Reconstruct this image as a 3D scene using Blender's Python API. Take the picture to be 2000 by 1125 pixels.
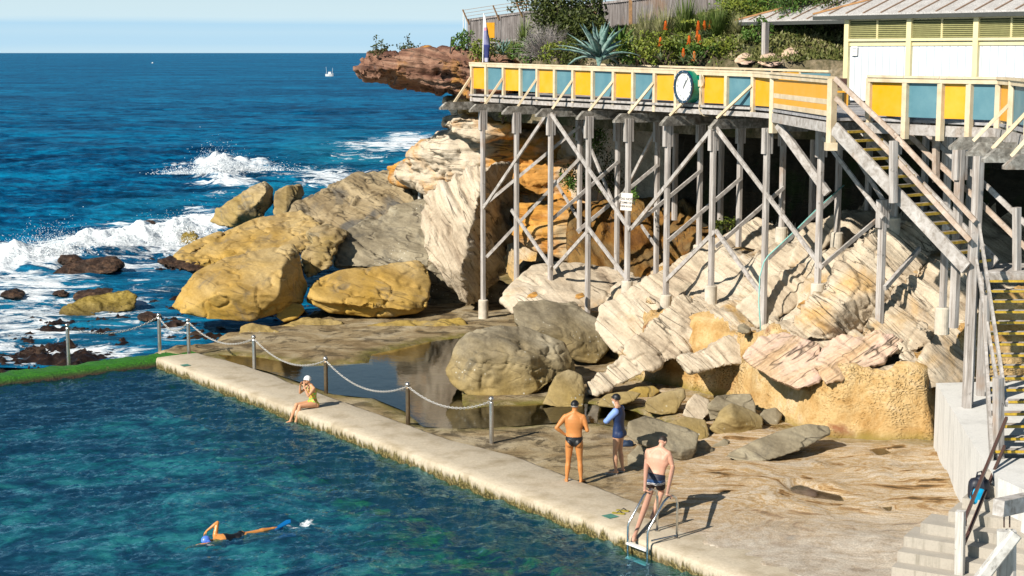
import bpy, bmesh, math, random
import numpy as np
from mathutils import Vector, Matrix
from math import radians, sin, cos, pi, sqrt, atan, atan2, exp

for o in list(bpy.data.objects): bpy.data.objects.remove(o)
scene = bpy.context.scene
COL = scene.collection

# ------------------------------------------------------------------ camera
F, CX, CY, H = 3200.0, 1000.0, 562.5, 9.2
PITCH = atan(459.5 / F)
cam_d = bpy.data.cameras.new('camera'); cam = bpy.data.objects.new('camera', cam_d); COL.objects.link(cam)
cam.location = (0, 0, H); cam.rotation_euler = (pi / 2 - PITCH, 0, 0)
cam_d.sensor_width = 36; cam_d.lens = 36 * F / 2000; cam_d.clip_end = 80000; cam_d.clip_start = 0.5
scene.camera = cam

# ------------------------------------------------------------------ light
SUN_EL = radians(35)
LDIR = Vector((0.70 * cos(SUN_EL), 0.714 * cos(SUN_EL), -sin(SUN_EL))).normalized()
sun_d = bpy.data.lights.new('sun', 'SUN'); sun = bpy.data.objects.new('sun', sun_d); COL.objects.link(sun)
sun_d.energy = 5.0; sun_d.angle = radians(0.5); sun_d.color = (1.0, 0.93, 0.82)
sun.rotation_euler = LDIR.to_track_quat('-Z', 'Y').to_euler()
world = bpy.data.worlds.new('World'); scene.world = world; world.use_nodes = True
wn = world.node_tree; wn.nodes.clear()
def wnode(t, **k):
    n = wn.nodes.new(t)
    for a, b in k.items(): setattr(n, a, b)
    return n
sky = wnode('ShaderNodeTexSky'); sky.sky_type = 'NISHITA'; sky.sun_disc = False
sky.sun_elevation = SUN_EL; sky.sun_rotation = atan2(-LDIR.x, -LDIR.y)
sky.air_density = 1.0; sky.dust_density = 0.5; sky.ozone_density = 1.5
tc = wnode('ShaderNodeTexCoord'); sep = wnode('ShaderNodeSeparateXYZ'); wn.links.new(tc.outputs['Generated'], sep.inputs[0])
mp = wnode('ShaderNodeMapping'); mp.inputs['Scale'].default_value = (3.0, 3.0, 70.0)
wn.links.new(tc.outputs['Generated'], mp.inputs[0])
nz = wnode('ShaderNodeTexNoise'); nz.inputs['Scale'].default_value = 1.6; nz.inputs['Detail'].default_value = 5
wn.links.new(mp.outputs[0], nz.inputs['Vector'])
# cloud bank above the sea: a soft edged layer up to about one degree, thin streaks over it
m1 = wnode('ShaderNodeMath', operation='MULTIPLY_ADD'); m1.inputs[1].default_value = 0.006; wn.links.new(nz.outputs[0], m1.inputs[0]); wn.links.new(sep.outputs['Z'], m1.inputs[2])
rp = wnode('ShaderNodeValToRGB'); rp.color_ramp.interpolation = 'EASE'
el = rp.color_ramp.elements
el[0].position = 0.0; el[0].color = (0.25, 0.25, 0.25, 1)
el[1].position = 1.0; el[1].color = (0, 0, 0, 1)
for p_, c_ in ((0.010, .85), (0.0150, .65), (0.0212, 0.95), (0.0228, 0.05), (0.034, 0.0), (0.036, .12), (0.046, 0.02)):
    e = el.new(p_); e.color = (c_, c_, c_, 1)
wn.links.new(m1.outputs[0], rp.inputs[0])
mixc = wnode('ShaderNodeMix', data_type='RGBA')
wn.links.new(rp.outputs[0], mixc.inputs['Factor'])
tn = wnode('ShaderNodeMix', data_type='RGBA', blend_type='MULTIPLY'); tn.inputs['Factor'].default_value = 1.0; wn.links.new(sky.outputs[0], tn.inputs['A']); tn.inputs['B'].default_value = (0.72, 0.95, 1.0, 1)
# thin pale haze low over the horizon
hz_ = wnode('ShaderNodeMapRange'); hz_.inputs['From Min'].default_value = 0.02; hz_.inputs['From Max'].default_value = 0.24; hz_.inputs['To Min'].default_value = 0.95; hz_.inputs['To Max'].default_value = 0.0
wn.links.new(sep.outputs['Z'], hz_.inputs[0])
hm = wnode('ShaderNodeMix', data_type='RGBA'); wn.links.new(hz_.outputs[0], hm.inputs['Factor']); wn.links.new(tn.outputs['Result'], hm.inputs['A']); hm.inputs['B'].default_value = (10.4, 13.2, 14.4, 1)
wn.links.new(hm.outputs['Result'], mixc.inputs['A']); mixc.inputs['B'].default_value = (7.0, 11.0, 14.0, 1)
bg = wnode('ShaderNodeBackground'); bg.inputs['Strength'].default_value = 0.05
wn.links.new(mixc.outputs['Result'], bg.inputs['Color'])
wo = wnode('ShaderNodeOutputWorld'); wn.links.new(bg.outputs[0], wo.inputs[0])
scene.view_settings.view_transform = 'Standard'; scene.view_settings.look = 'None'
scene.view_settings.exposure = 0.38; scene.view_settings.gamma = 1.0
scene.render.engine = 'CYCLES'
scene.cycles.max_bounces = 6; scene.cycles.diffuse_bounces = 1; scene.cycles.transparent_max_bounces = 12; scene.cycles.caustics_reflective = False

# ------------------------------------------------------------------ measuring helpers
CP, SP = cos(PITCH), sin(PITCH)
def ray(px, py):
    u = (px - CX) / F; v = (CY - py) / F
    return u, CP + v * SP, -SP + v * CP
def Q(px, py, D):
    x, y, z = ray(px, py); k = D / y
    return Vector((x * k, D, H + z * k))
def P(px, py, z):
    x, y, zz = ray(px, py); k = (z - H) / zz
    return Vector((x * k, y * k, z))
def proj(X, Y, Z):
    dz = Z - H; f = Y * CP - dz * SP; up = Y * SP + dz * CP
    return CX + F * X / f, CY - F * up / f

# ------------------------------------------------------------------ noise (numpy gradient noise)
_rs = np.random.RandomState(7)
_perm = np.concatenate([_rs.permutation(256)] * 2).astype(np.int32)
_g = _rs.normal(size=(256, 3)); _g /= np.linalg.norm(_g, axis=1)[:, None]
def pn(p):
    p = np.asarray(p, dtype=np.float64); i = np.floor(p).astype(np.int64); f = p - i; i &= 255
    w = f * f * f * (f * (f * 6 - 15) + 10); out = 0
    for dx in (0, 1):
        for dy in (0, 1):
            for dz in (0, 1):
                h = _perm[_perm[_perm[(i[:, 0] + dx) & 255] + ((i[:, 1] + dy) & 255)] + ((i[:, 2] + dz) & 255)]
                g = _g[h]; d = f - (dx, dy, dz)
                wx = w[:, 0] if dx else 1 - w[:, 0]; wy = w[:, 1] if dy else 1 - w[:, 1]; wz = w[:, 2] if dz else 1 - w[:, 2]
                out = out + wx * wy * wz * np.einsum('ij,ij->i', g, d)
    return out
def fbm(p, oct=4, lac=2.03, gain=0.5, ridged=False):
    p = np.asarray(p, dtype=np.float64); a = 1.0; s = 0; o = 0
    for k in range(oct):
        n = pn(p + 17.3 * k)
        if ridged: n = 0.5 - np.abs(n) * 2
        s = s + a * n; p = p * lac; a *= gain
    return s
def sstep(a, b, x):
    t = np.clip((x - a) / (b - a), 0, 1); return t * t * (3 - 2 * t)

# ------------------------------------------------------------------ object helpers
def tag(o, label=None, cat=None, group=None, kind=None):
    if label: o['label'] = label
    if cat: o['category'] = cat
    if group: o['group'] = group
    if kind: o['kind'] = kind
    return o
def thing(name, loc, label, cat, group=None):
    o = bpy.data.objects.new(name, None); COL.objects.link(o); o.location = loc; o.empty_display_size = 0.3
    return tag(o, label, cat, group)
def wloc(o):
    v = Vector((0, 0, 0))
    while o is not None: v += o.location; o = o.parent
    return v
class MB:
    def __init__(s): s.v = []; s.f = []; s.fm = []
    def add(s, vs, fs, m=0):
        b = len(s.v); s.v.extend(tuple(v) for v in vs); s.f.extend(tuple(b + i for i in f) for f in fs); s.fm.extend([m] * len(fs)); return s
    def box(s, c, size, rz=0, m=0):
        x, y, z = size[0] / 2, size[1] / 2, size[2] / 2; R = Matrix.Rotation(rz, 3, 'Z')
        vs = [Vector(c) + R @ Vector((a * x, b * y, d * z)) for a in (-1, 1) for b in (-1, 1) for d in (-1, 1)]
        return s.add(vs, [(0, 1, 3, 2), (4, 6, 7, 5), (0, 4, 5, 1), (2, 3, 7, 6), (0, 2, 6, 4), (1, 5, 7, 3)], m)
    def beam(s, a, b, w, h, up=(0, 0, 1), m=0, bev=0.0):
        # rectangular bar from a to b; h measured along up, w sideways
        a = Vector(a); b = Vector(b); d = (b - a).normalized(); up = Vector(up)
        side = d.cross(up)
        if side.length < 1e-4: side = d.cross(Vector((0, 1, 0)))
        side.normalize(); u = side.cross(d).normalized()
        sec = [(-w / 2, -h / 2), (w / 2, -h / 2), (w / 2, h / 2), (-w / 2, h / 2)]
        if bev > 0:
            q = bev; sec = [(-w/2+q, -h/2), (w/2-q, -h/2), (w/2, -h/2+q), (w/2, h/2-q), (w/2-q, h/2), (-w/2+q, h/2), (-w/2, h/2-q), (-w/2, -h/2+q)]
        n = len(sec)
        vs = [p + side * x + u * y for p in (a, b) for x, y in sec]
        fs = [(i, (i + 1) % n, n + (i + 1) % n, n + i) for i in range(n)] + [tuple(range(n - 1, -1, -1)), tuple(range(n, 2 * n))]
        return s.add(vs, fs, m)
    def tube(s, path, r, n=8, m=0, caps=True):
        path = [Vector(p) for p in path]; k = len(path); rs = r if isinstance(r, (list, tuple)) else [r] * k
        vs = []; prev = None
        for i, p in enumerate(path):
            t = (path[min(i + 1, k - 1)] - path[max(i - 1, 0)]).normalized()
            if prev is None:
                prev = t.cross(Vector((0, 0, 1)))
                if prev.length < 1e-3: prev = t.cross(Vector((0, 1, 0)))
            sd = (prev - t * prev.dot(t)).normalized(); prev = sd; u = sd.cross(t)
            for j in range(n):
                a = 2 * pi * j / n; vs.append(p + sd * cos(a) * rs[i] + u * sin(a) * rs[i])
        fs = [(i * n + j, i * n + (j + 1) % n, (i + 1) * n + (j + 1) % n, (i + 1) * n + j) for i in range(k - 1) for j in range(n)]
        if caps: fs += [tuple(range(n - 1, -1, -1)), tuple(range((k - 1) * n, k * n))]
        return s.add(vs, fs, m)
    def lathe(s, base, prof, n=16, m=0, axis=(0, 0, 1)):
        ax = Vector(axis).normalized(); q = ax.to_track_quat('Z', 'Y'); k = len(prof)
        vs = [Vector(base) + q @ Vector((r * cos(2 * pi * j / n), r * sin(2 * pi * j / n), z)) for r, z in prof for j in range(n)]
        fs = [(i * n + j, i * n + (j + 1) % n, (i + 1) * n + (j + 1) % n, (i + 1) * n + j) for i in range(k - 1) for j in range(n)]
        fs += [tuple(range(n - 1, -1, -1)), tuple(range((k - 1) * n, k * n))]
        return s.add(vs, fs, m)
    def prism(s, poly, z0, z1, m=0):
        n = len(poly); vs = [(p[0], p[1], z0) for p in poly] + [(p[0], p[1], z1) for p in poly]
        ar = sum(poly[i][0] * poly[(i + 1) % n][1] - poly[(i + 1) % n][0] * poly[i][1] for i in range(n))
        fs = [(i, (i + 1) % n, n + (i + 1) % n, n + i) for i in range(n)] + [tuple(range(n - 1, -1, -1)), tuple(range(n, 2 * n))]
        if ar < 0: fs = [f[::-1] for f in fs]
        return s.add(vs, fs, m)
    def extr(s, pts, vec, m=0):
        # polygon (3D points) swept by vec
        n = len(pts); vec = Vector(vec); vs = [Vector(p) for p in pts] + [Vector(p) + vec for p in pts]
        fs = [(i, (i + 1) % n, n + (i + 1) % n, n + i) for i in range(n)] + [tuple(range(n - 1, -1, -1)), tuple(range(n, 2 * n))]
        return s.add(vs, fs, m)
    def build(s, name, mat, parent=None, smooth=False, loc=None, norm=True):
        return mesh_obj(name, s.v, s.f, mat, parent, smooth, loc, s.fm, norm)
def mesh_obj(name, V, Fc, mat, parent=None, smooth=False, loc=None, fm=None, norm=True):
    V = np.asarray([tuple(v) for v in V], dtype=np.float64) if not isinstance(V, np.ndarray) else V
    if parent is not None: off = np.array(wloc(parent))
    else:
        if loc is None: loc = ((V[:, 0].min() + V[:, 0].max()) / 2, (V[:, 1].min() + V[:, 1].max()) / 2, V[:, 2].min())
        off = np.array(loc)
    me = bpy.data.meshes.new(name)
    if isinstance(Fc, np.ndarray):
        nv, nf = len(V), len(Fc); k = Fc.shape[1]
        me.vertices.add(nv); me.vertices.foreach_set('co', (V - off).ravel())
        me.loops.add(nf * k); me.loops.foreach_set('vertex_index', Fc.ravel().astype(np.int32))
        me.polygons.add(nf); me.polygons.foreach_set('loop_start', (np.arange(nf) * k).astype(np.int32))
        me.update(calc_edges=True); me.validate()
    else:
        me.from_pydata((V - off).tolist(), [], Fc)
        if norm:
            bm = bmesh.new(); bm.from_mesh(me); bmesh.ops.recalc_face_normals(bm, faces=bm.faces); bm.to_mesh(me); bm.free()
    mats = mat if isinstance(mat, (list, tuple)) else [mat]
    for m_ in mats: me.materials.append(m_)
    if fm is not None and len(mats) > 1: me.polygons.foreach_set('material_index', fm)
    if smooth: me.polygons.foreach_set('use_smooth', [True] * len(me.polygons))
    me.update()
    o = bpy.data.objects.new(name, me); COL.objects.link(o)
    if parent is not None: o.parent = parent
    else: o.location = tuple(off)
    return o
def grid_faces(nr, nc):
    a = np.arange(nr * nc).reshape(nr, nc)
    return np.stack([a[:-1, :-1].ravel(), a[:-1, 1:].ravel(), a[1:, 1:].ravel(), a[1:, :-1].ravel()], 1)
def vcol(o, name, arr):
    at = o.data.attributes.new(name, 'FLOAT', 'POINT'); at.data.foreach_set('value', np.asarray(arr, dtype=np.float32))

# ------------------------------------------------------------------ materials
class NT:
    def __init__(s, name):
        s.m = bpy.data.materials.new(name); s.m.use_nodes = True; s.t = s.m.node_tree; s.t.nodes.clear()
        s.out = s.n('ShaderNodeOutputMaterial'); s.b = s.n('ShaderNodeBsdfPrincipled'); s.l(s.b.outputs[0], s.out.inputs['Surface'])
    def n(s, t, **k):
        x = s.t.nodes.new(t)
        for a, b in k.items(): setattr(x, a, b)
        return x
    def l(s, a, b): s.t.links.new(a, b)
    def coord(s, kind='Object', scale=(1, 1, 1), rot=(0, 0, 0), loc=(0, 0, 0)):
        if kind == 'World': src = s.n('ShaderNodeNewGeometry').outputs['Position']
        else: src = s.n('ShaderNodeTexCoord').outputs[kind]
        m = s.n('ShaderNodeMapping'); m.inputs['Scale'].default_value = scale; m.inputs['Rotation'].default_value = rot; m.inputs['Location'].default_value = loc
        s.l(src, m.inputs[0]); return m.outputs[0]
    def noise(s, v, scale=1, detail=6, rough=0.55, dist=0):
        x = s.n('ShaderNodeTexNoise'); x.inputs['Scale'].default_value = scale; x.inputs['Detail'].default_value = detail
        x.inputs['Roughness'].default_value = rough; x.inputs['Distortion'].default_value = dist; s.l(v, x.inputs['Vector']); return x.outputs[0]
    def ramp(s, fac, stops, interp='LINEAR'):
        r = s.n('ShaderNodeValToRGB'); r.color_ramp.interpolation = interp; e = r.color_ramp.elements
        while len(e) > 1: e.remove(e[-1])
        for i, (p, c) in enumerate(stops):
            if not isinstance(c, (tuple, list)): c = (c, c, c)
            if i == 0: e[0].position = p; e[0].color = (*c, 1)
            else: q = e.new(p); q.color = (*c, 1)
        s.l(fac, r.inputs[0]); return r.outputs[0]
    def mix(s, fac, a, b, blend='MIX'):
        x = s.n('ShaderNodeMix', data_type='RGBA', blend_type=blend)
        for key, val in (('Factor', fac), ('A', a), ('B', b)):
            if isinstance(val, (int, float)): x.inputs[key].default_value = val
            elif isinstance(val, tuple): x.inputs[key].default_value = (*val, 1)
            else: s.l(val, x.inputs[key])
        return x.outputs['Result']
    def math(s, op, a, b=0.0, c=None, clamp=False):
        x = s.n('ShaderNodeMath', operation=op, use_clamp=clamp)
        for i, v in enumerate((a, b) if c is None else (a, b, c)):
            if isinstance(v, (int, float)): x.inputs[i].default_value = v
            else: s.l(v, x.inputs[i])
        return x.outputs[0]
    def bump(s, h, strength=0.5, dist=0.02, chain=None):
        x = s.n('ShaderNodeBump'); x.inputs['Strength'].default_value = strength; x.inputs['Distance'].default_value = dist
        s.l(h, x.inputs['Height'])
        if chain is not None: s.l(chain, x.inputs['Normal'])
        return x.outputs[0]
    def fin(s, col=None, rough=None, normal=None, metal=None, spec=None):
        for key, v in (('Base Color', col), ('Roughness', rough), ('Metallic', metal), ('Specular IOR Level', spec)):
            if v is None: continue
            if isinstance(v, tuple): s.b.inputs[key].default_value = (*v, 1)
            elif isinstance(v, (int, float)): s.b.inputs[key].default_value = v
            else: s.l(v, s.b.inputs[key])
        if normal is not None: s.l(normal, s.b.inputs['Normal'])
        return s.m
def zc(t, v, which='Z'):
    sp = t.n('ShaderNodeSeparateXYZ'); t.l(v, sp.inputs[0]); return sp.outputs[which]

def plain(name, col, rough=0.6, metal=0.0, var=0.12, scale=8, bump=0.15, kind='Object'):
    t = NT(name); v = t.coord(kind); n = t.noise(v, scale, 6)
    c = t.mix(t.ramp(n, [(0.3, 0.0), (0.7, 1.0)]), tuple(x * (1 - var) for x in col), tuple(min(1, x * (1 + var)) for x in col))
    return t.fin(c, rough, t.bump(t.noise(v, scale * 4, 4), bump, 0.01), metal)

def rockmat(name, ramp, bed=(0.0, 0.0, 0.0), bscale=1.6, squash=0.22, patch=None, pcol=None, pscale=0.35, stain=None, speck=0.0, dark=None, fine=1.0, bump=1.0, rough=0.85, wet=None, lines=0.9):
    """layered sandstone: bed = rotation of the bedding frame, squash = how long the beds run"""
    t = NT(name); v = t.coord('Object', rot=(bed[0], -bed[1], bed[2]))
    vm = t.n('ShaderNodeMapping'); vm.inputs['Scale'].default_value = (squash, squash, 1); t.l(v, vm.inputs[0]); vb = vm.outputs[0]
    n1 = t.noise(vb, bscale, 9, 0.62, 0.6); n2 = t.noise(vb, bscale * 5, 6, 0.6, 0.3); n3 = t.noise(v, 14, 6, 0.65); np_ = t.noise(v, pscale, 5, 0.6, 0.4)
    col = t.ramp(t.math('ADD', t.math('MULTIPLY', n1, 0.75), t.math('MULTIPLY', n2, 0.25)), ramp)
    n4 = t.noise(vb, bscale * 1.8, 2.5, 0.5, 0.3)
    crk = t.ramp(t.math('ABSOLUTE', t.math('SUBTRACT', n4, 0.5)), [(0.0, 1.0), (0.012, 0.0)])
    crk = t.math('MULTIPLY', crk, t.ramp(t.noise(v, 0.8, 3), [(0.42, 0.0), (0.55, lines)]))
    if pcol is not None:
        lo, hi = patch; col = t.mix(t.ramp(np_, [(lo, 0.0), (hi, 1.0)]), col, t.mix(n2, tuple(c * 0.75 for c in pcol), tuple(min(1, c * 1.2) for c in pcol)))
    if stain is not None:
        z0, z1, scol = stain; z = zc(t, t.coord('World'))
        zz = t.math('ADD', z, t.math('MULTIPLY', t.math('SUBTRACT', np_, 0.5), (z1 - z0) * 1.6))
        col = t.mix(t.math('MULTIPLY', t.ramp(t.math('DIVIDE', t.math('SUBTRACT', zz, z0), z1 - z0), [(0.0, 1.0), (1.0, 0.0)]), 0.85), col, t.mix(n2, tuple(c * 0.7 for c in scol), tuple(c * 1.25 for c in scol)))
    if dark is not None:   # weathering crust and lichen in irregular patches
        dl, dh, dc = dark; nd = t.noise(v, 1.1, 9, 0.7, 0.5)
        col = t.mix(t.ramp(nd, [(dl, 0.0), (dh, 1.0)]), col, dc)
    if speck > 0:
        vo = t.n('ShaderNodeTexVoronoi'); vo.inputs['Scale'].default_value = 7; t.l(v, vo.inputs['Vector'])
        m_ = t.math('MULTIPLY', t.ramp(vo.outputs['Distance'], [(0.10, 1.0), (0.2, 0.0)]), t.ramp(t.noise(v, 0.9, 4), [(0.5, 0.0), (0.62, speck)]))
        col = t.mix(m_, col, (0.62, 0.60, 0.52))
    col = t.mix(t.ramp(n3, [(0.25, 0.0), (0.75, 1.0)]), t.mix(1.0, col, (0.78, 0.76, 0.74), 'MULTIPLY'), t.mix(1.0, col, (1.12, 1.12, 1.1), 'MULTIPLY'))
    col = t.mix(crk, col, (0.05, 0.038, 0.025))
    nb = t.bump(n1, 0.6 * bump, 0.18); nb = t.bump(t.math('SUBTRACT', 1.0, crk), 0.6, 0.05, nb); nb = t.bump(n2, 0.75 * bump, 0.07, nb); nb = t.bump(n3, 0.5 * fine, 0.02, nb)
    nb = t.bump(t.noise(v, 45, 3, 0.7), 0.35 * fine, 0.008, nb)
    r = rough
    if wet is not None:
        z = zc(t, t.coord('World')); wf = t.ramp(t.math('DIVIDE', t.math('SUBTRACT', z, wet[0]), wet[1] - wet[0]), [(0.0, 1.0), (1.0, 0.0)])
        r = t.math('SUBTRACT', rough, t.math('MULTIPLY', wf, 0.5)); col = t.mix(wf, col, t.mix(1.0, col, (0.45, 0.43, 0.42), 'MULTIPLY'))
    return t.fin(col, r, nb, spec=0.3)

def wood(name, c1, c2, c3, axis='Z', rough=0.8, scale=1.0):
    t = NT(name); s = {'Z': (14, 14, 0.8), 'X': (0.8, 14, 14), 'Y': (14, 0.8, 14), 'N': (6, 6, 6)}[axis]
    v = t.coord('Object', scale=tuple(a * scale for a in s)); n = t.noise(v, 1, 7, 0.65, 0.5); v2 = t.coord('Object'); n2 = t.noise(v2, 1.3, 6, 0.6)
    c = t.ramp(n, [(0.3, c1), (0.5, c2), (0.68, c3)]); c = t.mix(t.ramp(n2, [(0.35, 0.0), (0.75, 0.55)]), c, tuple(x * 0.55 for x in c2))
    rust = t.ramp(t.noise(v2, 0.9, 4), [(0.6, 0.0), (0.72, 0.55)]); c = t.mix(rust, c, (0.34, 0.2, 0.11))
    kn = t.ramp(t.noise(v2, 5.0, 5, .7), [(.62, 0.0), (.70, .6)]); c = t.mix(kn, c, tuple(x * .35 for x in c1))
    return t.fin(c, rough, t.bump(n, 0.7, 0.015), spec=0.25)
# ================================================================== layout frame
C0 = P(305, 703, 0); C1 = P(1420, 1126, 0); CFar = P(0, 740, 0)
e1 = Vector((C1.x - C0.x, C1.y - C0.y, 0)).normalized(); m1 = Vector((-e1.y, e1.x, 0))
e2 = Vector((CFar.x - C0.x, CFar.y - C0.y, 0)).normalized(); m2 = Vector((e2.y, -e2.x, 0))
if m2.y < 0: m2 = -m2
SEA_Z, POOL_Z, TIDE_Z = -0.55, -0.27, -0.045
def sd_poly(X, Y, poly):
    """signed distance, positive inside"""
    d = np.full(X.shape, 1e9); ins = np.zeros(X.shape, bool); n = len(poly)
    for i in range(n):
        ax, ay = poly[i]; bx, by = poly[(i + 1) % n]; ex, ey = bx - ax, by - ay
        t = np.clip(((X - ax) * ex + (Y - ay) * ey) / (ex * ex + ey * ey + 1e-9), 0, 1)
        d = np.minimum(d, np.hypot(X - ax - ex * t, Y - ay - ey * t))
        c = ((ay > Y) != (by > Y)); xx = ax + (Y - ay) / (by - ay + 1e-12) * ex; ins ^= c & (X < xx)
    return np.where(ins, d, -d)
def wp(pts, z=0.0): return [tuple(P(x, y, z)[:2]) for x, y in pts]
land = wp([(300, 688), (345, 672), (400, 668), (450, 655), (470, 645), (560, 628), (640, 600), (700, 560), (720, 500), (760, 400), (900, 330), (2400, 330), (2600, 1500), (200, 1500)])
tideA = wp([(425, 690), (500, 694), (600, 712), (720, 706), (725, 690), (790, 676), (850, 662), (925, 655), (930, 700), (900, 760), (905, 795), (960, 790), (1050, 785), (1150, 785), (1250, 800), (1300, 830), (1240, 838), (1185, 826), (1120, 818), (1050, 826), (960, 832), (880, 834), (825, 830), (790, 800), (730, 775), (650, 767), (600, 748), (520, 722), (450, 705)])
puds = [wp(q) for q in ([(1530, 952), (1556, 944), (1600, 956), (1640, 967), (1647, 978), (1600, 976), (1540, 964)], [(1700, 887), (1725, 884), (1740, 893), (1715, 898)], [(1722, 992), (1742, 991), (1738, 1001)])]
toe = wp([(985, 520), (1000, 580), (1060, 596), (1120, 620), (1185, 690), (1240, 742), (1330, 765), (1420, 788), (1490, 822), (1560, 850), (1620, 862), (1700, 866), (1830, 874), (1850, 860), (2300, 800), (2300, 200), (985, 200)])
OX, OY = Q(943, 600, 56.6)[:2]
dv = Vector((0.508, -0.861)); nv = Vector((0.861, 0.508))
def st(s, t, z=0.0): return Vector((OX + dv.x * s + nv.x * t, OY + dv.y * s + nv.y * t, z))
# control heights of the rock shelf that carries the timber posts (s, t, z)
ctrl = [(-8, 3, .6), (-4, 2, .8), (0, 1.5, .7), (0, 5, 1.6), (2.2, 0, 0.9), (2.2, 2.5, 1.7), (4.4, 0, .9), (4.4, 2.5, 1.4), (6.6, 0, 1.15), (6.6, 2.5, 2.05), (8.8, 0, 1.65), (8.8, 2.5, 2.7),
        (11, 0, 1.7), (11, 2.5, 3.4), (13.2, 0, 2.15), (13.2, 2.5, 3.8), (15.4, 0, 1.8), (15.4, 2.5, 3.9), (17.6, 0, 2.6), (17.6, 3, 4.0), (19.8, 0, 1.6), (19.8, 2.5, 2.9), (22, 0, 1.8), (22, 3, 3.6),
        (17, -3, 1.4), (19, -3.2, 1.55), (14, -3.5, .9), (11, -3, .6), (8, -3, .4), (5, -2, .4), (24, 3, 4.2), (27, 3, 4.2), (13, 5, 4.6), (17, 5.5, 4.8), (9, 5, 3.4), (5, 5, 2.2), (22, 6, 4.6), (30, 0, 2)]
cw = np.array([tuple(st(a, b))[:2] + (c,) for a, b, c in ctrl])
def plateau(X, Y):
    num = 0; den = 0
    for x, y, z in cw:
        w = 1.0 / ((X - x) ** 2 + (Y - y) ** 2 + 0.25) ** 1.6; num = num + w * z; den = den + w
    return num / den
def land_h(X, Y):
    """flat tidal platform: sandstone, shallow pools, ragged seaward edge"""
    p = np.stack([X, Y, X * 0], 1)
    a = (X - C0.x) * m1.x + (Y - C0.y) * m1.y; b = (X - C0.x) * m2.x + (Y - C0.y) * m2.y
    big = fbm(p * 0.22, 3); mid = fbm(p * 0.9 + 9, 4); fine = fbm(p * 4 + 3, 3)
    L = sd_poly(X, Y, land) + 0.5 * fbm(p * 0.7, 3)
    z = 0.0 + 0.05 * mid + 0.012 * fine
    right = sstep(2.0, 6.0, X) * sstep(1.0, 3.0, a); z = z + right * (0.12 + 0.16 * big + 0.05 * np.abs(mid))
    # bedding ledges in the flat rock on the right
    zz = z * 14 + 0.6 * mid; z = np.where(right > .2, z * (1 - .5) + .5 * (np.floor(zz) + sstep(.2, .8, zz - np.floor(zz))) / 14, z)
    z = z + (0.078 + .01 * mid - z) * sstep(3.4, 2.2, a) * sstep(19.5, 21.5, (X - C0.x) * e1.x + (Y - C0.y) * e1.y)
    dA = sd_poly(X, Y, tideA) + 0.25 * fbm(p * 0.8 + 4, 4)
    z = z - 0.17 * sstep(-0.25, 0.5, dA) - 0.035 * sstep(-.3, 0.1, dA)
    for q in puds: z = z - 0.16 * sstep(-0.15, 0.25, sd_poly(X, Y, q) + 0.1 * mid)
    rough = -0.73 + 0.46 * fbm(p * 0.55 + 31, 5, gain=.6) + 0.34 * np.abs(fbm(p * 2.6 + 5, 4, gain=.65))
    rough = rough - 0.9 * sstep(6, 20, -L)
    z = z * sstep(-1.2, 0.3, L) + rough * (1 - sstep(-1.2, 0.3, L))
    T = sd_poly(X, Y, toe) + 0.35 * fbm(p * 0.5 + 50, 3) 
    return z, a, b, L, T, p
# ================================================================== platform
gx = np.arange(-34, 17, 0.1); gy = np.concatenate([np.arange(24, 62, 0.1), np.arange(62, 90, 0.2)])
GX, GY = np.meshgrid(gx, gy); X = GX.ravel(); Y = GY.ravel()
z, a, b, L, T, p3 = land_h(X, Y)
inpool = sstep(0.35, 0.75, -a + 0.0) * sstep(0.5, 1.0, -b) 
bot = -1.5 + 0.25 * fbm(p3 * 0.35 + 8, 4) + 0.55 * sstep(6.5, 0.5, -a) * (0.5 + fbm(p3 * 0.6 + 2, 4)) * sstep(14, 22, (X - C0.x) * e1.x + (Y - C0.y) * e1.y)
wall_zone = (a < 0.75) & (b < 0.7)
z = np.where(wall_zone, bot, z)
z = np.where((np.abs(b) < 1.4) & (a < 0.8), np.minimum(z, -0.75), z)
fc = grid_faces(len(gy), len(gx))

t = NT('sandstone_platform'); v = t.coord('World'); nA = t.noise(v, 0.55, 9, 0.62, 1.2); nB = t.noise(v, 3.0, 8, 0.65); nC = t.noise(v, 28, 4, 0.7)
sq = t.n('ShaderNodeMapping'); sq.inputs['Scale'].default_value = (0.32, 0.75, 3); sq.inputs['Rotation'].default_value = (0, 0, radians(14)); t.l(v, sq.inputs[0])
nS = t.noise(sq.outputs[0], 0.8, 10, 0.60, 3.2)
ca = t.ramp(nA, [(0.30, (0.12, 0.085, 0.035)), (0.42, (0.28, 0.20, 0.10)), (0.52, (0.42, 0.33, 0.19)), (0.68, (0.55, 0.47, 0.33))])
cb = t.ramp(nS, [(0.34, (0.10, 0.06, 0.02)), (0.39, (0.34, 0.19, 0.07)), (0.43, (0.56, 0.38, 0.19)), (0.48, (0.68, 0.56, 0.41)), (0.53, (0.50, 0.32, 0.13)), (0.56, (0.64, 0.50, 0.33)), (0.62, (0.72, 0.62, 0.49)), (0.70, (0.55, 0.38, 0.20))])
cb = t.mix(t.ramp(t.noise(v, .5, 9, .7, 1.0), [(.55, 0.0), (.62, .55)]), cb, t.ramp(nB, [(.35, (.10, .065, .02)), (.6, (.36, .23, .09))]))
fy = t.ramp(t.math('DIVIDE', t.math('SUBTRACT', t.math('ADD', zc(t, v, 'Y'), t.math('MULTIPLY', nA, 3.0)), 30.0), 5.0, clamp=True), [(0.2, 0.8), (0.8, 0.0)]); cb = t.mix(fy, cb, t.ramp(nB, [(.35, (.45, .38, .30)), (.5, (.62, .56, .48)), (.65, (.70, .66, .58))]))
fx = t.math('DIVIDE', t.math('ADD', zc(t, v, 'X'), t.math('MULTIPLY', t.math('SUBTRACT', nA, 0.5), 3.0)), 5.0, clamp=True)
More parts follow.
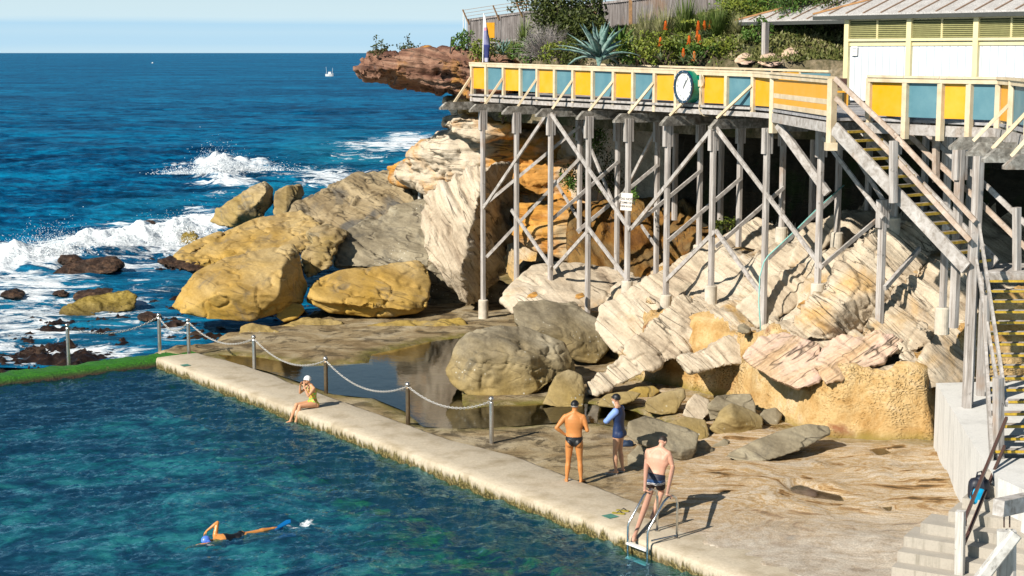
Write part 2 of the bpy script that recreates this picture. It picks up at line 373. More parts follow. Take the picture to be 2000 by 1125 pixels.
ca = t.mix(t.ramp(t.noise(v, 1.1, 10, .72, .6), [(.50, 0.0), (.58, .85)]), ca, t.ramp(nB, [(.35, (.035, .025, .012)), (.6, (.13, .095, .05))]))
c = t.mix(t.ramp(fx, [(0.35, 0.0), (0.75, 1.0)]), ca, cb)
peb = t.n('ShaderNodeTexVoronoi'); peb.inputs['Scale'].default_value = 22; t.l(v, peb.inputs['Vector'])
c = t.mix(t.ramp(peb.outputs['Distance'], [(0.0, 0.0), (0.6, 0.35)]), c, t.mix(1.0, c, (0.45, 0.42, 0.38), 'MULTIPLY'))
at = t.n('ShaderNodeAttribute', attribute_name='weed'); wn1 = t.noise(v, 2.2, 8, 0.7)
weed = t.ramp(t.math('ADD', at.outputs['Fac'], t.math('MULTIPLY', t.math('SUBTRACT', wn1, 0.5), 0.9)), [(0.35, 0.0), (0.6, 1.0)])
cw_ = t.ramp(nB, [(0.3, (0.008, 0.006, 0.005)), (0.5, (0.025, 0.015, 0.011)), (0.62, (0.05, 0.028, 0.018)), (0.70, (0.13, 0.085, 0.05)), (0.80, (0.35, 0.26, 0.17))])
c = t.mix(weed, c, cw_)
al = t.n('ShaderNodeAttribute', attribute_name='algae'); c = t.mix(t.math('MULTIPLY', al.outputs['Fac'], t.ramp(nB, [(0.35, 0.2), (0.6, 1.0)])), c, (0.16, 0.14, 0.02))
# pool floor: sand, dark rock and green weed
pl = t.n('ShaderNodeAttribute', attribute_name='floor'); nP = t.noise(v, 0.5, 8, 0.65, 0.8); nQ = t.noise(v, 1.6, 8, 0.7, 0.8)
cp = t.ramp(t.math('ADD', t.math('MULTIPLY', nP, 0.6), t.math('MULTIPLY', nQ, 0.4)), [(0.42, (0.01, 0.025, 0.03)), (0.48, (0.04, 0.10, 0.11)), (0.54, (0.16, 0.40, 0.38)), (0.60, (0.5, 0.75, 0.6))])
gr = t.n('ShaderNodeAttribute', attribute_name='green'); cg = t.ramp(nQ, [(0.38, (0.02, 0.012, 0.006)), (0.47, (0.08, 0.045, 0.015)), (0.54, (0.12, 0.22, 0.01)), (0.66, (0.34, 0.50, 0.06))])
cp = t.mix(gr.outputs['Fac'], cp, cg); c = t.mix(pl.outputs['Fac'], c, cp)
c = t.mix(t.ramp(nC, [(0.3, 0.0), (0.7, 1.0)]), t.mix(1.0, c, (0.7, 0.68, 0.66), 'MULTIPLY'), t.mix(1.0, c, (1.15, 1.15, 1.15), 'MULTIPLY'))
rr = t.math('SUBTRACT', 0.85, t.math('MULTIPLY', weed, 0.55))
MAT_PLAT = t.fin(c, rr, t.bump(nC, 0.6, 0.02, t.bump(nB, 0.8, 0.05, t.bump(nS, 0.5, 0.08))), spec=0.35)
plat = mesh_obj('rock_platform', np.stack([X, Y, z], 1), fc, MAT_PLAT, smooth=True, loc=(0, 0, 0)); tag(plat, kind='structure')
sE = (X - C0.x) * e1.x + (Y - C0.y) * e1.y
vcol(plat, 'weed', np.clip(1 - sstep(-2.2, 0.5, L), 0, 1)); vcol(plat, 'floor', wall_zone.astype(float))
dA = sd_poly(X, Y, tideA); vcol(plat, 'algae', np.clip(sstep(-0.9, 0.1, dA) + 0.6 * sstep(0.9, -0.1, np.abs(sd_poly(X, Y, toe))), 0, 1) * (~wall_zone))
gn_ = fbm(p3 * .5 + 77, 4); vcol(plat, 'green', np.clip(sstep(6.5, 1.0, -a + 3 * gn_) * sstep(13, 21, sE + 4 * gn_) + .8 * sstep(1.8, .3, -a + 1.5 * gn_) * sstep(2, 8, sE), 0, 1))

# ================================================================== cliff shelf under the deck
PALE = [(0.30, (0.10, 0.075, 0.05)), (0.37, (0.32, 0.25, 0.18)), (0.44, (0.52, 0.43, 0.32)), (0.54, (0.61, 0.52, 0.40)), (0.62, (0.66, 0.58, 0.47)), (0.72, (0.44, 0.38, 0.29))]
YEL = [(0.30, (0.24, 0.14, 0.03)), (0.42, (0.48, 0.30, 0.09)), (0.52, (0.62, 0.42, 0.16)), (0.62, (0.66, 0.46, 0.20)), (0.75, (0.52, 0.34, 0.12))]
ORA = [(0.30, (0.14, 0.05, 0.012)), (0.42, (0.40, 0.17, 0.03)), (0.52, (0.60, 0.30, 0.06)), (0.64, (0.62, 0.40, 0.14)), (0.78, (0.45, 0.24, 0.08))]
GREY = [(0.30, (0.09, 0.075, 0.05)), (0.42, (0.22, 0.185, 0.125)), (0.52, (0.33, 0.285, 0.20)), (0.64, (0.40, 0.36, 0.27)), (0.78, (0.28, 0.24, 0.17))]
TAN = [(0.30, (0.13, 0.09, 0.045)), (0.40, (0.27, 0.20, 0.11)), (0.52, (0.42, 0.33, 0.20)), (0.64, (0.48, 0.40, 0.27)), (0.80, (0.30, 0.25, 0.16))]
RED = [(0.30, (0.04, 0.018, 0.014)), (0.42, (0.14, 0.065, 0.045)), (0.52, (0.28, 0.15, 0.10)), (0.62, (0.38, 0.24, 0.17)), (0.78, (0.18, 0.10, 0.07))]
PINK = [(0.30, (0.30, 0.16, 0.08)), (0.40, (0.60, 0.42, 0.26)), (0.50, (0.68, 0.50, 0.38)), (0.60, (0.66, 0.46, 0.40)), (0.72, (0.70, 0.58, 0.44))]
gx = np.arange(-6, 30, 0.11); gy = np.arange(22, 72, 0.11)
GX, GY = np.meshgrid(gx, gy); X = GX.ravel(); Y = GY.ravel()
z, a, b, L, T, p3 = land_h(X, Y)
pz = plateau(X, Y); s_ = (X - OX) * dv.x + (Y - OY) * dv.y; t_ = (X - OX) * nv.x + (Y - OY) * nv.y
# steps of tilted bedding on the shelf
bed = fbm(np.stack([(X * .75 + Y * .66) * 0.35, (X * .66 - Y * .75) * 1.5, X * 0], 1), 4)
pz = pz + 0.28 * bed + 0.16 * fbm(p3 * 1.4, 4)
back = sstep(5.8, 7.4, t_ + 0.7 * fbm(p3 * 0.5, 3) + 0.3 * bed)
pz = pz * (1 - back) + (7.75 + 0.2 * bed) * back
shelf = z - 0.25 + (pz - z + .25) * sstep(0.0, 0.55, T)
hc = fbm(np.stack([X * 2.2, Y * 2.2, shelf * 2.6], 1), 4)
nrm = np.stack([-(np.gradient(shelf.reshape(GX.shape), axis=1) / .11).ravel(), -(np.gradient(shelf.reshape(GX.shape), axis=0) / .11).ravel(), np.ones(len(X))], 1)
nrm /= np.linalg.norm(nrm, axis=1)[:, None]
Vs = np.stack([X, Y, shelf], 1) + nrm * (0.10 * hc + 0.22 * fbm(np.stack([X * .5, Y * .5, shelf * 1.6], 1), 4))[:, None] * sstep(-0.1, 0.4, T)[:, None]
fc = grid_faces(len(gy), len(gx)); keep = (T[fc].max(1) > -0.2) & ((X[fc].mean(1) < 15.5) | (Y[fc].mean(1) < 60))
fc = fc[keep]; used = np.unique(fc); remap = -np.ones(len(Vs), int); remap[used] = np.arange(len(used)); fc = remap[fc]
MAT_BACK = rockmat('shade_dark_cliff', [(0.3, (0.008, 0.008, 0.005)), (0.5, (0.025, 0.022, 0.014)), (0.65, (0.05, 0.042, 0.028)), (0.8, (0.09, 0.07, 0.045))], bscale=1.5, squash=.3, patch=(.5, .6), pcol=(.018, .032, .008), pscale=.6)  # under-deck shade put into the colour: near-black rock with greenish patches
MAT_SHELF = rockmat('ochre_sandstone', PALE, bed=(radians(8), radians(42), 0), bscale=1.5, squash=0.12, patch=(0.55, 0.64), pcol=(0.50, 0.31, 0.11), pscale=0.4, fine=2.0, stain=(0.0, 1.7, (0.60, 0.38, 0.12)), lines=0.3, bump=1.3)
_n = bpy.data.materials['ochre_sandstone'].node_tree
t = NT('honeycombed_yellow_sandstone'); v = t.coord('World', scale=(1, 1, 1.3)); n1 = t.noise(v, .9, 8, .65, .5); n3 = t.noise(v, 14, 5, .7); vo = t.n('ShaderNodeTexVoronoi'); vo.inputs['Scale'].default_value = 13; vn = t.n('ShaderNodeVectorMath', operation='ADD'); t.l(v, vn.inputs[0]); nn1 = t.n('ShaderNodeTexNoise'); nn1.inputs['Scale'].default_value = 2.5; t.l(v, nn1.inputs['Vector']); vs_ = t.n('ShaderNodeVectorMath', operation='SCALE'); vs_.inputs['Scale'].default_value = .35; t.l(nn1.outputs['Color'], vs_.inputs[0]); t.l(vs_.outputs[0], vn.inputs[1]); t.l(vn.outputs[0], vo.inputs['Vector'])
pit = t.math('MULTIPLY', t.ramp(vo.outputs['Distance'], [(0.0, 0.0), (.55, 1.0)]), t.ramp(t.noise(v, .7, 3), [(.46, 0.0), (.60, 1.0)]))
c = t.ramp(n1, [(.32, (.34, .18, .05)), (.44, (.48, .30, .12)), (.54, (.57, .40, .19)), (.64, (.62, .47, .28)), (.74, (.54, .36, .19))]); c = t.mix(t.ramp(n3, [(.35, .5), (.55, 0.0)]), c, (.30, .17, .05))
rust = t.noise(v, .45, 5, .6); c = t.mix(t.ramp(rust, [(.60, 0.0), (.66, .8)]), c, (.22, .07, .03)); zz_ = zc(t, t.coord('World')); c = t.mix(t.ramp(t.math('ADD', zz_, t.math('MULTIPLY', n1, .4)), [(.30, .8), (.52, 0.0)]), c, (.22, .17, .04))
MAT_HONEY = t.fin(c, .9, t.bump(n3, .6, .02, t.bump(pit, .9, .045, t.bump(n1, .6, .15))), spec=.2)
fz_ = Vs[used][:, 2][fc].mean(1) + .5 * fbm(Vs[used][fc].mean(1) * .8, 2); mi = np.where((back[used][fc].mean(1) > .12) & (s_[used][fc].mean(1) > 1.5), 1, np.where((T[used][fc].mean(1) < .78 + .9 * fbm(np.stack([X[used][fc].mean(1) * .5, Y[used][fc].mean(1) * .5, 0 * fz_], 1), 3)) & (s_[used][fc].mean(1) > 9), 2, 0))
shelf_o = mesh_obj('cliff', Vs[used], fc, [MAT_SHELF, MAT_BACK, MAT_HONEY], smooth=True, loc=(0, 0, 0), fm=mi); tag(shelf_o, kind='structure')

# ================================================================== water
def water_mat(name, tint, rough=0.06, b1=0.5, foam=False, refl=1.0, sc=(1, 1, 1), body=None, rot=0.0, dist=0.08, fmax=1.0):
    t = NT(name); v = t.coord('World', scale=sc, rot=(0, 0, rot)); n1 = t.noise(v, 1.1, 4, 0.55, 0.3); n2 = t.noise(v, 6.5, 5, 0.65, 0.2)
    nb = t.bump(n2, b1, dist * 0.35, t.bump(n1, b1, dist * 1.6))
    g = t.n('ShaderNodeBsdfGlossy'); g.inputs['Roughness'].default_value = rough; g.inputs['Color'].default_value = (*(refl if isinstance(refl, tuple) else (refl,) * 3), 1); t.l(nb, g.inputs['Normal'])
    tr = t.n('ShaderNodeBsdfTransparent'); tr.inputs['Color'].default_value = (*tint, 1)
    fr = t.n('ShaderNodeFresnel'); fr.inputs['IOR'].default_value = 1.33; t.l(nb, fr.inputs['Normal'])
    under = tr.outputs[0]
    if body is not None:
        df = t.n('ShaderNodeBsdfDiffuse'); df.inputs['Color'].default_value = (*body[0], 1); mx = t.n('ShaderNodeMixShader'); mx.inputs[0].default_value = body[1]
        t.l(nb, df.inputs['Normal']); t.l(tr.outputs[0], mx.inputs[1]); t.l(df.outputs[0], mx.inputs[2]); under = mx.outputs[0]
    mx = t.n('ShaderNodeMixShader'); t.l(t.math('MINIMUM', fr.outputs[0], fmax), mx.inputs[0]); t.l(under, mx.inputs[1]); t.l(g.outputs[0], mx.inputs[2]); last = mx.outputs[0]
    if foam:
        at = t.n('ShaderNodeAttribute', attribute_name='foam'); vw = t.coord('World'); fn = t.noise(vw, 1.5, 10, 0.72, 1.2)
        ff = t.ramp(t.math('ADD', at.outputs['Fac'], t.math('MULTIPLY', t.math('SUBTRACT', fn, 0.5), 1.6)), [(0.42, 0.0), (0.6, 1.0)])
        fd = t.n('ShaderNodeBsdfDiffuse'); fd.inputs['Color'].default_value = (0.86, 0.9, 0.92, 1)
        mf = t.n('ShaderNodeMixShader'); t.l(ff, mf.inputs[0]); t.l(last, mf.inputs[1]); t.l(fd.outputs[0], mf.inputs[2]); last = mf.outputs[0]
    t.t.nodes.remove(t.b); t.l(last, t.out.inputs['Surface']); return t.m

# --- bathing pool
pr = math.atan2(e1.y, e1.x)
u_ = np.arange(-0.5, 42, 0.07); w_ = np.arange(0.02, 30, 0.09)
UU, WW = np.meshgrid(u_, w_); U = UU.ravel(); W = WW.ravel()
PX = C0.x + e1.x * U - m1.x * W; PY = C0.y + e1.y * U - m1.y * W
pp = np.stack([PX * 0.55 + PY * 0.25, PY * 1.05 - PX * 0.35, PX * 0], 1)
hz = 0.10 * fbm(pp * 0.95, 3) + 0.075 * fbm(pp * 2.4 + 5, 3, ridged=True) + 0.04 * fbm(pp * 5.0, 2, ridged=True)
# swimmer's wake
swx, swy = P(535, 1030, POOL_Z)[:2]
rd = np.hypot(PX - swx, PY - swy); hz = hz + 0.03 * np.exp(-rd * 1.2) * np.sin(rd * 9)
ok = ((PX - C0.x) * m2.x + (PY - C0.y) * m2.y) < 0.12
fc = grid_faces(len(w_), len(u_)); fc = fc[ok[fc].all(1)]
used = np.unique(fc); remap = -np.ones(len(PX), int); remap[used] = np.arange(len(used)); fc = remap[fc]
MAT_POOL = water_mat('pool_water', (0.35, 0.82, 0.88), 0.05, 0.8, foam=True, refl=(0.45, 0.70, 0.88), fmax=0.45, body=((0.0, 0.055, 0.09), 0.25), sc=(0.7, 1.4, 1), rot=0.3)
pool = mesh_obj('pool_water', np.stack([PX, PY, POOL_Z + hz], 1)[used], fc, MAT_POOL, smooth=True, loc=(0, 0, 0)); tag(pool, kind='structure')
fo = np.zeros(len(PX))
for (x, y, r, k) in ((575, 1026, .30, .5), (600, 1024, .35, .5), (545, 1040, .2, .35), (412, 1068, .2, .30), (640, 1018, .35, .35)):
    fx_, fy_ = P(x, y, POOL_Z)[:2]; fo = np.maximum(fo, k * np.exp(-((PX - fx_) ** 2 + (PY - fy_) ** 2) / r ** 2))
vcol(pool, 'foam', fo[used])

# --- shallow tide pools on the platform
MAT_TIDE = water_mat('tide_pool_water', (0.72, 0.66, 0.45), 0.03, 0.10, sc=(1, 1, 1), dist=0.03)
for q, nm in [(tideA, 'tide_pool_water')] + [(q, 'puddle_water') for q in puds]:
    cx_ = sum(a_[0] for a_ in q) / len(q); cy_ = sum(a_[1] for a_ in q) / len(q)
    if nm == 'tide_pool_water': q2 = q; zz = TIDE_Z
    else:
        q2 = [(cx_ + (a_ - cx_) * 1.12, cy_ + (b_ - cy_) * 1.12) for a_, b_ in q]
        qa = np.array(q); zz = float(land_h(qa[:, 0], qa[:, 1])[0].min()) + .02; q2 = [(cx_ + (a_ - cx_) * 1.02, cy_ + (b_ - cy_) * 1.02) for a_, b_ in q]
    bm = bmesh.new(); vs = [bm.verts.new((a_, b_, zz)) for a_, b_ in q2]; f_ = bm.faces.new(vs); bmesh.ops.triangulate(bm, faces=[f_])
    me = bpy.data.meshes.new(nm); bm.to_mesh(me); bm.free(); me.materials.append(MAT_TIDE); o = bpy.data.objects.new(nm, me); COL.objects.link(o); tag(o, kind='structure')
    for poly in me.polygons:
        if poly.normal.z < 0: poly.flip()

# --- sea: rows follow perspective so that every cell is about the same size in view
rows = np.concatenate([np.array([103.65, 104.0]), np.arange(104.6, 130, .5), np.arange(130, 715, 0.8)])[::-1]; cols = np.concatenate([np.arange(-900, -100, 8.0), np.arange(-100, 1100, 2.0), np.arange(1100, 2700, 12.0)])
yy = []
for r_ in rows:
    k = (SEA_Z - H) / ray(1000, r_)[2]; yy.append(ray(1000, r_)[1] * k)
yy = np.array(yy); yy[-1] = 60000
SX = np.outer(yy, (cols - 1000) / F).ravel(); SY = np.repeat(yy, len(cols))
cell = np.gradient(yy).repeat(len(cols)); px_, py_ = proj(SX, SY, SEA_Z)
att = lambda wl: np.clip(wl / (cell * 2.5) - 0.5, 0, 1)
sp = np.stack([SX * 0.5, SY, SX * 0], 1)
h = 0.50 * fbm(sp * 0.045, 2) * att(22) + 0.55 * fbm(sp * 0.15 + 3, 3) * att(7) + 0.36 * fbm(sp * 0.42 + 8, 3, ridged=True) * att(2) + 0.14 * fbm(sp * 1.3 + 1, 2) * att(.7)
h = h * (0.35 + 0.65 * sstep(60, 110, SY))
foam = np.zeros(len(SX)); shal = np.zeros(len(SX))
def blob(cx_, cy_, rx, ry, k, rot=0.0):
    c_, s__ = cos(rot), sin(rot); dx, dy = px_ - cx_, py_ - cy_
    return k * np.exp(-(((dx * c_ + dy * s__) / rx) ** 2 + ((-dx * s__ + dy * c_) / ry) ** 2))
for q in ((430, 338, 55, 24, .95), (485, 330, 55, 13, .8), (360, 335, 45, 9, .55), (450, 358, 70, 12, .75), (560, 345, 80, 10, .5), (640, 345, 90, 26, .62), (760, 285, 110, 16, .72), (800, 272, 60, 12, .75), (700, 310, 90, 10, .45),
          (60, 505, 110, 26, .95), (190, 480, 120, 26, 1.0), (330, 470, 110, 30, 1.0), (400, 440, 60, 26, .9), (255, 440, 80, 10, .6), (330, 432, 70, 8, .6), (0, 520, 60, 22, .9), (60, 560, 170, 55, .60), (60, 640, 150, 60, .58), (230, 600, 100, 45, .56), (150, 680, 150, 35, .56), (330, 640, 90, 40, .45),
          (180, 640, 120, 50, .40), (300, 560, 80, 25, .40), (200, 690, 160, 30, .45), (50, 600, 80, 40, .5), (30, 690, 90, 30, .5), (480, 400, 50, 14, .4), (420, 385, 60, 8, .42), (250, 520, 120, 12, .7)):
    foam = np.maximum(foam, blob(*q))
for q in ((700, 300, 160, 40, .9), (560, 390, 140, 40, .6), (300, 420, 120, 40, .5), (100, 620, 260, 90, .5), (330, 560, 90, 40, .3)): shal = np.maximum(shal, blob(*q))
br = blob(425, 340, 34, 18, 1.5) + blob(500, 332, 45, 9, .9) + blob(360, 338, 40, 7, .5) + blob(170, 488, 60, 17, 1.1, -.1) + blob(310, 472, 110, 17, 1.0, -.12) + blob(30, 510, 80, 16, .8) + blob(400, 440, 40, 14, .7)
h = h + br * (0.8 + 0.9 * fbm(np.stack([SX * .6, SY * .45, SX * 0], 1), 4)) + blob(370, 352, 60, 6, -.25)
sa = (SX - C0.x) * m1.x + (SY - C0.y) * m1.y; sb = (SX - C0.x) * m2.x + (SY - C0.y) * m2.y
ok = ~((sb < 0.6) & (sa < 1.0)) & ~((sa > -0.5) & (SY < 62) & (sd_poly(SX, SY, land) > 2.0))
fc = grid_faces(len(rows), len(cols)); fc = fc[ok[fc].all(1)]
t = NT('sea_water'); v = t.coord('World'); mpv = t.n('ShaderNodeMapping'); mpv.inputs['Scale'].default_value = (0.55, 1, 1); t.l(v, mpv.inputs[0]); vv = mpv.outputs[0]
nL = t.noise(vv, 0.02, 4, 0.6); nM = t.noise(vv, 0.22, 8, 0.68, 0.2); nS = t.noise(vv, 1.4, 6, 0.65); mid_ = t.noise(vv, 1.0, 7, .75);
mixn = t.math('ADD', t.math('MULTIPLY', nM, 0.35), t.math('ADD', t.math('MULTIPLY', nL, 0.20), t.math('MULTIPLY', mid_, .45)))
c = t.ramp(mixn, [(0.42, (0.0003, 0.018, 0.05)), (0.49, (0.001, 0.065, 0.16)), (0.56, (0.002, 0.19, 0.36))])
sh = t.n('ShaderNodeAttribute', attribute_name='shal'); c = t.mix(t.math('MULTIPLY', sh.outputs['Fac'], t.ramp(nM, [(0.4, 0.2), (0.65, 0.9)])), c, (0.02, 0.24, 0.33))
at = t.n('ShaderNodeAttribute', attribute_name='foam'); fn = t.noise(vv, 0.75, 12, 0.72, 1.6)
ff = t.ramp(t.math('ADD', at.outputs['Fac'], t.math('MULTIPLY', t.math('SUBTRACT', fn, 0.5), 2.2)), [(0.42, 0.0), (0.50, .6), (0.70, 1.0)])
ff = t.math('MULTIPLY', ff, t.ramp(at.outputs['Fac'], [(0.08, 0.0), (0.2, 1.0)]))
c = t.mix(ff, c, (0.84, 0.89, 0.92)); r_ = t.math('ADD', 0.22, t.math('MULTIPLY', ff, 0.6))
nb = t.bump(nS, 0.7, 0.12, t.bump(nM, 0.8, 1.2)); nb = t.bump(fn, 0.3, 0.1, nb)
sd_ = t.n('ShaderNodeBsdfDiffuse'); t.l(c, sd_.inputs['Color']); t.l(nb, sd_.inputs['Normal']); sg_ = t.n('ShaderNodeBsdfGlossy'); sg_.inputs['Color'].default_value = (0.35, 0.7, 1.0, 1); sg_.inputs['Roughness'].default_value = .18; t.l(nb, sg_.inputs['Normal'])
fr = t.n('ShaderNodeFresnel'); fr.inputs['IOR'].default_value = 1.33; t.l(nb, fr.inputs['Normal']); fx2 = t.math('MULTIPLY', t.math('MINIMUM', fr.outputs[0], 0.26), t.math('SUBTRACT', 1.0, ff))
mx = t.n('ShaderNodeMixShader'); t.l(fx2, mx.inputs[0]); t.l(sd_.outputs[0], mx.inputs[1]); t.l(sg_.outputs[0], mx.inputs[2]); t.t.nodes.remove(t.b); t.l(mx.outputs[0], t.out.inputs['Surface']); MAT_SEA = t.m
fcu = np.unique(fc); remap = -np.ones(len(SX), int); remap[fcu] = np.arange(len(fcu))
sea = mesh_obj('sea', np.stack([SX, SY, SEA_Z + h], 1)[fcu], remap[fc], MAT_SEA, smooth=True, loc=(0, 0, 0)); tag(sea, kind='structure')
vcol(sea, 'foam', foam[fcu]); vcol(sea, 'shal', shal[fcu])

# --- spray thrown up by the breakers (countless drops: stuff)
rng = np.random.RandomState(5); dv_, df_ = [], []
tet = np.array([(1, 1, 1), (1, -1, -1), (-1, 1, -1), (-1, -1, 1)]) / 1.73
def spray(n, cx_, cy_, sx, D, hmax, size):
    for _ in range(n):
        base = Q(cx_ + rng.normal() * sx, cy_, D + rng.normal() * 1.2); hh = abs(rng.normal()) ** 1.3 * hmax
        c_ = np.array(base) + (rng.normal() * .1, 0, hh); s__ = size * (0.35 + rng.rand()) * (1 - .4 * min(1, hh / (2 * hmax)))
        b_ = len(dv_); R = rng.normal(size=(3, 3)); R, _q = np.linalg.qr(R)
        dv_.extend((c_ + (tet @ R) * s__).tolist()); df_.extend([(b_, b_ + 1, b_ + 2), (b_, b_ + 3, b_ + 1), (b_, b_ + 2, b_ + 3), (b_ + 1, b_ + 3, b_ + 2)])
spray(5200, 425, 338, 22, 128, .55, .05); spray(2400, 490, 333, 34, 130, .25, .05); spray(900, 350, 340, 20, 128, .2, .05)
spray(3600, 110, 498, 28, 78, .42, .032); spray(5200, 250, 480, 80, 79, .24, .032); spray(2600, 20, 503, 40, 77, .28, .032); spray(1800, 355, 455, 35, 84, .35, .032); spray(260, 375, 455, 10, 83.5, .5, .035)
MAT_FOAM = plain('white_foam', (0.88, 0.92, 0.94), 0.5, var=0.02)
o = mesh_obj('sea_spray', dv_, df_, MAT_FOAM, norm=False); tag(o, 'white spray thrown up where waves break on the rocks', 'spray', kind='stuff')

# ================================================================== pool walls
ns = 300; prof = []
ss = np.linspace(-0.02, 34, ns); rngw = np.random.RandomState(2)
bk = [(0, 1.45), (3, 1.75), (8, 1.6), (14, 1.55), (16, 1.9), (19, 1.75), (22, 1.7), (34, 1.75)]
bw = np.interp(ss, [q[0] for q in bk], [q[1] for q in bk]) + 0.12 * pn(np.stack([ss * .8, ss * 0, ss * 0], 1)) + 0.05 * pn(np.stack([ss * 4, ss * 0 + 3, ss * 0], 1))
sect = [(0.10, -1.9), (0.09, -0.7), (0.05, -0.42), (0.02, -0.25), (0.0, -0.06), (0.015, 0.03), (0.05, 0.065), (0.4, 0.075), (0.8, 0.08), (-1, 0.07), (-2, 0.03), (-3, -0.25)]
V = []
for i, s in enumerate(ss):
    for j, (w, zz) in enumerate(sect):
        ww = w
        if w == -1: ww = bw[i] - 0.12
        if w == -2: ww = bw[i]
        if w == -3: ww = bw[i] + 0.05
        q = (s * 3, j * 1.7, 0.5); k = float(pn(np.array([q]))[0])
        edge = 0.03 * k if j < 4 else 0.012 * k
        if j in (4, 5, 6) and min(abs(s - c__) for c__ in (10.7, 15.0, 21.1, 22.4)) < 0.09: edge += 0.05; zz -= 0.02
        x = C0.x + e1.x * s + m1.x * (ww + edge); y = C0.y + e1.y * s + m1.y * (ww + edge)
        V.append((x, y, zz + 0.006 * k))
t = NT('weathered_concrete'); v = t.coord('World'); n1 = t.noise(v, 1.2, 9, 0.65); n2 = t.noise(v, 18, 5, 0.7); z = zc(t, v)
nv_ = t.n('ShaderNodeMapping'); nv_.inputs['Scale'].default_value = (6, 6, 0.8); t.l(v, nv_.inputs[0]); n3 = t.noise(nv_.outputs[0], 1, 6, 0.7)
c = t.ramp(n1, [(0.3, (0.36, 0.29, 0.19)), (0.5, (0.56, 0.48, 0.36)), (0.7, (0.64, 0.57, 0.45))])
c = t.mix(t.ramp(n2, [(0.35, 0.35), (0.6, 0.0)]), c, (0.3, 0.25, 0.17))
alg = t.ramp(t.math('ADD', z, t.math('MULTIPLY', t.math('SUBTRACT', n3, 0.5), 0.45)), [(0.0, 1.0), (1.0, 0.0)])
za = t.math('DIVIDE', t.math('ADD', t.math('ADD', z, 0.40), t.math('MULTIPLY', t.math('SUBTRACT', n3, 0.5), 0.7)), 0.36)
c = t.mix(t.ramp(za, [(0.0, 1.0), (0.7, .95), (1.1, 0.0)]), c, t.ramp(n2, [(0.38, (0.012, 0.014, 0.003)), (0.5, (0.09, 0.07, 0.012)), (0.62, (0.30, 0.24, 0.10))]))
c = t.mix(t.ramp(t.math('ADD', z, 1.0), [(0.58, 1.0), (0.68, 0.0)]), c, t.ramp(n1, [(.35, (.008, .012, .006)), (.55, (.04, .045, .012)), (.7, (.09, .08, .03))]))
ed = t.ramp(n1, [(0.55, 0.0), (0.72, 0.4)]); c = t.mix(ed, c, (0.30, 0.22, 0.12))
MAT_CONC = t.fin(c, 0.85, t.bump(n2, 0.5, 0.02, t.bump(n1, 0.3, 0.03)), spec=0.3)
o = mesh_obj('pool_walkway', V, [tuple(int(q) for q in f) for f in grid_faces(ns, len(sect))], MAT_CONC, smooth=True, loc=(0, 0, 0)); tag(o, kind='structure')
# green weed topped far wall
V = []; ss = np.linspace(-1.5, 26, 260)
for i, s in enumerate(ss):
    wd = 1.15 + 0.1 * s / 10
    for j, (w, zz) in enumerate([(-0.02, -1.9), (-0.0, -0.6), (0.02, -0.35), (0.05, -0.12), (0.10, -0.02), (0.35, 0.0), (0.75, -0.01), (1.0, -0.06), (1.15, -0.3), (1.2, -1.2)]):
        k = float(pn(np.array([(s * 2.5, j * 1.1, 4.5)]))[0]); k2 = float(pn(np.array([(s * 9, j * 2.3, 1.5)]))[0])
        V.append((C0.x + e2.x * s + m2.x * (w * wd + .05 * k), C0.y + e2.y * s + m2.y * (w * wd + .05 * k), zz + 0.09 * k + 0.05 * k2))
t = NT('green_weed_wall'); v = t.coord('World'); n1 = t.noise(v, 2.5, 8, 0.7); n2 = t.noise(v, 20, 5, 0.7); z = zc(t, v)
g = t.ramp(n2, [(0.3, (0.008, 0.05, 0.002)), (0.5, (0.025, 0.16, 0.004)), (0.7, (0.08, 0.33, 0.012))]); dk = t.ramp(n2, [(0.35, (0.02, 0.012, 0.008)), (0.6, (0.12, 0.07, 0.035))])
c = t.mix(t.ramp(t.math('MULTIPLY', t.math('ADD', z, 0.2), 6.0), [(0.0, 0.0), (0.8, 1.0)]), dk, g)
c = t.mix(t.ramp(n1, [(0.60, 0.0), (0.68, 0.8)]), c, t.mix(n2, (.05, .04, .015), (.26, .20, .09)))
o = mesh_obj('weedy_pool_wall', V, [tuple(int(q) for q in f) for f in grid_faces(260, 10)], t.fin(c, 0.6, t.bump(n2, 0.9, 0.04)), smooth=True, loc=(0, 0, 0)); tag(o, kind='structure')
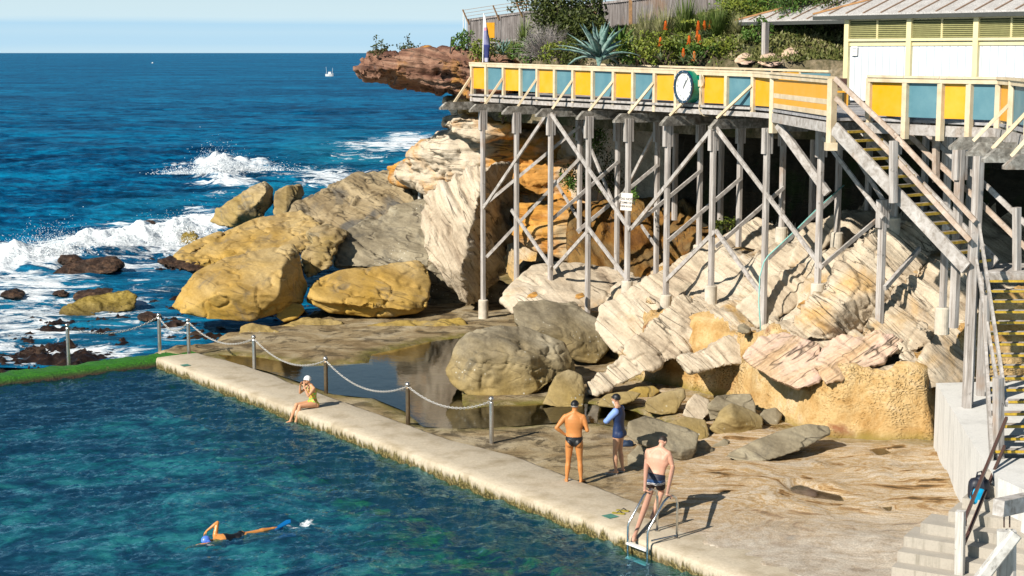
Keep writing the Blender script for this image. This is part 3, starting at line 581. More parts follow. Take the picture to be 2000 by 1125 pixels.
# ================================================================== boulders and cliff blocks
def hull_into(bm, pts):
    b2 = bmesh.new()
    for p in pts: b2.verts.new(p)
    r = bmesh.ops.convex_hull(b2, input=b2.verts)
    junk = [g for g in r.get('geom_interior', []) if isinstance(g, bmesh.types.BMVert)] + [g for g in r.get('geom_unused', []) if isinstance(g, bmesh.types.BMVert)]
    if junk: bmesh.ops.delete(b2, geom=list(set(junk)), context='VERTS')
    me = bpy.data.meshes.new('tmp'); b2.to_mesh(me); b2.free(); bm.from_mesh(me); bpy.data.meshes.remove(me)
def remesh(bm, voxel, smooth=2, name='tmp'):
    me = bpy.data.meshes.new(name); bmesh.ops.recalc_face_normals(bm, faces=bm.faces); bm.to_mesh(me); bm.free()
    o = bpy.data.objects.new(name, me); COL.objects.link(o)
    m = o.modifiers.new('r', 'REMESH'); m.mode = 'VOXEL'; m.voxel_size = voxel
    if smooth: m2 = o.modifiers.new('s', 'SMOOTH'); m2.factor = 0.5; m2.iterations = smooth
    dg = bpy.context.evaluated_depsgraph_get(); ev = o.evaluated_get(dg); m3 = bpy.data.meshes.new_from_object(ev)
    bpy.data.objects.remove(o); bpy.data.meshes.remove(me)
    n = len(m3.vertices); V = np.empty(n * 3); m3.vertices.foreach_get('co', V); N = np.empty(n * 3); m3.vertices.foreach_get('normal', N)
    V = V.reshape(-1, 3); N = N.reshape(-1, 3)
    ls = np.empty(len(m3.polygons), int); lt = np.empty(len(m3.polygons), int); m3.polygons.foreach_get('loop_start', ls); m3.polygons.foreach_get('loop_total', lt)
    vi = np.empty(len(m3.loops), int); m3.loops.foreach_get('vertex_index', vi)
    if (lt == 4).all(): Fa = vi.reshape(-1, 4)
    else: Fa = [tuple(vi[a_:a_ + b_]) for a_, b_ in zip(ls, lt)]
    bpy.data.meshes.remove(m3); return V, N, Fa
def rot_np(r):
    return np.array(Matrix.Rotation(r[2], 3, 'Z') @ Matrix.Rotation(r[1], 3, 'Y') @ Matrix.Rotation(r[0], 3, 'X'))
def rock(name, label, cat, D, hulls, mat, T=2.0, voxel=0.06, smooth=3, big=0.12, bigf=0.55, strata=0.05, sf=2.2, bed=(0, 0, 0), fine=0.015, seed=0, cracks=0.0, parent=None, group=None, kind=None, pits=0.0, squash=.16):
    """hulls: lists of (px, py, d): d metres behind D. Each outline also gets a back at D+T unless it carries its own depths beyond."""
    bm = bmesh.new(); lo = 1e9
    for hl in hulls:
        TT = T
        if isinstance(hl, tuple): hl, TT = hl
        pts = [Q(x, y, D + d) for x, y, d in hl]; cx = sum(p[0] for p in hl) / len(hl); cy = sum(p[1] for p in hl) / len(hl)
        for x, y, d in hl: pts.append(Q(cx + (x - cx) * 0.88, cy + (y - cy) * 0.9, D + d + TT) )
        hull_into(bm, pts)
    V, N, Fa = remesh(bm, voxel, smooth)
    so = seed * 13.7; Rm = rot_np((bed[0], -bed[1], bed[2])); vb = V @ Rm.T
    n1 = fbm(V * bigf + so, 3) * big
    w = fbm(V * 0.5 + so + 5, 3)
    q = np.stack([vb[:, 0] * squash, vb[:, 1] * squash, vb[:, 2]], 1) * sf + so
    q[:, 2] += w * 1.1
    s1 = fbm(q, 4, gain=.6); s1 = np.tanh(s1 * 3.2) * 0.38 + 0.35 * s1
    f1 = fbm(V * 5 + so, 3) * fine
    d = n1 + strata * s1 * 2.6 + f1
    gq = q * (.55, .55, .8) + 61; g1 = np.abs(pn(gq) + .12 * pn(gq * 4)); gm = sstep(.05, .25, pn(V * .45 + so + 9)); d = d - (.05 + .9 * strata) * np.exp(-(g1 / .035) ** 2) * gm
    if cracks > 0:
        c1 = np.abs(pn(V * 0.55 + so + 40) + 0.35 * pn(V * 2.1 + so)); d = d - cracks * np.exp(-(c1 / 0.03) ** 2)
    if pits > 0:
        c1 = pn(V * 1.5 + so + 80) + .4 * pn(V * 3.3 + so); d = d - pits * sstep(0.25, 0.5, c1)
    V = V + N * d[:, None]
    o = mesh_obj(name, V, Fa, mat, parent=parent, smooth=True)
    return tag(o, label, cat, group, kind)

# --- stone of each part of the shore
R45 = (radians(8), radians(42), 0)   # beds climbing to the right
M_pale = rockmat('pale_sandstone', PALE, bscale=1.3, squash=0.14, patch=(0.46, 0.55), pcol=(0.58, 0.29, 0.07), pscale=0.28, dark=(0.60, 0.72, (0.30, 0.25, 0.17)))
M_red = rockmat('iron_red_sandstone', RED, bed=(0, radians(8), 0), bscale=2.0, squash=0.10, patch=(0.56, 0.64), pcol=(0.45, 0.22, 0.05), pscale=0.3, dark=(0.55, 0.7, (0.10, 0.07, 0.06)), bump=1.3)
M_orl = rockmat('orange_layered_sandstone', ORA, bscale=1.4, squash=0.12, patch=(0.45, 0.6), pcol=(0.52, 0.40, 0.24), pscale=0.5, bump=1.3)
M_tilt = rockmat('white_tilted_sandstone', PALE, bed=(radians(0), radians(58), 0), bscale=1.2, squash=0.14, dark=(0.62, 0.75, (0.3, 0.25, 0.18)), bump=1.3)
GOLDR = [(0.30, (0.13, 0.085, 0.03)), (0.40, (0.30, 0.205, 0.085)), (0.52, (0.46, 0.34, 0.16)), (0.64, (0.52, 0.41, 0.23)), (0.80, (0.30, 0.23, 0.12))]
M_gold = rockmat('golden_sandstone', GOLDR, bed=(0, radians(18), 0), bscale=0.8, squash=0.2, stain=(-0.6, 2.2, (0.50, 0.285, 0.012)), speck=0.0, fine=1.0, bump=0.8, wet=(-0.6, 0.1), dark=(0.55, 0.68, (0.22, 0.17, 0.10)), lines=.5)
M_gold2 = rockmat('olive_sandstone', TAN, bed=(0, radians(15), 0), bscale=0.9, squash=0.25, stain=(-0.6, 3.0, (0.40, 0.27, 0.04)), bump=0.8, dark=(0.52, 0.66, (0.22, 0.19, 0.13)), wet=(-0.6, 0.2))
M_grey = rockmat('grey_sandstone', GREY, bed=(0, radians(14), 0), bscale=1.0, squash=0.25, speck=0.9, dark=(0.52, 0.68, (0.13, 0.115, 0.09)), bump=1.0)
M_brown = rockmat('brown_shore_sandstone', [(0.30, (0.08, 0.055, 0.03)), (0.42, (0.24, 0.18, 0.10)), (0.54, (0.38, 0.30, 0.18)), (0.66, (0.44, 0.36, 0.24)), (0.80, (0.28, 0.23, 0.15))], bed=(0, radians(22), 0), bscale=1.2, squash=0.14, patch=(.50, .57), pcol=(.12, .11, .095), pscale=.18, bump=1.3, lines=1.0)
M_greyL = rockmat('lichen_grey_boulder', GREY, lines=.3, bed=(0, radians(10), 0), bscale=0.7, squash=0.5, speck=1.0, stain=(-0.1, 1.3, (0.36, 0.25, 0.07)), dark=(0.58, 0.72, (0.16, 0.14, 0.10)), bump=0.7)
M_slab = rockmat('tilted_white_slab', PALE, bed=R45, bscale=1.3, squash=0.17, dark=(0.54, 0.68, (0.27, 0.22, 0.16)), bump=1.1)
M_plate = rockmat('smooth_pale_plate', PALE, bed=R45, bscale=0.9, squash=0.16, dark=(0.58, 0.72, (0.30, 0.26, 0.19)), bump=.7, lines=.7, patch=(.56, .66), pcol=(.52, .36, .20))
M_slab2 = rockmat('tilted_cream_slab', PALE, bed=R45, bscale=1.5, squash=0.13, patch=(0.49, 0.60), pcol=(0.58, 0.38, 0.17), pscale=0.45, bump=1.2)
M_pink = rockmat('pink_banded_sandstone', PINK, bed=(radians(10), radians(-30), 0), bscale=1.4, squash=0.16, bump=1.2)
M_yel = rockmat('yellow_sandstone', YEL, bscale=1.2, squash=0.8, patch=(0.5, 0.6), pcol=(0.68, 0.48, 0.26), pscale=0.5, fine=2.0)
M_weed = rockmat('weed_dark_rock', [(0.3, (0.01, 0.007, 0.005)), (0.5, (0.05, 0.028, 0.018)), (0.62, (0.15, 0.085, 0.05)), (0.75, (0.34, 0.22, 0.13))], bscale=3, squash=0.8, fine=2.0, rough=0.55)
M_olive = rockmat('weed_yellow_rock', [(0.3, (0.07, 0.05, 0.01)), (0.45, (0.25, 0.18, 0.03)), (0.6, (0.38, 0.28, 0.07)), (0.8, (0.45, 0.36, 0.14))], bscale=2.5, squash=0.6, fine=2.0, rough=0.65, stain=(-0.7, -0.1, (0.03, 0.02, 0.01)))
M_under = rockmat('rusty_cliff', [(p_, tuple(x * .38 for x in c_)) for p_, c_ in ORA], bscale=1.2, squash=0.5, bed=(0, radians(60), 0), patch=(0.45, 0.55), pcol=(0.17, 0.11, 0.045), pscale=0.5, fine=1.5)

# --- headland
rock('headland_overhang', 'reddish brown layered rock shelf jutting out over the sea', 'headland', 62,
     [([(697, 142, .3), (709, 124, .8), (740, 112, 1.2), (780, 106, 1.5), (830, 108, 1.5), (830, 150, .6), (790, 152, .4), (745, 152, .3), (715, 150, .3)], 5),
      ([(730, 130, 0), (760, 108, 1), (800, 103, 1.2), (890, 103, 1.2), (935, 108, .5), (935, 168, 0), (870, 184, .3), (820, 172, .4), (770, 163, .3)], 6),
      ([(845, 120, -.6), (925, 112, -.9), (1010, 112, -1), (1010, 200, -1), (945, 200, -.8), (905, 190, -.3), (870, 178, 0)], 7)],
     M_red, T=6, voxel=0.07, smooth=1, big=0.22, bigf=.7, strata=0.20, sf=3.2, squash=.09, bed=(0, radians(8), 0), fine=0.06, seed=1, kind='structure', cracks=.12)
rock('cliff_brow', 'orange and cream rock neck under the overhang beside the deck end', 'cliff', 64.5,
     [[(868, 196, 1), (960, 190, -1), (1000, 205, 0), (1010, 235, 0), (950, 248, 0.6), (905, 232, 1.2)],
      [(955, 205, 1), (1130, 205, 1), (1140, 275, 1.5), (1080, 282, 1.2), (1020, 270, 1), (965, 250, .6)]], M_pale, T=6, voxel=0.075, big=0.2, strata=0.14, sf=1.5, bed=(0, radians(8), 0), seed=2, kind='structure', cracks=.1)
rock('pale_cliff', 'cream sandstone cliff foot with orange bands behind the timber posts', 'cliff', 62.8,
     [[(866, 238, 1), (900, 228, .5), (1010, 245, .5), (1010, 262, 0.6), (940, 268, .6), (880, 258, .8)],
      [(800, 300, 4), (850, 262, 2), (900, 254, 2), (1060, 262, 2), (1150, 275, 2.5), (1150, 420, 2.5), (1000, 430, 1), (850, 380, 3), (770, 340, 5)],
      [(985, 330, .6), (1140, 300, .8), (1150, 410, 0.6), (1010, 398, 0.4)],
      [(980, 378, -.5), (1150, 398, -.5), (1170, 470, -1.5), (990, 450, -1.5)]], M_pale, T=7, voxel=0.075, smooth=2, big=0.28, bigf=.4, strata=0.15, sf=1.5, squash=.12, seed=3, kind='structure', cracks=.12)
rock('orange_ledge', 'orange and grey thin-layered rock at the cliff foot above the surf', 'rock', 70,
     [[(762, 328, 2), (775, 318, 2), (850, 296, 1), (940, 290, 0), (945, 370, -1), (860, 366, -1), (800, 362, 0), (764, 352, 1)]], M_orl, T=5, voxel=0.085, big=0.15, strata=0.12, sf=2.2, squash=.1, seed=4, fine=.04)
rock('ochre_outcrop', 'ochre rock wall with a rough honeycombed face under the deck', 'rock', 58.5,
     [[(1010, 398, 0), (1110, 405, 0), (1165, 430, -0.5), (1165, 520, -1.5), (1090, 500, -1.5), (1000, 470, 0)]], M_orl, T=3, voxel=0.075, big=.2, strata=.06, seed=41)
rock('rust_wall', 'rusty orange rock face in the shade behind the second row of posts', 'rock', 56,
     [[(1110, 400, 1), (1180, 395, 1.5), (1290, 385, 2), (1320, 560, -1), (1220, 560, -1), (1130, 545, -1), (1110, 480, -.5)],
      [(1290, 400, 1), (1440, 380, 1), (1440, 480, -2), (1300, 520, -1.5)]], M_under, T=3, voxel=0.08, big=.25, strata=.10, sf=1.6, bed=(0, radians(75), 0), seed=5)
# --- great leaning block
rock('leaning_block', 'huge white slab of rock leaning beside the outermost post', 'boulder', 58,
     [[(826, 395, .3), (840, 372, .5), (915, 325, 1.0), (962, 318, 0.6), (998, 322, 3.0), (1000, 400, 3.8), (998, 470, 3.6), (975, 545, 2.4), (935, 590, .4), (915, 598, 0), (870, 545, -.3), (838, 510, -.3), (828, 480, -.1), (925, 425, -.9), (900, 530, -.9), (940, 345, 0)]],
     M_tilt, T=2.2, voxel=0.05, smooth=1, big=0.12, strata=0.10, sf=2.4, bed=(0, radians(58), 0), seed=6, fine=.02, squash=.1)
# --- boulders beyond the pool
gB = 'boulders between the pool and the surf'
rock('boulder', 'pointed golden boulder at the sea edge, its broken side dark', 'boulder', 80,
     [[(411, 432, 1), (416, 412, 1), (460, 380, .8), (518, 354, 1), (533, 368, 1.2), (532, 400, .8), (505, 430, 0), (445, 447, 0), (470, 415, -.6), (520, 375, -.2), (500, 400, -.5)]], M_gold2, T=2.4, voxel=0.07, big=.12, strata=.07, sf=1.5, bed=(0, radians(35), 0), seed=7, group=gB, cracks=.12, pits=.12)
rock('boulder', 'upright tan wedge of rock right of the pointed golden boulder', 'boulder', 80,
     [[(532, 420, 0), (536, 372, .4), (560, 362, .5), (588, 360, 1), (595, 378, 1.3), (580, 402, .8), (560, 420, 0)]], M_gold2, T=2.0, voxel=0.07, big=.1, strata=.05, seed=8, group=gB, bed=(0, radians(40), 0), cracks=.1)
rock('boulder', 'long humped brown rock running back to the foot of the cliff', 'boulder', 74,
     [[(560, 430, 0), (575, 400, 1), (640, 362, 2), (700, 338, 4), (760, 335, 5), (830, 360, 4), (835, 420, 0), (700, 445, -1), (620, 445, -1)],
      [(640, 425, -1), (700, 385, 0), (790, 362, 1), (835, 370, 1), (835, 440, -2.5), (700, 455, -2.5), (630, 452, -1.5)]], M_brown, T=5, voxel=0.07, smooth=2, big=.25, bigf=.4, strata=.13, sf=1.5, squash=.08, bed=(0, radians(22), 0), seed=9, group=gB, cracks=.15, fine=.03)
rock('boulder', 'broad flat golden slab of rock dipping towards the surf', 'boulder', 66,
     [[(338, 500, 2), (365, 478, 3), (440, 452, 5), (520, 422, 6), (590, 412, 6), (625, 440, 4), (632, 478, 2), (560, 500, 0), (440, 515, 0), (385, 522, 0.5), (350, 512, 1)]], M_gold, T=3, voxel=0.07, big=.16, bigf=.4, strata=.06, sf=1.2, bed=(0, radians(18), 0), seed=10, group=gB, cracks=.14)
rock('boulder', 'thin yellow rock ledge along the left rim of the broad slab', 'boulder', 66.5,
     [[(338, 496, 1.8), (352, 484, 2.2), (432, 452, 4.2), (438, 458, 3.8), (380, 490, 1.6), (356, 506, 1)]], M_gold, T=1.6, voxel=0.07, big=.06, strata=.04, seed=11, group=gB)
rock('boulder', 'big rounded yellow boulder with a broken dark right end', 'boulder', 55,
     [[(334, 600, 1.0), (345, 585, 1.2), (372, 560, 1.4), (378, 538, 1.8), (405, 520, 2.2), (440, 502, 2.6), (520, 486, 3.2), (572, 478, 3.4), (583, 495, 3.2), (600, 560, 2.6), (592, 592, 1.8), (545, 615, 0.5), (490, 628, 0.1), (400, 626, 0.1), (350, 614, .4), (420, 575, -.2), (545, 575, -.1), (552, 520, 1.0)]],
     M_gold, T=2.2, voxel=0.055, smooth=4, big=.13, bigf=.5, strata=.02, bed=(0, radians(20), 0), seed=12, group=gB, cracks=.08)
rock('boulder', 'broken brown rock wedged between the yellow boulder and grey ledges', 'boulder', 60,
     [[(585, 500, 0), (600, 478, .5), (640, 468, 1), (660, 480, 1), (650, 520, 0), (600, 545, -.5)], [(600, 455, 2), (640, 440, 2.5), (680, 458, 2.5), (660, 480, 1), (610, 480, 1)]], M_gold2, T=2, voxel=0.065, big=.15, strata=.08, seed=13, group=gB, cracks=.15)
rock('boulder', 'stack of grey rock ledges behind the square boulder', 'boulder', 61,
     [[(648, 500, 1), (655, 478, 1.5), (690, 442, 3), (760, 412, 4), (835, 392, 4.5), (840, 470, 1.5), (840, 520, 0), (700, 522, 0), (655, 520, .4)]], M_grey, T=3, voxel=0.06, big=.12, strata=.12, sf=1.5, squash=.09, bed=(0, radians(16), 0), seed=14, group=gB, fine=.03)
rock('boulder', 'squared boulder with grey top and undercut yellow front', 'boulder', 56,
     [[(597, 588, .4), (602, 560, .5), (618, 546, .9), (660, 530, 1.6), (740, 520, 2.2), (820, 510, 2.6), (838, 530, 2.4), (842, 560, 1.8), (832, 600, .8), (800, 607, 0.2), (700, 598, -.2), (630, 588, 0)],
      [(598, 590, .4), (700, 575, 0), (800, 590, .3), (832, 600, 1.0), (815, 612, .6), (720, 622, .3), (640, 612, .3)]],
     M_gold, T=2.2, voxel=0.055, smooth=3, big=.12, bigf=.55, strata=.04, sf=1.2, seed=15, group=gB, cracks=.1, pits=.10)
rock('boulder', 'small round yellow boulder in the gap between two large ones', 'boulder', 55.5,
     [[(538, 618, 0), (545, 604, .2), (570, 592, .5), (590, 594, .6), (596, 606, .5), (580, 622, .1), (555, 630, 0)]], M_gold, T=1.0, voxel=0.045, smooth=4, big=.05, strata=.01, seed=16, group=gB)
rock('boulder', 'dark shaded rock mass behind the gap beside the leaning slab', 'boulder', 60,
     [[(835, 520, 0), (880, 500, 1), (960, 560, 1.5), (1000, 560, 1), (1000, 625, 0), (900, 628, 0), (840, 625, 0)]], M_grey, T=2.5, voxel=0.08, big=.15, strata=.06, seed=17, group=gB)
# --- rocks in the surf
gS = 'weedy rocks in the surf'
rock('surf_rock', 'dark brown weedy block with water pouring round it', 'rock', 71,
     [[(96, 545, .5), (110, 525, 1), (150, 512, 1.5), (225, 503, 1.8), (243, 520, 1.5), (225, 530, .5), (150, 552, 0)]], M_weed, T=2, voxel=0.06, big=.12, strata=.06, seed=20, group=gS, fine=.06)
rock('surf_rock', 'yellow pitted rock lying in the wash above the pool corner', 'rock', 61,
     [[(108, 622, 0), (118, 606, .5), (150, 592, 1), (200, 578, 1.2), (252, 568, 1.5), (270, 580, 1.2), (262, 602, .6), (190, 622, 0), (140, 628, 0)]], M_olive, T=1.5, voxel=0.05, big=.12, strata=.05, bed=(0, radians(15), 0), seed=21, group=gS, fine=.05, pits=.10)
rock('surf_rock', 'low brown rock just behind the yellow pitted one', 'rock', 63.5,
     [[(142, 582, 0), (150, 572, .5), (190, 563, 1), (225, 562, 1), (215, 578, .4), (160, 590, 0)]], M_weed, T=1.2, voxel=0.06, big=.1, strata=.05, seed=22, group=gS, fine=.06)
rock('surf_rock', 'dark dome of rock breaking the far foam line', 'rock', 93, [[(262, 442, 0), (275, 433, .5), (300, 431, .5), (306, 437, .3), (290, 443, 0)]], M_weed, T=1.5, voxel=0.08, big=.08, seed=23, group=gS)
rock('surf_rock', 'small mossy rock capped green behind the white surf', 'rock', 88, [[(334, 446, 0), (345, 434, .4), (356, 440, .4), (352, 448, 0)]], M_olive, T=1, voxel=0.08, big=.05, seed=24, group=gS)
rock('surf_rock', 'olive rock with white water streaming off it', 'rock', 82, [[(352, 478, 0), (356, 455, .5), (378, 448, .6), (388, 460, .5), (384, 475, 0)]], M_olive, T=1.2, voxel=0.07, big=.1, seed=25, group=gS)
rock('surf_rock', 'speckled dark rock awash left of the brown block', 'rock', 74, [[(112, 512, 0), (120, 500, .3), (148, 498, .5), (160, 508, .4), (140, 516, 0)]], M_weed, T=1, voxel=0.07, big=.08, seed=26, group=gS)
rock('surf_rock', 'flat dark ledge below the golden slab', 'rock', 66, [[(305, 510, .5), (330, 500, 1), (400, 515, 1), (420, 525, .6), (380, 532, 0), (320, 520, 0)]], M_weed, T=1.5, voxel=0.07, big=.12, strata=.06, seed=27, group=gS, fine=.05)
for i, (x, y, w, lab) in enumerate([(392, 655, 18, 'dark rounded rock just left of the pale knobbly one'), (428, 650, 14, 'small black rock touching the pale knobbly one on the left'), (345, 640, 22, 'brown weedy rock behind the corner bollards'), (290, 625, 24, 'weedy rock right under the yellow pitted rock'), (165, 690, 18, 'low dark rock poking up behind the green wall'), (60, 690, 26, 'dark weedy rock at the left edge near the green wall'), (25, 578, 24, 'black rock awash at the left edge of the surf'), (120, 576, 16, 'thin black rock left of the low brown one')]):
    D_ = (H - SEA_Z) * F / (y - 103) * 0.99
    rock('seaweed_rock', lab, 'rock', D_, [[(x - w, y, 0), (x - w * .6, y - w * .35, .3), (x + w * .2, y - w * .5, .5), (x + w, y - w * .2, .4), (x + w * .7, y + 2, 0), (x, y + 4, -.2)]], M_weed, T=.8, voxel=0.05, big=.14, bigf=1.6, strata=.06, seed=30 + i, fine=.07, group='low weed covered rocks')
rock('barnacled_rock', 'pale knobbly rock on the flat beside the rounded yellow boulder', 'rock', 53.5, [[(465, 655, 0), (470, 642, .3), (490, 634, .5), (520, 637, .5), (548, 648, .3), (535, 658, 0), (500, 660, -.1)]], M_greyL, T=.8, voxel=0.04, big=.09, bigf=1.2, strata=.03, seed=60, fine=.03)
rock('barnacled_rock', 'knobbly heap of pale rock under the square boulder', 'rock', 55, [[(552, 640, 0), (565, 628, .3), (600, 622, .5), (650, 624, .5), (670, 634, .3), (640, 645, 0), (590, 646, -.1)]], M_greyL, T=.8, voxel=0.045, big=.12, bigf=1.4, strata=.05, seed=61, fine=.04)
rock('barnacled_rock', 'flat tan ledge with dark pockets under the leaning slab', 'rock', 54.5, [[(640, 648, 0), (700, 638, .4), (800, 626, 1), (900, 624, 1), (925, 640, .5), (860, 655, 0), (740, 660, -.3)]], M_gold2, T=1.2, voxel=0.05, big=.12, bigf=.9, strata=.04, seed=62, fine=.04)

# --- grey boulders in the middle of the flat
gM = 'grey boulders on the tidal flat'
rock('boulder', 'large grey boulder with a scooped out face standing in the tide pool', 'boulder', 43.6,
     [[(878, 745, .5), (877, 722, .6), (892, 685, .8), (915, 655, 1.1), (950, 640, 1.4), (1010, 640, 1.8), (1055, 655, 1.8), (1100, 670, 1.8), (1122, 700, 1.5), (1118, 720, 1.2), (1070, 745, .4), (1055, 765, .1), (1010, 785, 0), (935, 783, 0), (905, 765, .1), (940, 700, .0), (1000, 690, .1), (1035, 700, .1)]],
     M_greyL, T=1.6, voxel=0.04, smooth=5, big=.26, bigf=.55, strata=.012, bed=(0, radians(15), 0), seed=70, group=gM, cracks=.03, pits=.10)
rock('boulder', 'long grey boulder lying behind the scooped one below the posts', 'boulder', 47.5,
     [[(1000, 630, .4), (999, 600, .6), (1010, 586, .9), (1060, 584, 1.2), (1130, 598, 1.4), (1165, 620, 1.4), (1185, 650, 1.0), (1188, 680, .8), (1165, 712, .2), (1130, 708, .2), (1080, 680, 0), (1020, 650, 0), (1080, 640, -.1)]],
     M_greyL, T=2.0, voxel=0.045, smooth=4, big=.16, bigf=.5, strata=.02, bed=(0, radians(20), 0), seed=71, group=gM, cracks=.02)
rock('boulder', 'triangular tan boulder at the right foot of the scooped one', 'boulder', 42.4,
     [[(1057, 790, 0), (1075, 765, .2), (1085, 735, .5), (1110, 721, .8), (1135, 735, .8), (1143, 765, .5), (1138, 797, 0), (1090, 797, -.1)]], M_greyL, T=1.0, voxel=0.035, smooth=3, big=.06, strata=.02, seed=72, group=gM)
rock('boulder', 'small grey knob tucked behind the scooped boulder', 'boulder', 44.6,
     [[(1085, 740, 0), (1085, 705, .4), (1105, 692, .6), (1122, 705, .6), (1124, 725, .4), (1118, 745, .1)]], M_greyL, T=.8, voxel=0.035, smooth=3, big=.06, strata=.02, seed=73, group=gM)

# --- broken slabs under the posts
gP = 'tilted slabs under the deck posts'
rock('rock_slab', 'long diagonal pale slab sliding down to the tide pool', 'rock slab', 43.4,
     [[(1146, 768, -.2), (1150, 750, -.1), (1200, 700, .4), (1262, 640, .9), (1320, 582, 1.5), (1345, 568, 1.8), (1400, 600, 1.8), (1437, 624, 1.6), (1400, 655, 1.1), (1330, 695, .5), (1262, 722, .2), (1200, 756, -.1), (1160, 775, -.3)]],
     M_slab, T=0.9, voxel=0.04, smooth=2, big=.08, strata=.06, sf=3.2, squash=.08, bed=R45, seed=80, group=gP, fine=.02, cracks=.05)
rock('rock_slab', 'wide pale plate of rock carrying the middle piers', 'rock slab', 46.6,
     [[(1160, 640, .5), (1172, 600, 1), (1250, 560, 1.5), (1330, 500, 2.5), (1480, 425, 4.5), (1540, 450, 4.2), (1545, 500, 3), (1490, 560, 1.8), (1440, 612, .8), (1340, 640, .3), (1260, 675, 0), (1200, 690, 0)]],
     M_plate, T=1.4, voxel=0.05, smooth=2, big=.10, strata=0.03, sf=2.6, squash=.08, bed=R45, seed=81, group=gP, fine=.02)
rock('rock_slab', 'low pale terrace with rusty stones between the left posts', 'rock slab', 51.5,
     [[(975, 590, 0), (985, 560, .5), (1040, 520, 2.2), (1140, 512, 3), (1240, 530, 2.4), (1245, 580, .6), (1200, 612, -.6), (1100, 600, -.8), (1000, 612, -.3)]],
     M_plate, T=2, voxel=0.055, smooth=3, big=.14, strata=0.035, sf=1.8, bed=(0, radians(12), 0), seed=82, group=gP, cracks=.08)
rock('rock_slab', 'upended pale block beside the blue-capped cluster of posts', 'rock slab', 44.8,
     [[(1540, 520, 0), (1550, 480, .3), (1600, 430, .8), (1640, 415, 1), (1640, 450, .8), (1600, 500, .2), (1560, 522, 0)]], M_plate, T=1.0, voxel=0.05, smooth=2, big=.06, strata=0.03, sf=2.5, bed=R45, seed=83, group=gP)
rock('rock_slab', 'layered slab wedged behind the corner post', 'rock slab', 43.6,
     [[(1440, 600, 0), (1500, 545, .5), (1590, 500, 1), (1620, 520, .9), (1600, 560, .3), (1540, 610, 0), (1480, 640, -.2)]], M_plate, T=1.4, voxel=0.05, smooth=2, big=.08, strata=0.05, sf=2.8, squash=.08, bed=R45, seed=84, group=gP)
rock('rock_slab', 'massive layered slab of cream and orange rock climbing right', 'rock slab', 40.2,
     [[(1541, 640, 0), (1548, 618, .1), (1640, 515, 1.2), (1712, 440, 2.4), (1790, 432, 3), (1830, 470, 2.8), (1800, 540, 1.6), (1720, 620, .5), (1660, 655, .1), (1612, 670, -.2), (1575, 662, -.2), (1650, 590, -.1)]],
     M_slab2, T=1.8, voxel=0.042, smooth=2, big=.10, strata=.085, sf=3.4, squash=.07, bed=R45, seed=85, group=gP, fine=.02, cracks=.05)
rock('rock_slab', 'second layered slab under the stairs, greyer and lower', 'rock slab', 38.9,
     [[(1640, 700, .2), (1680, 650, .4), (1760, 560, 1.6), (1840, 500, 2.4), (1900, 520, 2.4), (1900, 640, 1.2), (1830, 640, .6), (1790, 690, .1), (1720, 690, 0)]],
     M_slab2, T=1.8, voxel=0.045, smooth=2, big=.10, strata=.085, sf=3.4, squash=.08, bed=R45, seed=86, group=gP, fine=.02, cracks=.05)
rock('rock_slab', 'thin weathered flake bridging the slabs left of the corner post', 'rock slab', 42.6,
     [[(1322, 700, -.3), (1350, 690, 0), (1440, 650, .6), (1500, 632, .8), (1540, 655, .6), (1500, 690, .1), (1450, 712, -.2), (1380, 718, -.4), (1345, 728, -.6)]], M_slab, T=1.2, voxel=0.042, smooth=2, big=.07, strata=.05, sf=2.4, bed=R45, seed=87, group=gP)
rock('rock_slab', 'pink banded block with a lobed lower edge over the yellow wall', 'rock slab', 39.0,
     [[(1450, 700, .1), (1470, 665, .3), (1530, 648, .6), (1600, 670, .5), (1612, 710, 0), (1600, 745, -.2), (1560, 764, -.3), (1510, 745, -.2), (1480, 725, 0)]], M_pink, T=1.8, voxel=0.042, smooth=3, big=.09, strata=.05, sf=2.2, bed=(0, radians(25), 0), seed=88, group=gP)
rock('rock_slab', 'pink pointed block beside the lobed one', 'rock slab', 38.6,
     [[(1590, 690, .3), (1640, 660, .5), (1720, 650, .7), (1765, 662, .7), (1750, 690, .3), (1680, 730, 0), (1612, 754, -.2), (1598, 735, -.1)]], M_pink, T=1.8, voxel=0.042, smooth=2, big=.08, strata=.06, sf=2.4, bed=R45, seed=89, group=gP)
rock('rock_slab', 'yellow and white broken layers left of the long-legged pier', 'rock slab', 39.6,
     [[(1685, 755, 0), (1690, 730, .2), (1740, 700, .6), (1790, 690, .9), (1820, 700, .9), (1800, 730, .4), (1745, 752, 0)]], M_slab2, T=1.2, voxel=0.042, smooth=2, big=.07, strata=.06, sf=2.8, bed=R45, seed=90, group=gP)
rock('rock_slab', 'rust stained blocks against the concrete wall top', 'rock slab', 38.3,
     [[(1800, 700, .2), (1830, 650, .8), (1900, 620, 1.4), (1910, 740, .4), (1830, 760, 0), (1790, 770, 0), (1785, 730, .2)]], M_slab2, T=1.6, voxel=0.045, smooth=2, big=.10, strata=.06, sf=2.2, bed=R45, seed=91, group=gP)

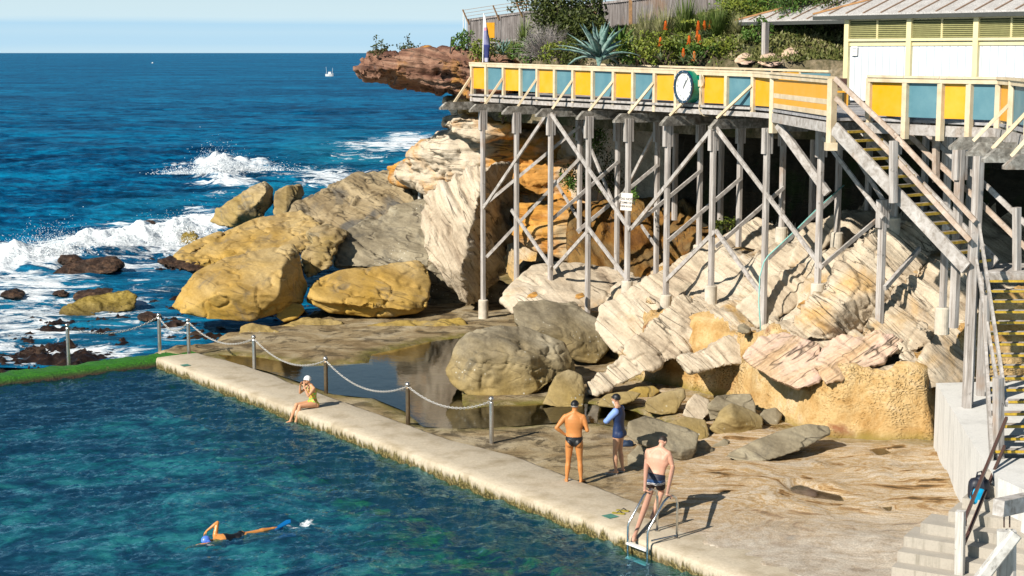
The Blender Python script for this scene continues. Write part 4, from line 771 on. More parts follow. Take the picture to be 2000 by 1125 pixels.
# --- rubble lodged between the slabs
rq = random.Random(21); gR = 'loose rubble lodged between the slabs'
for i, (x, y, D, w, lab) in enumerate([(1222, 690, 43.9, 15, 'small rock fragment at the left foot of the white slabs'), (1452, 648, 42.0, 14, 'broken chunk in the dark hollow left of the corner post'), (1512, 632, 42.2, 12, 'small chunk touching the corner post'), (1570, 600, 41.3, 13, 'fragment lodged in the crack right of the corner post'), (1672, 662, 39.2, 16, 'jagged fragment under the massive layered slab'), (1700, 640, 39.4, 10, 'small sliver beside the long-legged post'), (1770, 700, 38.6, 15, 'broken block right of the long-legged pier'), (1340, 600, 45.2, 12, 'fragment by the sixth pier'), (1270, 590, 46.4, 11, 'flat chip between the fifth and sixth piers'), (1120, 600, 49.2, 12, 'chip on the low pale terrace'), (1800, 640, 38.4, 14, 'orange edged block under the stair foot'), (1640, 745, 38.9, 12, 'knob sticking out of the ochre wall')]):
    a = [(x - w, y, 0), (x - w * .7, y - w * .7, .15), (x + w * .1, y - w * (.9 + .3 * rq.random()), .25), (x + w * .9, y - w * .5, .2), (x + w, y + w * .2, 0), (x, y + w * .4, -.1)]
    rock('rubble_stone', lab, 'stone', D, [a], (M_slab2, M_grey, M_slab, M_orl)[i % 4], T=.5, voxel=.03, smooth=1, big=.05, strata=.035, sf=3, bed=R45, seed=300 + i, group=gR, fine=.02)
# --- tumbled stones in front of the yellow wall
gT = 'tumbled stones before the yellow wall'
def stone(label, D, pts, mat, seed, T=.8, big=.05, **k):
    rock('boulder', label, 'boulder', D, [pts], mat, T=T, voxel=0.03, smooth=3, big=big, strata=.02, sf=2.0, bed=(0, radians(15), 0), seed=seed, group=gT, fine=.01, **k)
stone('flat tan stone just right of the foot of the diagonal slab', 41.6, [(1162, 785, 0), (1185, 770, .3), (1230, 763, .5), (1252, 768, .5), (1240, 782, .2), (1200, 797, 0), (1170, 795, 0)], M_greyL, 100)
stone('rounded double-lobed stone behind the man in the blue top', 40.6, [(1257, 800, 0), (1262, 778, .2), (1300, 766, .4), (1336, 760, .5), (1338, 778, .4), (1320, 808, .1), (1290, 811, 0), (1265, 806, 0)], M_greyL, 101)
stone('cream white stone left of the pile top', 39.6, [(1330, 812, 0), (1345, 785, .2), (1358, 771, .4), (1385, 782, .4), (1388, 805, .1), (1372, 824, 0), (1345, 818, 0)], M_slab, 102)
stone('grey slab stone on top of the pile', 39.4, [(1382, 790, .1), (1400, 772, .3), (1450, 765, .5), (1468, 768, .5), (1476, 790, .4), (1478, 810, .3), (1440, 812, .1), (1385, 822, 0)], M_grey, 103)
stone('pointed brown stone splashed white with bird lime', 38.6, [(1383, 838, 0), (1400, 808, .1), (1428, 788, .3), (1460, 800, .4), (1488, 815, .4), (1490, 838, .2), (1452, 855, 0), (1410, 850, 0), (1430, 815, -.2)], M_greyL, 104)
stone('grey stone against the yellow wall right of the pile', 39.4, [(1482, 812, .1), (1492, 800, .3), (1515, 797, .4), (1528, 810, .4), (1520, 830, .1), (1500, 838, 0)], M_grey, 105)
stone('large squared grey stone beside the man in the blue top', 36.2, [(1222, 850, 0), (1228, 825, .2), (1260, 815, .5), (1340, 836, .6), (1365, 848, .5), (1362, 870, .2), (1350, 905, .1), (1332, 902, -.1), (1330, 885, -.2), (1240, 865, -.1)], M_grey, 106, T=1.1, big=.07)
stone('olive stone sitting behind the large squared one', 38.2, [(1300, 825, .1), (1340, 815, .3), (1378, 820, .4), (1388, 850, .2), (1375, 865, 0), (1340, 850, 0)], M_greyL, 107)
stone('low tan block propping the large squared stone on the left', 35.9, [(1228, 915, 0), (1228, 890, .1), (1245, 870, .3), (1300, 880, .4), (1330, 895, .3), (1335, 912, .1), (1300, 922, -.1), (1250, 922, -.1)], M_grey, 108)
stone('long smooth grey-tan stone shaped like a seal', 35.9, [(1415, 892, 0), (1425, 882, .1), (1480, 862, .3), (1530, 838, .6), (1585, 829, .9), (1618, 833, 1.0), (1621, 848, .9), (1595, 862, .6), (1550, 885, .2), (1490, 902, -.1), (1440, 902, -.1)], M_grey, 109, T=.9, big=.05)
stone('wedge stone between the pile and the seal-shaped one', 37.3, [(1388, 885, 0), (1390, 870, .1), (1415, 855, .3), (1428, 860, .3), (1425, 872, .2), (1400, 893, 0)], M_grey, 110, T=.5)
stone('small yellow stone at the left end of the seal-shaped one', 36.4, [(1390, 914, 0), (1393, 902, .1), (1420, 894, .2), (1440, 898, .2), (1438, 908, .1), (1410, 915, 0)], M_gold2, 111, T=.4, big=.03)
stone('tiny square stone in the dark gap', 36.3, [(1378, 917, 0), (1378, 903, .1), (1390, 900, .2), (1392, 915, .1)], M_gold2, 112, T=.3, big=.02)
stone('dark hollow stone under the large squared one', 36.6, [(1330, 915, 0), (1335, 880, .2), (1375, 860, .4), (1395, 880, .4), (1385, 920, 0)], M_grey, 113, T=.5)
stone('rusty pebble left of the terrace posts', 50.2, [(1028, 582, 0), (1032, 572, .1), (1048, 568, .2), (1053, 577, .1), (1045, 583, 0)], M_orl, 114, T=.3, big=.02)
stone('rusty pebble right of the terrace shadow', 50.2, [(1121, 583, 0), (1124, 575, .1), (1138, 571, .2), (1143, 579, .1), (1130, 586, 0)], M_orl, 115, T=.3, big=.02)
stone('tan block edged dark behind the flat stone by the pool', 43.0, [(1200, 775, .1), (1240, 758, .4), (1275, 755, .6), (1290, 765, .5), (1262, 785, .2), (1220, 792, 0)], M_gold2, 116, T=.7)
# ================================================================== timber deck on stilts
GREYW = wood('weathered_timber', (0.20, 0.165, 0.135), (0.46, 0.42, 0.39), (0.64, 0.61, 0.585), 'Z')
GREYD = wood('weathered_bearer', (0.05, 0.045, 0.035), (0.25, 0.23, 0.20), (0.52, 0.50, 0.45), 'N')
GREYN = wood('weathered_brace', (0.22, 0.185, 0.155), (0.46, 0.425, 0.395), (0.61, 0.58, 0.56), 'N')
t = NT('cream_paint'); v = t.coord('World'); n = t.noise(v, 2.2, 7, .7); n2 = t.noise(v, 16, 5, .7)
CREAM = t.fin(t.mix(t.ramp(n2, [(.60, 0.0), (.72, .7)]), t.ramp(n, [(.35, (.56, .44, .28)), (.6, (.72, .60, .42))]), (.34, .29, .23)), .6, t.bump(n2, .3, .01))
CREAM2 = plain('cream_yellow_paint', (0.76, 0.66, 0.36), 0.5, var=0.08, scale=3)
def paint(name, col, fade):
    t = NT(name); v = t.coord('Object'); n = t.noise(v, 1.6, 7, 0.65); n2 = t.noise(v, 9, 5, 0.7)
    c = t.mix(t.ramp(n, [(0.4, 0.0), (0.75, 0.6)]), col, fade); c = t.mix(t.ramp(n2, [(0.62, 0.0), (0.75, 0.5)]), c, tuple(x * .7 for x in col))
    return t.fin(c, 0.5, t.bump(n2, 0.15, 0.01))
YELP = paint('yellow_panel_paint', (0.78, 0.36, 0.0), (0.80, 0.46, 0.09)); BLUP = paint('blue_panel_paint', (0.085, 0.21, 0.26), (0.17, 0.32, 0.36)); ORAP = paint('orange_panel_paint', (0.80, 0.36, 0.02), (0.80, 0.42, 0.10))
PIERM = plain('pier_concrete', (0.55, 0.49, 0.40), 0.85, var=0.25, scale=4, bump=0.4)
BOLT = plain('rusty_bolt', (0.12, 0.06, 0.03), 0.6, metal=.3)
deck = thing('timber_deck', Q(1007, 590, 54.7), 'raised timber deck on tall grey posts with yellow and blue parapet', 'deck')
def frontD(px): u = px - 1000; i = (u + 57) / (63.1 + .0334 * u); return 56.6 * (1 - .0334 * i), i
JX = [923, 951, 985, 1018, 1051, 1085, 1121, 1159, 1200, 1238, 1280, 1322, 1372, 1420, 1472]
JD = [58.9 * (1 - .01757 * j) for j in range(15)]
RAILZ = lambda j: 8.87 - .0115 * j
FZ = 7.74
def at(px, D, z): q = Q(px, 200, D); return Vector((q.x, q.y, z))
par = [at(x, D, 0) for x, D in zip(JX, JD)]
dd = (par[-1] - par[0]).normalized(); nn = Vector((-dd.y, dd.x, 0))
A_ = at(1511, 43.0, 0); B_ = at(1625, 37.0, 0)
seg3 = [at(x, D, 0) for x, D in ((1698, 37.3), (1769, 36.2), (1838, 35.4), (1894, 34.9), (1952, 34.4), (1978, 33.3), (2012, 31.3), (2050, 29.4))]
# floor
fp = [par[0] - dd * .1, par[-1], A_ - Vector((.05, 0, 0)), B_, seg3[0], seg3[4], seg3[7], at(2300, 30, 0), at(2300, 46, 0), at(1660, 50, 0), at(1400, 52.5, 0), at(1250, 55, 0), par[0] + nn * 2.7 + dd * .5]
fl = MB().prism([(p.x, p.y) for p in fp], FZ - .06, FZ)
floor = fl.build('deck_floor', wood('deck_boards', (0.20, 0.19, 0.18), (0.38, 0.37, 0.38), (0.55, 0.54, 0.53), 'N'), deck)
# edge beams
def run(name, a, b, z0, z1, w, mat, off=0.0, par_=deck):
    o_ = nn * off; m = MB(); zc_ = (z0 + z1) / 2; m.beam(Vector((a.x, a.y, zc_)) - o_, Vector((b.x, b.y, zc_)) - o_, w, z1 - z0); return m.build(name, mat, par_)
edge = [par[0] - dd * .05, par[-1], at(1508, 43.3, 0)]
DARKT = plain('gap_shade_timber', (.03, .027, .022), .9); run('fascia', edge[0], edge[1], FZ - .25, FZ - .12, .06, GREYN, .05); run('fascia', edge[1], edge[2], FZ - .25, FZ - .12, .06, GREYN, .05); run('slit_shade', edge[0], edge[1], FZ - .12, FZ - .06, .05, DARKT, .01)  # near-black colour and strip stand in for shade in the deck-edge slit
run('edge_board', edge[0], edge[1], FZ - .055, FZ + .01, .10, GREYN, .07)
run('fascia', A_, B_, FZ - .33, FZ - .10, .08, GREYN, .02); run('fascia', seg3[0] - Vector((.1, 0, 0)), seg3[4], FZ - .33, FZ - .10, .08, GREYN, .03)
run('fascia', seg3[4], seg3[7], FZ - .33, FZ - .10, .08, GREYN, .03)
for off in (1.0, 1.9, 2.5): run('joist', par[0] + nn * off * 2, par[-1] + nn * off * 2, FZ - .24, FZ - .07, .06, DARKT, off)
# parapet
def ppost(p, z0, z1, w=.10, d=.12, name='parapet_post', mat=None):
    m = MB(); m.beam((p.x, p.y, z0), (p.x, p.y, z1), w, d, up=(dd.x, dd.y, 0)); return m.build(name, mat or CREAM, deck)
def panel(a, b, z0, z1, mat, off=-0.03):
    o_ = nn * off; m = MB(); m.beam(Vector((a.x, a.y, (z0 + z1) / 2)) - o_, Vector((b.x, b.y, (z0 + z1) / 2)) - o_, .02, z1 - z0); return m.build('parapet_panel', mat, deck)
def rail(a, b, za, zb, w=.17, h=.05, name='top_rail', mat=None, lip=True):
    m = MB(); m.beam((a.x, a.y, za - h / 2), (b.x, b.y, zb - h / 2), w, h)
    if lip: m.beam(Vector((a.x, a.y, za - h - .05)) - nn * .055, Vector((b.x, b.y, zb - h - .05)) - nn * .055, .04, .10)
    return m.build(name, mat or CREAM, deck)
for j, p in enumerate(par):
    ppost(p - nn * .02, FZ - .26, RAILZ(j) - .055)
    if j < 14:
        q = par[j + 1]; panel(p, q, RAILZ(j) - .93, RAILZ(j) - .06, YELP if j % 2 == 0 else BLUP)
        if j % 2 == 0: rail(p - dd * .12 if j == 0 else p, par[j + 2], RAILZ(j), RAILZ(j + 2))
panel(par[14], at(1508, 43.3, 0), 7.79, 8.64, YELP); rail(par[14], at(1512, 43.0, 0), 8.71, 8.69)
ppost(par[0] - dd * .08 + nn * .1, FZ - .2, RAILZ(0) - .05)
# rear parapet of the gallery
rp0 = par[3] + nn * 2.6; rp1 = par[14] + nn * 2.6
for k in range(10):
    a = rp0.lerp(rp1, k / 10); b = rp0.lerp(rp1, (k + 1) / 10); z = 8.84 - .012 * k
    m = MB(); m.beam((a.x, a.y, z - .03), (b.x, b.y, z - .04), .12, .06); m.build('rear_rail', CREAM, deck)
    m = MB(); m.beam((a.x, a.y, z - .5), (b.x, b.y, z - .5), .03, .8); m.build('rear_panel', BLUP if k % 2 else YELP, deck)
    m = MB(); m.beam((a.x, a.y, FZ), (a.x, a.y, z - .07), .09, .09); m.build('rear_post', CREAM, deck)
# landing side
ppost(A_, 7.12, 8.66, .16, .16); ppost(B_, 7.02, 8.62, .16, .16)
m = MB(); m.beam((B_.x, B_.y, 7.02), (B_.x, B_.y, 7.2), .26, .22); m.build('post_foot', CREAM, deck)
rail(A_ - dd * .1, B_, 8.70, 8.67, .2); panel(A_, B_, 7.86, 8.52, ORAP, .01)
for z in (8.10, 7.84): rail(A_, B_, z + .06, z + .06, .05, .12, 'mid_rail', None, False)
# right parapet
for k, p in enumerate(seg3):
    ppost(p, 7.32 if k < 4 else 7.25, 8.64, .12 if k < 4 else .14, .14)
    if k < 7:
        q = seg3[k + 1]; panel(p, q, 7.80, 8.60, (YELP, BLUP, YELP, BLUP, ORAP, BLUP, YELP)[k]); rail(p, q, 8.70, 8.70, .2)
ppost(seg3[4] + Vector((.12, -.05, 0)), 7.25, 8.64, .14, .14)
# bearers with chamfered noses
def bearer(tip, end, z, h=.25, w=.14):
    d = (end - tip).normalized(); L = (end - tip).length; pts = []
    for s_, zz in ((0, z - h * .95), (0, z - h * .72), (.24, z), (L - .24, z), (L, z - h * .72), (L, z - h)):
        pts.append(Vector((tip.x + d.x * s_, tip.y + d.y * s_, zz)))
    sd = Vector((-d.y, d.x, 0)) * w; m = MB(); m.extr([p - sd / 2 for p in pts], sd); return m.build('bearer', GREYD, deck)
tips = [859, 917, 981, 1047, 1127, 1199, 1291, 1388]
fpx = [883, 943, 1007, 1075, 1147, 1225, 1306, 1398, 1502, 1607, 1724]
for k, tx in enumerate(tips):
    D, i = frontD(fpx[k]); fpost = at(fpx[k], D, 0); tip = at(tx, D - .25, 0); dr = (fpost - tip).normalized(); dr = (dr + nn * 1.5).normalized()
    bearer(tip, tip + dr * (2.3 if k else 1.8) , 7.47 - .012 * k, .28)
    bearer(tip + dr * 1.2, tip + dr * 5.4 if k > 2 else tip + dr * 3.2, 7.43 - .012 * k, .2)
    j = 2 * k; q = par[j] - nn * .07; b0 = fpost + (q - fpost).normalized() * .06
    m = MB(); m.beam((b0.x, b0.y, 7.42), (q.x, q.y, 8.33), .07, .07); m.build('parapet_brace', CREAM, deck)
a = at(1505, 43.2, 0); bearer(a - Vector((.05, 0, 0)), a + nn * 1.2, 7.38, .25); bearer(a, a + nn * 5, 7.34, .2)
for (tx, y, D) in ((1858, 277, 34.0), (1893, 292, 31.9), (1924, 306, 30.0), (1966, 326, 28.2)):
    tp = at(tx, D, 0); bearer(tp, tp + Vector((1.7, .2, 0)), 7.47, .27, .16)
bearer(at(1934 - 25, 36.5, 0), at(1965 - 25, 37, 0), 7.4)
for (x0, y0, D0, x1, y1, D1) in ((1901, 275, 33.6, 1979, 196, 33.3), (1939, 290, 31.7, 2010, 215, 31.3), (1976, 305, 29.8, 2050, 222, 29.4)):
    m = MB(); m.beam(Q(x0, y0, D0), Q(x1, y1, D1), .07, .07); m.build('parapet_brace', CREAM, deck)
# posts
def leg(px, D, ytop, ybase, pier=None, w=.19, cleat=True, mat=None):
    top = Q(px, ytop, D); z1 = min(top.z, 7.26); z0 = Q(px, ybase, D).z; x, y = top.x, top.y
    m = MB(); m.beam((x, y, z0), (x, y, z1), w, w, up=(dd.x, dd.y, 0), bev=.03); o = m.build('post', mat or GREYW, deck)
    if cleat:
        for s_ in (-1, 1):
            m = MB(); p = Vector((x, y, 0)) + nn * s_ * (w / 2 + .03); m.beam((p.x, p.y, z1 - .68), (p.x, p.y, z1 - .0), .06 * 1.0, w * .95, up=(dd.x, dd.y, 0)); m.build('cleat', GREYW, o)
    if pier:
        zt = z0; zb = Q(px, pier, D).z - (.5 if px < 1800 else .25); r = .175
        m = MB(); m.lathe((x, y, zb), [(r, 0), (r, zt - zb - .03), (r - .03, zt - zb), (0.02, zt - zb + .001)], 20); m.build('pier', PIERM, o, smooth=False)
    return Vector((x, y, 0))
FL = [(943, 215, 585, 633), (1009, 220, 600, None), (1076, 222, 596, None), (1150, 225, 612, None), (1228, 232, 548, 580), (1305, 240, 575, 605), (1394, 246, 557, 587), (1499, 250, 655, None), (1605, 250, 553, 586), (1725, 390, 685, 713)]
for k, (x, yt, yb, pr) in enumerate(FL):
    D, i = frontD(x); leg(x, D, yt, yb, pr, w=.155 if k < 9 else .175)
SL = [(1133, 1, 505, 528), (1207, 2, 545, 567), (1285, 3, 540, None), (1369, 4, 478, 497), (1447, 5, 482, None), (1531, 6, 443, 470), (1641, 7, 453, 482), (1752, 8, 424, 441), (1855, 9, 600, 632)]
def secD(i): return 56.6 * (1 - .0334 * i) + 1.27
for x, i, yb, pr in SL: leg(x, secD(i) if i < 9 else 38.3, 235, yb, pr, w=.155)
for i, x in enumerate((1320, 1410, 1500, 1590, 1700, 1810, 1900)): leg(x, secD(i + 2) + 1.6, 240, 430, None, w=.17, cleat=False)
leg(1912, 35.2, 300, 560, None, w=.2, cleat=False); leg(1876, 35.5, 290, 640, None, w=.18)
# diagonal bracing
def brace(x0, y0, D0, x1, y1, D1, w=.06, h=.115, name='diagonal_brace'):
    m = MB(); m.beam(Q(x0, y0, D0 - .13), Q(x1, y1, D1 - .13), w, h); return m.build(name, GREYN, deck)
fD = lambda x: frontD(x)[0]
for x0, y0, x1, y1 in ((1068, 223, 944, 407), (1076, 222, 1230, 449), (1392, 250, 1234, 446), (1397, 248, 1607, 524), (999, 410, 1077, 523), (1083, 524, 1148, 452), (1147, 443, 1228, 550), (1398, 450, 1493, 583), (1396, 452, 1298, 551)):
    brace(x0, y0, fD(x0), x1, y1, fD(x1))
for x0, y0, x1, y1, i in ((944, 402, 1133, 246, 1), (950, 502, 1133, 308, 1), (1072, 434, 1207, 316, 2), (1127, 452, 1285, 322, 3), (1230, 448, 1369, 333, 4), (1304, 471, 1447, 348, 5), (1398, 482, 1531, 366, 6), (1500, 505, 1641, 372, 7), (1605, 520, 1728, 416, 8)):
    brace(x0, y0, fD(x0), x1, y1, secD(i), .055, .105)
for x0, y0, x1, y1, i, k in ((1083, 353, 1133, 432, 0, 1), (1253, 441, 1280, 480, 2, 3), (1133, 240, 1207, 420, 1, 2), (1285, 245, 1207, 400, 3, 2)): brace(x0, y0, secD(i) + .2, x1, y1, secD(k) + .2, .06, .10)
brace(1520, 243, 42.6, 1617, 378, 41.6, .12, .2, 'strut'); brace(1673, 308, 41, 1738, 412, 39.7, .05, .1, 'strut'); brace(1728, 563, 39.5, 1796, 486, 41.0, .08, .12, 'strut')
brace(1607, 268, 41.3, 1725, 425, 39.6, .05, .1)
# cable hose tied along one brace and hanging to the rock
hz = [Q(1648, 362, 44.6), Q(1600, 404, 43.9), Q(1560, 444, 43.4), Q(1500, 500, 42.9), Q(1492, 512, 42.9), Q(1484, 540, 42.9), Q(1482, 590, 42.7), Q(1486, 650, 42.5)]
o = MB().tube(hz, .018, 6).build('hose', plain('green_hose', (0.25, 0.55, 0.50), 0.4), smooth=True); tag(o, 'thin pale green hose tied along a diagonal brace, end hanging to the rock', 'hose')

# ------------------------------------------------------------------ text helper
def text(body, size, origin, right, up, mat, parent, name='lettering', thick=.002, align='CENTER'):
    cu = bpy.data.curves.new('t', 'FONT'); cu.body = body; cu.size = size; cu.align_x = align; cu.align_y = 'CENTER'; cu.extrude = thick; cu.space_line = 1.0; cu.offset = size * .012
    o = bpy.data.objects.new('t', cu); COL.objects.link(o); dg = bpy.context.evaluated_depsgraph_get(); me = bpy.data.meshes.new_from_object(o.evaluated_get(dg)); bpy.data.objects.remove(o); bpy.data.curves.remove(cu)
    right = Vector(right).normalized(); up = Vector(up).normalized(); nrm = right.cross(up); O = Vector(origin)
    me.transform(Matrix((right, up, nrm)).transposed().to_4x4())
    me.materials.clear(); me.materials.append(mat); r = bpy.data.objects.new(name, me); COL.objects.link(r); r.parent = parent; r.location = O - wloc(parent); return r
# ------------------------------------------------------------------ clock
outN = -nn; cd = 46.9; cc = Q(1352, 169, cd); ck = thing('wall_clock', cc - Vector((0, 0, .5)), 'round white clock in a deep green drum fixed to the parapet', 'clock')
GREENP = plain('green_enamel', (0.0, 0.20, 0.12), 0.3, var=.08); WHITEP = plain('white_enamel', (0.82, 0.82, 0.80), 0.35, var=.03); NAVYP = plain('dark_rim', (0.01, 0.04, 0.08), 0.3)
GREYH = plain('grey_hand', (0.20, 0.22, 0.23), .4); PALEB = paint('pale_blue_board', (0.45, 0.64, 0.70), (0.5, 0.66, 0.7))
R_ = .45; dpt = .30; MB().lathe(cc, [(.02, -.02), (R_ - .01, -.02), (R_ + .02, 0), (R_, .03), (R_, dpt - .04), (R_ - .02, dpt - .03)], 48, axis=outN).build('drum', GREENP, ck, smooth=False)
fcx = cc + outN * (dpt - .02)
MB().lathe(fcx, [(R_ - .03, 0), (R_ + .012, 0), (R_ + .012, .05), (R_ - .045, .05), (R_ - .055, .01), (R_ - .03, 0)], 48, axis=outN).build('rim', NAVYP, ck)
MB().lathe(fcx - outN * .01, [(.01, 0.0), (R_ - .03, 0.0), (R_ - .03, .014), (.01, .0145)], 48, axis=outN).build('dial', WHITEP, ck)
rt = Vector((0, 0, 1)).cross(outN).normalized(); upv = Vector((0, 0, 1))
for k in range(12):
    an = radians(30 * (k + 1)); p = fcx + outN * .006 + (rt * sin(an) + upv * cos(an)) * (R_ * .74); text(str(k + 1), .125, p, rt, upv, GREYH, ck, 'numeral')
    pb = fcx + outN * .052 + (rt * sin(an) + upv * cos(an)) * (R_ - .015); MB().lathe(pb, [(.012, 0), (.01, .008)], 8, axis=outN).build('rim_bolt', WHITEP, ck)
for an, L, w in ((radians(33), .22, .045), (radians(40), .33, .032)):
    dvv = rt * sin(an) + upv * cos(an); b = fcx + outN * .014; MB().beam(b - dvv * .06, b + dvv * L, w, .006, up=outN).build('clock_hand', GREYH, ck)
bb = cc + dd * .12 - outN * .03; MB().beam(bb + Vector((0, 0, -.46)), bb + Vector((0, 0, .46)), .74, .03, up=outN).build('backboard', PALEB, ck)
# electric box and cable beside the clock
eb = thing('cable_box', Q(1372, 165, 46.2), 'small cream switch box and looping cable right of the clock', 'switch box'); q = par[12] - nn * .10
MB().box((q.x, q.y, 8.35), (.10, .08, .18)).build('box', CREAM, eb); MB().tube([(q.x, q.y - .03, z_) for z_ in (8.6, 8.45, 8.3)], .015, 6).build('conduit', WHITEP, eb)
MB().tube([Vector((q.x + a_, q.y - .06, z_)) for a_, z_ in ((.05, 8.62), (.10, 8.5), (.07, 8.3), (-.02, 8.2), (.02, 8.0), (-.02, 7.8), (-.02, 7.6), (.1, 7.45), (.25, 7.42))], .014, 6).build('cable', CREAM, eb, smooth=True)
# warning sign
sg = thing('warning_sign', Q(1223, 412, 48.7), 'white sign reading DO NOT CLIMB ON THESE ROCKS on a front post', 'sign')
s0 = Q(1223.5, 394, 48.55); rr_ = Vector((.98, -.2, -.06)).normalized(); uu_ = Vector((0, 0, 1)); uu_ = (uu_ - rr_ * uu_.dot(rr_)).normalized(); nr = rr_.cross(uu_)
MB().beam(s0 - uu_ * .26, s0 + uu_ * .26, .34, .012, up=nr).build('board', plain('sign_white', (0.80, 0.74, 0.68), .5, var=.04), sg)
BLK = plain('sign_black', (0.02, 0.02, 0.02), .5)
for tx_, oz, sz in (('DO NOT', .08, .088), ('CLIMB ON', -.03, .082), ('THESE ROCKS', -.14, .066)): text(tx_, sz, s0 + uu_ * oz + nr * .009, rr_, uu_, BLK, sg)

# ================================================================== stairs
st_ = thing('timber_staircase', Q(1890, 800, 34.6), 'long weathered timber staircase with yellow nosed treads and handrails', 'staircase')
YN = plain('yellow_nosing', (0.50, 0.33, 0.03), .6, var=.35, scale=12); BLKM = GREYD; TAN_W = wood('pinkish_timber', (0.36, 0.25, 0.18), (0.52, 0.41, 0.33), (0.62, 0.54, 0.47), 'N')
T0 = Vector((7.22, 36.9, 7.66)); Bm = Q(1888, 512, 34.3); Bm.z = 4.62
fl1 = Vector((Bm.x - T0.x, Bm.y - T0.y, 0)); g1 = Vector((.80, .60, 0)); WD = .95
def stringer(a, b, name='stringer', w=.06, h=.30): return MB().beam(a, b, w, h).build(name, TAN_W if name != 'stringer' else GREYN, st_)
stringer(T0 + Vector((0, 0, -.12)), Bm + Vector((0, 0, .08))); stringer(T0 + g1 * WD + Vector((0, 0, -.12)), Bm + g1 * WD + Vector((0, 0, .08)))
NS = 16
for k in range(1, NS):
    f_ = k / NS; c = T0 + fl1 * f_; z = T0.z - (T0.z - Bm.z) * f_; fd = fl1.normalized(); a = Vector((c.x, c.y, z - .02)) + g1 * .03; b = a + g1 * (WD - .06)
    o = MB().beam(a, b, .27, .04).build('tread', GREYD, st_)
    MB().beam(a + fd * .14, b + fd * .14, .035, .055).build('nosing', YN, o)
def hr(pts, w=.05, h=.11, name='handrail', mat=None): 
    m = MB()
    for a, b in zip(pts, pts[1:]): m.beam(a, b, w, h)
    return m.build(name, mat or TAN_W, st_)
hr([Q(1631, 153, 36.9), Q(1746, 262, 35.6), Q(1905, 432, 34.2)]); hr([Q(1632, 191, 36.9), Q(1740, 300, 35.6), Q(1895, 470, 34.2)])
hr([Q(1698, 152, 37.4), Q(1763, 212, 37.0), Q(1821, 271, 36.4), Q(1933, 369, 35.2), Q(2006, 440, 34.6)], mat=GREYN); hr([Q(1698, 187, 37.4), Q(1821, 308, 36.4), Q(1911, 392, 35.4), Q(2006, 486, 34.6)])
def spost(x, y0, y1, D, w=.16, mat=None, D1=None): return MB().beam(Q(x, y1, D1 or D), Q(x, y0, D), w, w * .8, up=(dd.x, dd.y, 0), bev=.02).build('post', mat or GREYW, st_)
spost(1745, 275, 396, 35.45, .17); spost(1828, 256, 356, 36.2, .15, TAN_W); spost(1986, 405, 548, 34.7, .17)
p1b = Q(1888, 800, 34.45); MB().beam((p1b.x, p1b.y, p1b.z), (p1b.x, p1b.y, Q(1900, 430, 34.45).z), .2, .18, up=(1, 0, 0), bev=.02).build('post', GREYW, st_)
MB().beam((p1b.x + .12, p1b.y + .25, p1b.z), (p1b.x + .12, p1b.y + .25, 5.3), .14, .14, up=(1, 0, 0)).build('post', GREYW, st_)
# landing
L0 = Q(1905, 540, 34.9); MB().prism([(9.75, 34.45), (12.4, 34.45), (12.4, 35.9), (10.1, 35.9)], 4.52, 4.60).build('landing', GREYN, st_)
MB().box((11.1, 34.42, 4.47), (2.5, .05, .2)).build('landing_fascia', GREYN, st_); 
for x_ in (10.4, 12.2): MB().beam((x_, 35.7, 1.2), (x_, 35.7, 4.5), .16, .16).build('post', GREYW, st_)
# second flight
for k in range(16):
    f_ = k / 15; D = 34.35 - 4.45 * f_; z = 4.42 - 2.60 * f_; x0 = 10.02 - 1.0 * f_
    o = MB().beam((x0, D + .13, z - .02), (x0 + 1.75, D + .13, z - .02), .27, .045).build('tread', GREYN, st_)
    MB().beam((x0, D - .015, z - .005), (x0 + 1.75, D - .015, z - .005), .04, .045).build('nosing', YN, o)
stringer(Vector((9.98, 34.5, 4.38)), Vector((8.95, 29.8, 1.70)), h=.28); stringer(Vector((11.8, 34.5, 4.38)), Vector((10.8, 29.8, 1.70)), h=.28)
hr([Q(1912, 440, 34.3), Q(1966, 790, 30.0)], .05, .12, mat=GREYN); hr([Q(1906, 505, 34.3), Q(1946, 740, 31.2)], .05, .1, mat=GREYN)
spost(1927, 577, 729, 32.6, .12); spost(1950, 738, 918, 30.0, .19)
# brown steel handrail beside the concrete steps
h3 = thing('steel_handrail', Q(1877, 1110, 27.3), 'brown two-bar handrail on a white post beside the concrete steps', 'handrail'); BRN = plain('brown_steel', (0.10, 0.055, 0.045), .35, metal=.2)
for pts in ([Q(1966, 816, 29.9), Q(1886, 1010, 27.6), Q(1885, 1026, 27.5)], [Q(1962, 872, 29.9), Q(1920, 972, 28.4), Q(1881, 1066, 27.4), Q(1880, 1082, 27.4)]):
    m = MB(); [m.beam(a, b, .05, .06) for a, b in zip(pts, pts[1:])]; m.build('bar', BRN, h3)
WHW = wood('whitened_timber', (0.35, 0.33, 0.30), (0.62, 0.60, 0.56), (0.75, 0.73, 0.70), 'Z'); WHN = wood('whitened_brace', (0.35, 0.33, 0.30), (0.62, 0.60, 0.56), (0.75, 0.73, 0.70), 'N')
MB().beam(Q(1874, 1140, 27.2), Q(1876, 998, 27.2), .15, .15, up=(.86, -.5, 0), bev=.01).build('post', WHW, h3)
